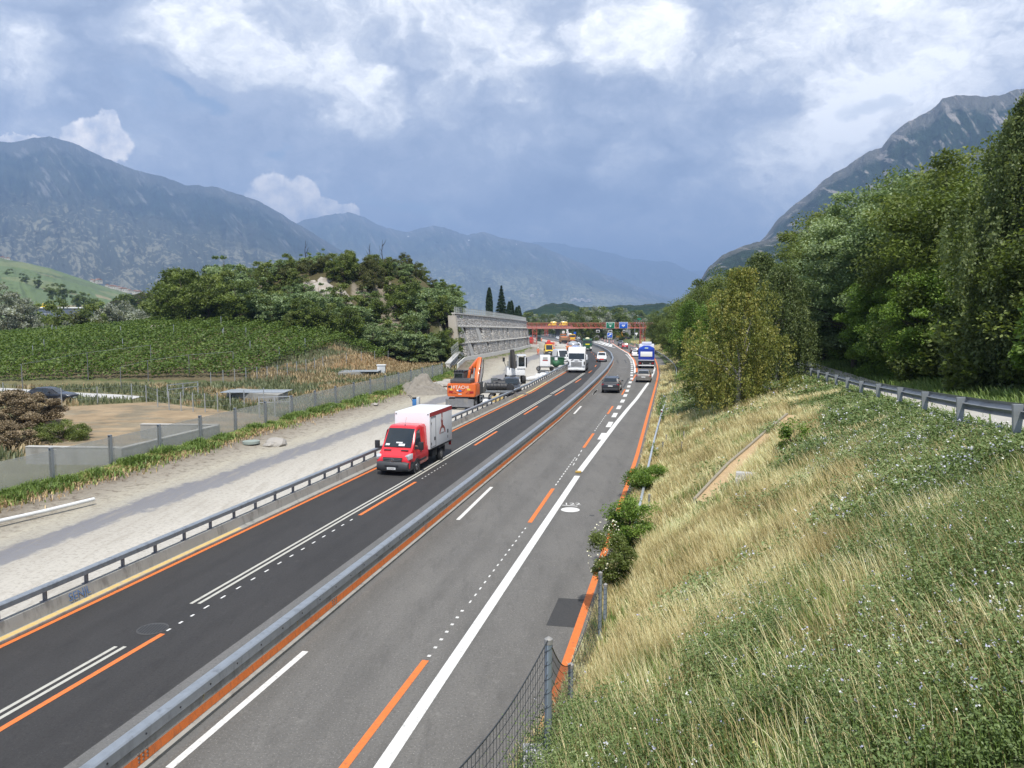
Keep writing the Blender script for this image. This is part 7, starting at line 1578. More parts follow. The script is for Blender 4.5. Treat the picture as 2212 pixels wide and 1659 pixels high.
# cab on the left (+y)
MB().box((3.0, .82, 2.55), (1.7, .95, 1.35)).build('cab', DM, ex, bev=.10); MB().box((2.14, .82, 2.72), (.03, .72, .7)).build('rear_window', GLASS, ex); MB().box((3.0, 1.305, 2.7), (1.3, .02, .75)).build('side_window', GLASS, ex); MB().box((3.0, .82, 3.26), (1.75, 1.0, .08)).build('cab_roof', BLACK, ex, bev=.03)
m = MB()
for y in (.45, .68, .95, 1.18): m.box((2.1, y, 3.36), (.1, .13, .13))
m.build('work_lamp', BLACK, ex, bev=.02)
MB().box((2.1, 1.38, 2.2), (.08, .26, .36)).beam((2.1, 1.25, 2.3), (2.3, 1.2, 2.3), .04).build('mirror', BLACK, ex, bev=.02)
# boom folded up on the right (-y)
yb = -.78; m = MB()
def bm_(p, q, w0, w1, wy=.42):
    p = Vector((p[0], yb, p[1])); q = Vector((q[0], yb, q[1])); d = (q - p).normalized(); nz_ = Vector((-d.z, 0, d.x))
    m.add([p + nz_ * w0 / 2 + Vector((0, s_ * wy / 2, 0)) for s_ in (-1, 1)] + [p - nz_ * w0 / 2 + Vector((0, s_ * wy / 2, 0)) for s_ in (1, -1)] + [q + nz_ * w1 / 2 + Vector((0, s_ * wy / 2, 0)) for s_ in (-1, 1)] + [q - nz_ * w1 / 2 + Vector((0, s_ * wy / 2, 0)) for s_ in (1, -1)], [(0, 1, 2, 3), (7, 6, 5, 4), (0, 4, 5, 1), (1, 5, 6, 2), (2, 6, 7, 3), (3, 7, 4, 0)])
bm_((2.2, 1.7), (3.0, 3.2), .5, .55, .36); bm_((3.0, 3.15), (3.9, 4.45), .55, .4, .36); m.build('boom', OX, ex, bev=.05)
m = MB(); 
def arm2(p, q, w):
    m.beam(p, q, w, w)
arm2((3.8, -.7, 4.35), (3.3, .0, 3.35), .38); arm2((3.85, -.5, 4.1), (3.5, -.15, 2.9), .24); arm2((3.3, .0, 3.35), (3.1, .1, 2.5), .26); m.build('dipper_arm', OX, ex, bev=.05)
m = MB(); m.tube([(2.5, -.42, 2.0), (3.2, -.42, 3.5)], .09, 8); m.tube([(3.3, -.95, 3.6), (4.3, -.9, 4.3)], .09, 8); m.tube([(2.5, -1.1, 2.0), (3.2, -1.1, 3.5)], .09, 8); m.build('hydraulic_ram', GALVD, ex)
m = MB(); m.tube([(2.4, -.2, 2.3), (2.9, -.15, 3.2), (3.5, -.3, 4.0), (4.1, -.4, 4.2)], .04, 5); m.tube([(2.4, -1.2, 2.0), (3.1, -1.25, 3.1), (3.9, -1.1, 4.3)], .04, 5); m.build('hose', BLACK, ex)
m = MB(); m.prism([(3.9, 1.1), (4.7, 1.2), (4.9, 2.0), (4.2, 2.1), (3.8, 1.7)], -1.15, -.25, 'y'); m.build('bucket', STEEL, ex, bev=.03)
# undercarriage, blade, wheels
MB().box((1.9, 0, .78), (3.6, 1.2, .5)).box((.5, 0, .95), (.6, 1.3, .3)).build('undercarriage', STEEL, ex, bev=.05); MB().cyl((1.7, 0, 1.0), (1.7, 0, 1.18), .75, n=24).build('slew_ring', BLACK, ex)
m = MB(); m.prism([(-.62, .25), (-.50, .22), (-.44, .55), (-.46, .95), (-.60, .98), (-.54, .6)], -1.28, 1.28, 'y'); m.build('dozer_blade', mat('scraped blade steel', (.24, .24, .245), .45, .5, .25, 2, dirt=((.42, .38, .30), .5, 2.5)), ex, bev=.01)
MB().box((-.1, .7, .75), (.9, .7, .3)).box((-.1, -.75, .75), (.9, .7, .3)).build('blade_bracket', STEEL, ex, bev=.06)
for x in (.55, 3.3):
    for sd in (1, -1): wheel(ex, x, sd * .98, .50, .5, side=sd, rim=GALVD, hub=.5)
MB().box((2.0, -1.35, .95), (.9, .08, .06)).box((2.0, -1.35, .62), (.9, .08, .06)).beam((1.6, -1.35, .5), (1.6, -1.35, 1.1), .06).beam((2.4, -1.35, .5), (2.4, -1.35, 1.1), .06).build('step_frame', GALV, ex)
# ------------------------------- white and black excavator behind it
gw = G(*cE(1960, 640)); wx = thing('white_excavator', 'white cab excavator with dark folded boom behind the black off-roader', 'excavator', (gw.x - .8, gw.y + 3, 0), R(-86)); wz = gw.y / 92
MB().box((0, 0, 1.5), (2.6, 2.3, 1.0)).build('upper_frame', WHP, wx, bev=.12); m = MB()
for x, y in ((-.1, .25), (-.1, 1.15), (1.3, .25), (1.3, 1.15)): m.beam((x, y, 1.9), (x, y, 3.45), .12)
m.box((.6, .7, 3.5), (1.7, 1.15, .14)).box((.6, .7, 2.0), (1.6, 1.1, .25)); m.build('cab', WHP, wx, bev=.02)
MB().box((.3, .7, 2.5), (.6, .6, .9)).ball((.25, .7, 3.05), .22).build('seat', BLACK, wx, bev=.1); MB().box((1.36, .7, 2.75), (.03, .78, 1.1)).build('cab_window', GLASS, wx); MB().box((.6, 1.32, 2.6), (1.0, .2, 1.2)).build('door', BLACK, wx, bev=.05)
m = MB(); DB = mat('dark boom steel', (.06, .055, .05), .7, .2, .3)
m.beam((1.0, -.45, 1.8), (1.6, -.5, 4.2), .5, .5); m.beam((1.6, -.5, 4.2), (2.1, -.2, 2.0), .38, .4); m.build('boom', DB, wx); m = MB(); m.tube([(1.3, -.15, 1.8), (1.7, -.1, 3.6)], .09); m.tube([(1.3, -.8, 1.8), (1.7, -.85, 3.6)], .07); m.build('hydraulic_ram', GALV, wx)
m = MB()
for k in range(5): m.box((.7, -.95, 2.05 + .16 * k), (.3, .2, .06)); m.box((.7, .05, 2.05 + .16 * k), (.3, .16, .06))
m.build('cooling_ribs', BLACK, wx)
MB().box((1.2, -1.5, 3.0), (.08, .28, .5)).beam((1.2, -1.5, 2.8), (.8, -1.1, 1.9), .04).build('mirror', BLACK, wx)
for x in (-1.0, 1.2):
    for sd in (1, -1): wheel(wx, x, sd * 1.0, .48, .45, side=sd, rim=GALVD, hub=.5)
MB().box((.1, 0, .75), (2.9, 1.1, .4)).build('undercarriage', STEEL, wx, bev=.05)
# trailer with black ribbed tanks
gt2 = G(*cE(1420, 960)); tr = thing('flat_trailer', 'low steel trailer standing behind the rail with ribbed tanks on it', 'trailer', (gt2.x, gt2.y + .8, 0), R(-3))
MB().box((0, 0, .72), (3.0, 1.8, .12)).build('bed', STEEL, tr, bev=.02); MB().box((0, -.9, .86), (3.0, .05, .2)).build('sideboard', GALV, tr); MB().box((0, .9, .86), (3.0, .05, .2)).build('sideboard', GALV, tr)
MB().beam((1.8, 0, .6), (3.2, 0, .5), .12).build('drawbar', GALVD, tr)
for x in (-.5, .5):
    for sd in (1, -1): wheel(tr, x, sd * .95, .33, .22, side=sd, rim=GALVD)
BLK = mat('black ribbed plastic', (.028, .028, .030), .5, 0, .15)
def tank(loc, L_, r, lab, rz):
    m = MB(); rings = []; n = 20
    for k in range(41):
        x = -L_ / 2 + L_ * k / 40; e = min(1, (1 - abs(2 * k / 40 - 1)) * 7) ** .5; rr = r * e * (1 + .045 * (1 if (k // 3) % 2 else -1))
        rings.append([Vector((x, max(.02, rr) * math.cos(a_ * 2 * math.pi / n), max(.02, rr) * math.sin(a_ * 2 * math.pi / n))) for a_ in range(n)])
    t = thing('ribbed_tank', lab, 'tank', loc, rz); m.loft(rings); m.build('tank_shell', BLK, t, smooth=40); MB().cyl((0, 0, r * .9), (0, 0, r * 1.18), r * .35, n=16).build('lid', BLK, t)
tank((gt2.x + .0, gt2.y + .3, 1.30), 2.35, .40, 'long black ribbed plastic tank lying along the front of the trailer', R(-3)); tank((gt2.x + .2, gt2.y + 1.25, 1.45), 1.4, .48, 'shorter black ribbed tank lying behind the long one', R(4)); tank((gt2.x + 1.35, gt2.y + .1, 1.22), .6, .38, 'stubby black ribbed tank at the right end of the trailer', R(80))
sgp = mat('grey sign back', (.13, .14, .14), .5, .4)
for q, zt_, lab in ((cE(1355, 800), cE(1355, 487), 'grey sign back on twin poles standing left of the ribbed tanks'), (cE(1630, 740), cE(1630, 482), 'grey sign back on poles in front of the off-roader')):
    gq = G(*q) + Vector((0, 1.5, 0)); top = atY(*zt_, gq.y).z; t = thing('site_sign', lab, 'sign', gq); MB().box((0, 0, top - .35), (.75, .04, .7)).build('panel', sgp, t, bev=.01); MB().beam((-.3, .03, 0), (-.3, .03, top), .05).beam((.3, .03, 0), (.3, .03, top), .05).build('pole', sgp, t)
# generator trailer, green skip
gg = G(*c8(320, 560)); t = thing('generator_trailer', 'white boxy generator on a small wheeled trailer', 'generator', (gg.x, gg.y + .6, 0), 0); MB().box((0, 0, 1.55), (1.55, 1.9, 1.7)).build('housing', WHP, t, bev=.05); MB().box((0, -.96, 1.9), (.7, .02, .42)).build('vent', mat('grey vent', (.35, .35, .34), .5), t); MB().box((0, -.965, 1.62), (.8, .02, .12)).build('red_label', REDL, t)
MB().box((0, 0, .62), (1.8, 2.1, .14)).box((1.2, 0, .55), (1.4, .3, .1)).build('trailer_frame', DGREY, t); wheel(t, -1.0, -.2, .34, .2, side=-1, rim=RIM); wheel(t, 1.0, -.2, .34, .2, side=1, rim=RIM)
gs = G(*c8(640, 480)); GRS = mat('green skip paint', (.035, .13, .06), .55, 0, .2)
t = thing('green_skip', 'open green waste skip behind the barrier rail', 'skip', (gs.x, gs.y + 1.5, 0), R(-76)); MB().prism([(-1.5, 0.3), (1.3, .3), (1.7, 1.5), (-1.9, 1.5)], -.85, .85, 'y').build('skip_body', GRS, t, bev=.03); MB().box((-.1, 0, 1.53), (3.7, 1.8, .08)).build('rim', GRS, t); MB().box((-.1, 0, 1.545), (3.4, 1.55, .08)).build('skip_load', BLACK, t)
t = thing('green_machine', 'small green rounded machine between generator and skip', 'machine', (gg.x + 1.7, gg.y + .9, 0)); MB().ball((0, 0, 1.1), .62, 1, 1, .9).build('hull', GRS, t); MB().cyl((0, -.3, 1.6), (0, -.3, 2.0), .25, n=14).build('dial', SGW, t); MB().box((0, 0, .4), (1.2, 1.2, .2)).build('base', STEEL, t)
# blue plate compactor
gc = G(*cV(970, 435)); t = thing('plate_compactor', 'blue plate compactor with looped handle on the gravel', 'plate compactor', (gc.x, gc.y, .02), R(-10)); BC = paint('compactor blue', (.04, .17, .42))
MB().box((0, 0, .06), (.75, .55, .06)).build('base_plate', STEEL, t, bev=.02); MB().box((.02, 0, .48), (.44, .42, .62)).build('engine', BC, t, bev=.05); MB().box((.33, 0, .55), (.24, .5, .85)).build('water_tank', mat('pale tank', (.5, .52, .52), .5), t, bev=.05); MB().box((-.05, 0, .86), (.3, .3, .16)).build('cover', BLACK, t, bev=.04)
m = MB(); m.tube([(-.15, -.16, .5), (-.35, -.18, .95), (-.55, -.18, 1.12), (-.68, 0, 1.1), (-.55, .18, 1.12), (-.35, .18, .95), (-.15, .16, .5)], .022, 6); m.build('handle', BLACK, t)
# white sacks and sheets behind the rail
rw = random.Random(4)
SACK = mat('white sheeting', (.62, .63, .64), .6, 0, .1, 3, .5, 8)
for k, (q, lab) in enumerate(((c4(1430, 1290), 'crumpled white sack nearest the white excavator wheel'), (c4(1490, 1275), 'second crumpled white sack behind the rail'), (c4(1550, 1245), 'white plastic sheeting lump in the middle of the sacks'), (c4(1610, 1225), 'white sack at the far end beside the dark pump'), (cE(1180, 1080), 'round white bundle lying behind the rail posts near the trailer'))):
    gq = G(*q); setp(rock((0, 0, 0), .55, 60 + k, .6).build('white_sack', SACK, smooth=80, loc=(gq.x, gq.y, .25)), lab, 'sack')
gq = G(*c8(235, 690)); t = thing('dark_pump', 'dark oily pump unit on the ground behind the rail', 'pump', (gq.x, gq.y + .3, 0)); MB().box((0, 0, .35), (1.2, .7, .6)).build('hull', DM, t, bev=.08); MB().cyl((.5, -.3, .4), (.9, -.5, .4), .22, n=14).build('flange', GALV, t)
for k, (q, lab) in enumerate(((cE(1390, 1010), 'yellow timber block under the trailer'), (cE(1470, 985), 'smaller yellow timber block beside the first one'), (c5(650, 900), 'stack of yellow boards between white van and lorry'))):
    gq = G(*q); t = thing('timber_block', lab, 'timber', (gq.x, gq.y + .2, 0)); MB().box((0, 0, .25), (.8 + .6 * (k == 2), .5, .5)).build('boards', mat('yellow timber', (.55, .42, .18), .7), t, bev=.02)
# site beacons and round signs
RWM = mat('red and white beacon', (.60, .34, .30), .5, 0, .2)
def beacon(q, lab, h_=1.0, Y=None):
    g = G(*q); t = thing('site_beacon', lab, 'beacon', (g.x, g.y, float(zr(g.y)))); t['group'] = 'red and white site beacons'
    MB().box((0, 0, .08), (.7, .4, .14)).build('foot', BLACK, t, bev=.03)
    for k in range(5): MB().box((0, 0, .25 + k * .2), (.26, .05, .2)).build('band', SGW if k % 2 else mat('beacon red', (.55, .05, .03), .5), t)
for k, px in enumerate((1183, 1222, 1260, 1313, 1343)): beacon(c5(px, [592, 616, 625, 632, 630][k]), ['leftmost', 'second', 'middle', 'fourth', 'rightmost'][k] + ' red and white beacon on the hatched island')
for k, (q, lab) in enumerate(((c5(665, 682), 'red and white beacon beside the hopper machine'), (c5(685, 660), 'beacon just right of the hopper machine'), (c5(512, 665), 'beacon behind the two site workers'), (c5(363, 640), 'beacon between gantry tower and yellow van'), (c5(425, 640), 'beacon behind the yellow van roof'), (c5(1658, 700), 'red and white beacon on the exit verge before the gantry'), (c5(1710, 695), 'beacon at the right gantry plinth'))): beacon(q, lab)
def round_sign(px, py, Y, r, lab, tri=False, face=None):
    p = atY(*c5(px, py), Y); t = thing('traffic_sign', lab, 'traffic sign', p)
    if tri: MB().prism([(-r, r * .7), (r, r * .7), (0, -r)], -.03, .03).build('face', SGW, t)
    elif face == 'sq': MB().box((0, 0, 0), (2 * r, .06, 2 * r)).build('face', BLU, t)
    else: MB().cyl((0, -.03, 0), (0, .03, 0), r, n=24).build('face', SGW, t); MB().cyl((0, -.035, 0), (0, -.031, 0), r * .78, n=24).build('ring', mat('sign ring', (.6, .5, .48), .5), t)
    MB().beam((0, .06, r), (0, .06, float(zr(Y)) - p.z), .09).build('pole', GALV, t)
round_sign(622, 470, 300, .52, 'round white traffic sign on a pole by the hopper machine'); round_sign(678, 445, 305, .5, 'white triangular sign above the red ringed one', True); round_sign(679, 473, 304.5, .5, 'round sign below the white triangle'); round_sign(787, 484, 330, .5, 'small blue square sign behind the mixer lorry', face='sq'); round_sign(1680, 498, 255, .55, 'white triangular give way sign on the exit verge', True)
for q, lab in (((293, 243, 300), 'thin lamp pole in front of the far field'), ((372, 215, 330), 'second thin pole beside the far lamp')):
    pt_ = atY(*c5(q[0], q[1]), 560); t = thing('lamp_pole', lab, 'lamp pole', (pt_.x, 560, -8)); MB().cyl((0, 0, 0), (0, 0, pt_.z + 8), .16, .1, 8).build('pole', GALV, t); MB().box((0, 0, pt_.z + 8), (1.0, .5, .3)).build('lamp_head', GALV, t)
pt_ = atY(*c5(1720, 280), 330); t = thing('direction_sign', 'small green arrow sign on a pole above the gantry', 'road sign', pt_); MB().prism([(-.9, 0), (-.5, .35), (.9, .35), (.9, -.35), (-.5, -.35)], -.04, .04).build('face', GRN, t); MB().beam((.2, .06, 0), (.2, .06, -9), .12).build('pole', GALV, t)
# gantry tail light barrier row of red and white boards above the beam (far works barrier)
t = thing('works_barrier', 'row of red and white warning boards beyond the right gantry end', 'barrier')
for k in range(16):
    p = atY(*c5(1665 + k * 16.5, 338), 300); MB().box((p.x, 300, p.z), (.75, .08, .5)).build('board', SGW if k % 2 else mat('beacon red', (.55, .05, .03), .5), t)
MB().beam((atY(*c5(1655, 345), 300).x, 300.1, atY(*c5(1700, 345), 300).z), (atY(*c5(2060, 345), 300).x, 300.1, atY(*c5(1700, 345), 300).z), .3, .2).build('rail', GALV, t)
for px in (1660, 1780, 1900, 2050): p = atY(*c5(px, 345), 300); MB().beam((p.x, 300.3, p.z), (p.x, 300.3, float(zr(300)) + .5), .2).build('support', GALV, t)
# exit ramp guard rails beyond the gantry
t = thing('ramp_guard_rail', 'pale guard rail along the far exit ramp right of the gantry', 'guard rail'); m = MB(); pts = [atY(*c5(x, y), Y) for x, y, Y in ((1590, 640, 262), (1650, 655, 258), (1720, 668, 250), (1750, 672, 246))]
pts = [Vector((p.x, p.y, float(zr(p.y)) + .7)) for p in pts]
for i in range(3): m.beam(pts[i], pts[i + 1], .1, .25)
m.build('beam', GALV, t)
for p in pts: MB().beam(p, p - Vector((0, 0, .9)), .1).build('post', GALV, t)
# ------------------------------- people
def skin(name, nodes, edges, mt, parent, lvl=1):
    me = bpy.data.meshes.new(name); me.from_pydata([n[0] for n in nodes], edges, []); o = bpy.data.objects.new(name, me); COL.objects.link(o)
    sk = o.modifiers.new('s', 'SKIN'); sk.use_smooth_shade = True
    for i, n in enumerate(nodes): me.skin_vertices[0].data[i].radius = (n[1], n[1] * (n[2] if len(n) > 2 else 1))
    me.skin_vertices[0].data[0].use_root = True
    ss = o.modifiers.new('u', 'SUBSURF'); ss.levels = lvl; ss.render_levels = lvl
    dg = bpy.context.evaluated_depsgraph_get(); m2 = bpy.data.meshes.new_from_object(o.evaluated_get(dg)); bpy.data.objects.remove(o)
    m2.materials.clear(); m2.materials.append(mt); q = bpy.data.objects.new(name, m2); COL.objects.link(q); q.parent = parent; return q
SKIN = mat('skin', (.45, .27, .19), .6); HIV = mat('high visibility orange', (.85, .16, .04), .6, 0, .08); HELM = mat('white helmet', (.7, .7, .65), .4); BOOT = mat('dark boots', (.04, .035, .03), .8)
def worker(loc, rz, lab, pose=0, hel=None, sc=1.0):
    t = thing('person', lab, 'person', loc, rz); t.scale = (sc,) * 3; st = [.16, .04, .22, .06, .12][pose % 5]; arm = [.18, .34, .1, .28, .2][pose % 5]
    # forward +x
    N = [((0, 0, .98), .15, 1.1), ((0, 0, 1.22), .15, 1.1), ((0, 0, 1.42), .16, 1.0), ((.01, 0, 1.53), .06), ((.02, 0, 1.64), .095), ((.02, 0, 1.74), .085),
         ((0, .20, 1.42), .07), ((arm * .5, .27, 1.16), .05), ((arm * 1.3, .25, .95), .038), ((arm * 1.6, .23, .87), .035), ((0, -.20, 1.42), .07), ((-arm * .3, -.28, 1.16), .05), ((arm * .5, -.26, .93), .038), ((arm * .7, -.25, .85), .035),
         ((0, .10, .90), .10), ((st, .11, .50), .065), ((st * .7, .11, .10), .048), ((st * .7 + .14, .12, .04), .035), ((0, -.10, .90), .10), ((-st * .6, -.11, .50), .065), ((-st * 1.3, -.11, .10), .048), ((-st * 1.3 + .14, -.12, .04), .035)]
    E_ = [(0, 1), (1, 2), (2, 3), (3, 4), (4, 5), (2, 6), (6, 7), (7, 8), (8, 9), (2, 10), (10, 11), (11, 12), (12, 13), (0, 14), (14, 15), (15, 16), (16, 17), (0, 18), (18, 19), (19, 20), (20, 21)]
    skin('body', N, E_, SKIN, t)
    keep = [0, 1, 2, 6, 7, 8, 10, 11, 12, 14, 15, 16, 18, 19, 20]; mp_ = {k: i for i, k in enumerate(keep)}
    skin('overalls', [(N[k][0], N[k][1] * 1.22, *(N[k][2:])) for k in keep], [(mp_[a], mp_[c]) for a, c in E_ if a in mp_ and c in mp_], HIV, t)
    MB().ball((.02, 0, 1.72), .125, 1.15, 1, .9, 12, 8).box((.12, 0, 1.70), (.14, .2, .02)).build('helmet', hel or HELM, t)
    m = MB(); m.box((st * .7 + .05, .11, .05), (.28, .11, .11)).box((-st * 1.3 + .05, -.11, .05), (.28, .11, .11)); m.build('boots', BOOT, t, bev=.02)
    for z in (1.08, 1.30): MB().cyl((0, 0, z), (0, 0, z + .05), .205, n=14).build('reflective_band', mat('silver band', (.6, .6, .58), .4), t)
for q, rz, lab, ps in ((c5(253, 803), R(-60), 'worker in orange overalls and helmet walking alone by the sand heap', 0), (c5(303, 612), R(90), 'worker in orange standing behind the gantry tower', 1), (c5(482, 680), R(100), 'worker in orange with back to us behind the yellow van', 2), (c5(485, 775), R(-150), 'worker in orange beside the right flank of the yellow van', 3), (c5(1530, 578), R(180), 'worker in orange in front of the raised grey tipper body', 4)):
    g = G(*q); worker((g.x, g.y, g.z), rz, lab, ps)
# driver's forearm at the open window of the red van
t = thing('person', 'driver of the red van with forearm resting at the side window', 'person', van.location, rzv)
N = [((-.45, .42, .95), .15), ((-.48, .42, 1.25), .16), ((-.46, .42, 1.50), .15), ((-.44, .42, 1.62), .06), ((-.42, .42, 1.76), .09), ((-.42, .42, 1.86), .085), ((-.44, .66, 1.48), .07), ((-.36, .90, 1.40), .05), ((-.05, .97, 1.46), .04), ((.08, .96, 1.50), .035), ((-.44, .20, 1.46), .07), ((-.15, .15, 1.28), .05), ((.1, .3, 1.30), .04)]
skin('body', N, [(0, 1), (1, 2), (2, 3), (3, 4), (4, 5), (2, 6), (6, 7), (7, 8), (8, 9), (2, 10), (10, 11), (11, 12)], SKIN, t)
skin('shirt', [(N[0][0], .18), (N[1][0], .19), (N[2][0], .18), (N[6][0], .085), (N[10][0], .085)], [(0, 1), (1, 2), (2, 3), (2, 4)], mat('red shirt', (.4, .05, .04), .8), t)
# ------------------------------- far houses, building with yellow sign
WALLH = mat('far house wall', (.48, .46, .42), .8); ROOFH = mat('far house roof', (.28, .16, .12), .8); WINH = mat('far house window', (.08, .09, .1), .3)
hs = [(200, 612), (207, 616), (213, 614), (232, 623), (240, 626), (247, 628), (256, 627), (262, 631), (270, 633), (280, 634), (292, 637), (300, 639), (312, 641), (322, 644), (208, 651), (18, 565), (5, 564), (186, 660), (330, 648), (344, 652), (1235, 650), (1243, 647), (1250, 650), (1258, 648), (1266, 651), (1273, 649), (1150, 640), (1161, 652)]
words = ['first', 'second', 'third', 'fourth', 'fifth', 'sixth', 'seventh', 'eighth', 'ninth', 'tenth', 'eleventh', 'twelfth', 'thirteenth', 'fourteenth', 'lone', 'farm', 'chapel', 'valley floor', 'hamlet', 'last']
for k, (px, py) in enumerate(hs):
    far_ = px > 1000; Y = 9000 if far_ else 1640; p = atY(px, py + (2 if far_ else -3), Y); w = (40 if far_ else 8 + (k % 3) * 2) ; hh = w * .5
    lab = 'tiny white house on the far valley slope above the overpass' if far_ else '%s pale house with reddish roof in the village below the vineyard slope' % (words[k] if k < len(words) else 'end')
    t = thing('far_house' if far_ else 'village_house', lab, 'house', p, (k * .5) % 1.2, 'houses of the far slope' if far_ else 'houses of the village')
    MB().box((0, 0, hh / 2 - 1), (w, w * .8, hh + 2)).build('wall', WALLH, t); m = MB(); m.prism([(-w * .55, hh), (w * .55, hh), (0, hh + w * .25)], -w * .45, w * .45).build('roof', ROOFH if not far_ else WALLH, t, smooth=0)
    if not far_: MB().box((-.2 * w, -w * .402, hh * .5), (w * .12, .05, hh * .25)).box((.2 * w, -w * .402, hh * .5), (w * .12, .05, hh * .25)).build('window', WINH, t)
Y = 300; a_ = atY(*c1(255, 535), Y); c_ = atY(*c1(640, 430), Y); t = thing('commercial_building', 'low dark commercial building with yellow roof sign behind the trees', 'building', ((a_.x + c_.x) / 2, Y, 0)); w = c_.x - a_.x; z0 = float(zr(Y)) - 1
MB().box((0, 5, (z0 + c_.z) / 2), (w, 10, c_.z - z0)).build('wall', mat('blue grey cladding', (.09, .11, .14), .5), t, bev=.05); MB().box((0, 5, c_.z + .2), (w + .6, 10.6, .4)).build('roof', SGW, t, bev=.03)
for z in (.35, .6, .85): MB().box((-w * .3, -.03, z0 + (c_.z - z0) * z), (w * .36, .06, .12)).build('trim_strip', SGW, t)
sgx = atY(*c1(330, 420), Y).x - (a_.x + c_.x) / 2; MB().box((sgx, 0, c_.z + .6), (2.8, .2, .5)).build('sign_band', mat('sign yellow', (.85, .58, .02), .4), t)
m = MB()
for s_ in (-1, 1): m.tube([(sgx + 1.0 + s_ * .35 - .35, 0, c_.z + .8), (sgx + 1.0 + s_ * .35 - .22, 0, c_.z + 1.75), (sgx + 1.0 + s_ * .35, 0, c_.z + 2.0), (sgx + 1.0 + s_ * .35 + .22, 0, c_.z + 1.75), (sgx + 1.0 + s_ * .35 + .35, 0, c_.z + .8)], .11, 6)
m.build('arch_emblem', mat('sign yellow', (.85, .58, .02), .4), t)
# ---------------------------------------------------------------- grass and weeds
def blades(name, X, Y, hgt, wid, tint, mt, rs, lean=.35, wind=(-.12, .25), label=None):
    n = len(X); Z = H(X, Y); a = rs.uniform(0, 2 * math.pi, n); L = hgt * rs.uniform(.55, 1.25, n); ld = np.stack([np.cos(a), np.sin(a)], -1) * (lean * rs.rand(n) ** .7)[:, None] + np.array(wind)
    w = np.stack([-np.sin(a), np.cos(a)], -1) * (wid * rs.uniform(.6, 1.2, n) * .5)[:, None]
    P0 = np.stack([X, Y, Z - .03], -1); W3 = np.concatenate([w, np.zeros((n, 1))], 1)
    P1 = P0 + np.concatenate([ld * (L * .35)[:, None], (L * .62)[:, None]], 1); P2 = P0 + np.concatenate([ld * (L * 1.05)[:, None], (L * (1 - .25 * np.abs(ld).sum(1)))[:, None]], 1)
    V = np.stack([P0 - W3, P0 + W3, P1 + W3 * .8, P1 - W3 * .8, P2 + W3 * .25, P2 - W3 * .25], 1).reshape(-1, 3)
    b_ = np.arange(n)[:, None] * 6; F = np.concatenate([b_ + [0, 1, 2, 3], b_ + [3, 2, 4, 5]], 0)
    o = npmesh(name, V, F, mt, {'tint': np.repeat(tint, 6)}); return setp(o, label, 'grass' if label else None, kind='stuff')
DRYM = leafmat('dry grass blades', [(.16, .13, .05), (.38, .315, .16), (.64, .55, .33)], .5, gain=1.5)
GRM = leafmat('green grass blades', [(.045, .075, .015), (.10, .15, .036), (.22, .25, .085)], .5, gain=1.75)
rg = np.random.RandomState(17)
CHP = [CH0[i].lerp(CH0[i + 1], k / 8) for i in range(len(CH0) - 1) for k in range(8)]
def bankpts(n, Y0, Y1, t0, t1):
    Y = Y0 + (Y1 - Y0) * rg.rand(n); t = rg.uniform(t0, t1, n); return np.where(t < 1.3, xOR(Y) + t / .97, xT(t, Y)), Y, t
allX = {'dry': [], 'grn': [], 'alf': []}
for (n, Y0, Y1, wd, hg) in [(76000, 5.2, 13, .010, .60), (80000, 13, 24, .016, .58), (70000, 24, 40, .026, .58), (62000, 40, 66, .042, .60), (40000, 66, 130, .085, .65)]:
    X, Y, t = bankpts(n, Y0, Y1, .35, 12.9)
    isd = polymask(DRY, X + (fbm(X / 1.6, Y / 2.4, 4) - .5) * 6, Y + (fbm(X / 1.9 + 40, Y / 2.2, 4) - .5) * 7); nz = fbm(X / 2.2, Y / 2.2, 4); nz2 = fbm(X / .7 + 9, Y / .7, 3)
    gpatch = (nz > .63) | (nz2 > .74)
    chd = np.min([np.hypot(X - p_.x, Y - p_.y) for p_ in CHP], 0)
    dry = (isd & ~gpatch) | (~isd & (nz < .33)); dry = np.where(rg.rand(n) < .2, ~dry, dry) | ((Y > 30) & (t < 2.0))
    lo = (1.0 - .45 * (t < 1.6)) * np.interp(t, [8.5, 11, 12.5], [1, .55, .35])
    hN = hg * (.75 + .6 * fbm(X / 1.5, Y / 1.5, 3)) * lo
    off_ = chd > .55; k = dry & off_; allX['dry'].append((X[k], Y[k], hN[k], np.full(k.sum(), wd))); k = ~dry & off_ & (rg.rand(n) < .8); allX['grn'].append((X[k], Y[k], hN[k] * .72, np.full(k.sum(), wd * 1.1)))
def cat_(key): return [np.concatenate([a[i] for a in allX[key]]) for i in range(4)]
X, Y, h_, w_ = cat_('dry'); tn_ = np.clip(.5 + (fbm(X / 1.1, Y / 1.1, 3) - .5) * 1.1 + rg.normal(0, .2, len(X)), 0, 1); blades('dry_grass', X, Y, h_, w_, tn_, DRYM, rg, label='tall dry straw coloured grass on the road bank')
X, Y, h_, w_ = cat_('grn'); tn_ = np.clip(.45 + (fbm(X / 1.1, Y / 1.1, 3) - .5) * 1.1 + rg.normal(0, .2, len(X)), 0, 1); blades('green_grass', X, Y, h_, w_, tn_, GRM, rg, label='green grass on the road bank')
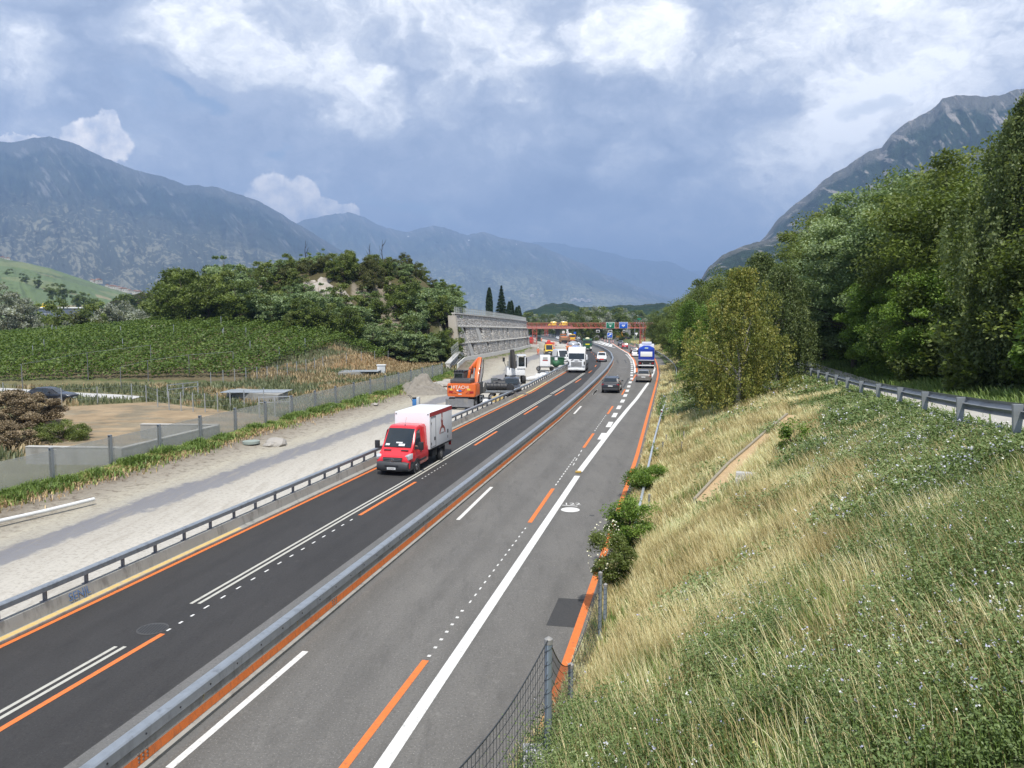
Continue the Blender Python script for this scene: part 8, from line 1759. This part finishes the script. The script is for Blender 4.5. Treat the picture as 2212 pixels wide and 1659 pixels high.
# feathery weeds (lucerne) with pale flowers
ALM = leafmat('lucerne leaves', [(.042, .064, .02), (.085, .12, .038), (.17, .20, .09)], .5, gain=1.9)
FLM = leafmat('weed flowers', [(.40, .40, .62), (.62, .62, .74), (.78, .80, .74), (.70, .66, .22)], .4, gain=.9)
LV = []; LT = []; FV = []; FT = []
for (n, Y0, Y1, lf, nl) in [(12000, 5.2, 13, .024, 24), (10000, 13, 24, .046, 16), (9000, 24, 42, .075, 13), (6500, 42, 75, .12, 10)]:
    X, Y, t = bankpts(n * 2, Y0, Y1, .9, 13.2); isd = polymask(DRY, X + (fbm(X / 1.6, Y / 2.4, 4) - .5) * 6, Y + (fbm(X / 1.9 + 40, Y / 2.2, 4) - .5) * 7); nz = fbm(X / 2.0 + 5, Y / 2.0, 4)
    keep = (~isd & (nz > .30)) | (isd & (nz > .70)) | ((Y < 9) & (t < 2.6)); X, Y = X[keep], Y[keep]; m = len(X); Z = H(X, Y)
    hh = .55 * np.interp(t[keep], [8.5, 11, 12.5], [1, .5, .3]) * rg.uniform(.6, 1.25, m) * (.7 + .7 * fbm(X / 1.3, Y / 1.3, 3)); lx = rg.normal(0, .16, m); ly = rg.normal(0, .16, m)
    s = rg.rand(m, nl); P = np.stack([X[:, None] + lx[:, None] * s + rg.normal(0, lf * 1.3, (m, nl)), Y[:, None] + ly[:, None] * s + rg.normal(0, lf * 1.3, (m, nl)), Z[:, None] + hh[:, None] * (.15 + .85 * s)], -1).reshape(-1, 3)
    LV.append((P, lf)); LT.append(np.repeat(np.clip(.45 + (nz[keep] - .5) * 1.2, 0, 1), nl) + rg.normal(0, .16, m * nl))
    fl = rg.rand(m) < .15 * np.where(Y > 24, .45, 1) * np.clip(fbm(X / 1.7 + 30, Y / 1.7, 3) * 2 - .35, .1, 1); mf = fl.sum(); kf = 4
    P = np.stack([X[fl] + lx[fl], Y[fl] + ly[fl], Z[fl] + hh[fl] * 1.04], -1)[:, None, :] + rg.normal(0, lf * .55, (mf, kf, 3)); FV.append((P.reshape(-1, 3), lf * .62)); FT.append(np.repeat(np.clip(rg.rand(mf) ** .8 * .75 + (rg.rand(mf) < .07) * .3, 0, 1), kf))
Vs = []; n0 = 0
for P, lf in LV: V, F = leafquads(P, lf * 1.5, rg, .5, .5); Vs.append(V)
V = np.concatenate(Vs); T = np.clip(np.concatenate(LT), 0, 1); setp(npmesh('weeds', V, np.arange(len(V)).reshape(-1, 4), ALM, {'tint': np.repeat(T, 4)}), 'bushy green weeds covering the right of the bank', 'weeds', kind='stuff')
Vs = [leafquads(P, lf * 1.4, rg, .7, .9)[0] for P, lf in FV]; V = np.concatenate(Vs); setp(npmesh('wildflowers', V, np.arange(len(V)).reshape(-1, 4), FLM, {'tint': np.repeat(np.concatenate(FT), 4)}), 'tiny white and lilac flowers on the green weeds', 'wildflowers', kind='stuff')
# grass beside the path, in the wood and further along the road
X, Y, t = bankpts(52000, 18, 120, 12.9, 27); k = ~((t > 13.0) & (t < 16.4)) | (rg.rand(len(X)) < .03); X, Y, t = X[k], Y[k], t[k]
blades('shady_grass', X, Y, np.where(t < 18, .35, .5), np.full(len(X), .05), np.clip(rg.normal(.4, .2, len(X)), 0, 1), GRM, rg, label='grass at the edge of the wood')
n = 60000; Y = 95 + 210 * rg.rand(n) ** 1.2; X = xGR(Y) + rg.uniform(.4, 22, n); k = (fbm(X / 6, Y / 6, 3) > .45); 
blades('far_dry_grass', X[k], Y[k], np.full(k.sum(), .7), np.full(k.sum(), .16), np.clip(rg.normal(.45, .2, k.sum()), 0, 1), DRYM, rg, label='dry grass on the far road bank'); k = ~k
blades('far_green_grass', X[k], Y[k], np.full(k.sum(), .7), np.full(k.sum(), .16), np.clip(rg.normal(.5, .2, k.sum()), 0, 1), GRM, rg, label='green grass on the far road bank')
# verge between glass fence and dirt, and the left field
def H_site(X, Y): return np.array([site_z(float(a), float(c)) for a, c in zip(X, Y)])
H_keep = H
n = 30000; Y = 30 + 76 * rg.rand(n) ** 1.1; X = xF(Y) + .2 + np.abs(rg.normal(0, .55, n)) * (.4 + 1.4 * fbm(Y / 3., Y * 0, 3)); z_ = H_site(X, Y); H = lambda a, c: z_
pt = fbm(X / 1.5, Y / 1.5, 3); k0 = pt > .48
blades('verge_weeds', X, Y, np.where(k0, .42, .30) * (.5 + pt), np.full(n, .05) + Y * .0004, np.where(k0, rg.uniform(.1, .7, n), rg.uniform(.5, 1, n)), GRM, rg, .9, label='scruffy weeds along the foot of the glass fence')
H = H_keep
n = 15000; Y = 30 + 76 * rg.rand(n) ** 1.1; X = xF(Y) + .5 + np.abs(rg.normal(0, .6, n)); z2 = H_site(X, Y); H = lambda a, c: z2
blades('verge_dry_grass', X, Y, np.full(n, .26), np.full(n, .05), rg.uniform(0, 1, n), leafmat('brown verge straw', [(.12, .08, .04), (.28, .19, .10), (.45, .34, .19)], .3), rg, 1.0, label='brown dry grass lip along the dirt verge')
H = H_keep
n = 90000; Y = 45 + 95 * rg.rand(n); X = xF(Y) - .5 - 75 * rg.rand(n); mown = polymask(MOWN, X, Y); road = (np.abs(Y - np.interp(X, [p.x for p in FR], [p.y for p in FR])) < 2.2) & (X < FR[-1].x + 1)
vy = 93 + np.clip(X + 35, -60, 40) * .12; k = ~mown & ~road & (Y < vy + np.where(X > -34, 40, 0)); X, Y = X[k], Y[k]; dr = polymask(DRYF, X, Y) | (fbm(X / 5, Y / 5, 3) > .60)
blades('field_dry_grass', X[dr], Y[dr], np.full(dr.sum(), .55), np.full(dr.sum(), .12), np.clip(rg.normal(.45, .22, dr.sum()), 0, 1), leafmat('rusty dry grass', [(.09, .065, .03), (.19, .145, .075), (.32, .25, .14)], .3), rg, .6, label='rusty dry grass in the left field'); dr = ~dr
blades('field_green_grass', X[dr], Y[dr], np.full(dr.sum(), .6), np.full(dr.sum(), .12), np.clip(rg.normal(.35, .22, dr.sum()), 0, 1), leafmat('dull field weeds', [(.04, .05, .022), (.085, .10, .045), (.16, .165, .085)], .3), rg, .5, label='green weeds in the left field')
n = 9000; a = (rg.rand(n)); Y = 120 + 110 * a; X = np.interp(Y, [p.y for p in lwp], [p.x for p in lwp]) + .3 + np.abs(rg.normal(0, .9, n)); z3 = np.array([float(zr(c)) for c in Y]); H = lambda a_, c: z3
blades('wall_foot_weeds', X, Y, np.full(n, .38), np.full(n, .14), rg.uniform(0, .9, n), GRM, rg, .6, label='grass strip along the foot of the low concrete wall')
H = H_keep
# ---------------------------------------------------------------- haze
hb = MB(); hb.box((0, 12000, 1000), (64000, 44000, 2240)); hm = bpy.data.materials.new('valley haze'); hm.use_nodes = True; t = hm.node_tree; t.nodes.clear()
pv = t.nodes.new('ShaderNodeVolumePrincipled'); pv.inputs['Color'].default_value = (.36, .55, .93, 1); pv.inputs['Density'].default_value = 1.2e-4; pv.inputs['Anisotropy'].default_value = 0.0
oo = t.nodes.new('ShaderNodeOutputMaterial'); t.links.new(pv.outputs[0], oo.inputs['Volume'])
ho = hb.build('haze', hm, smooth=0); setp(ho, kind='stuff')
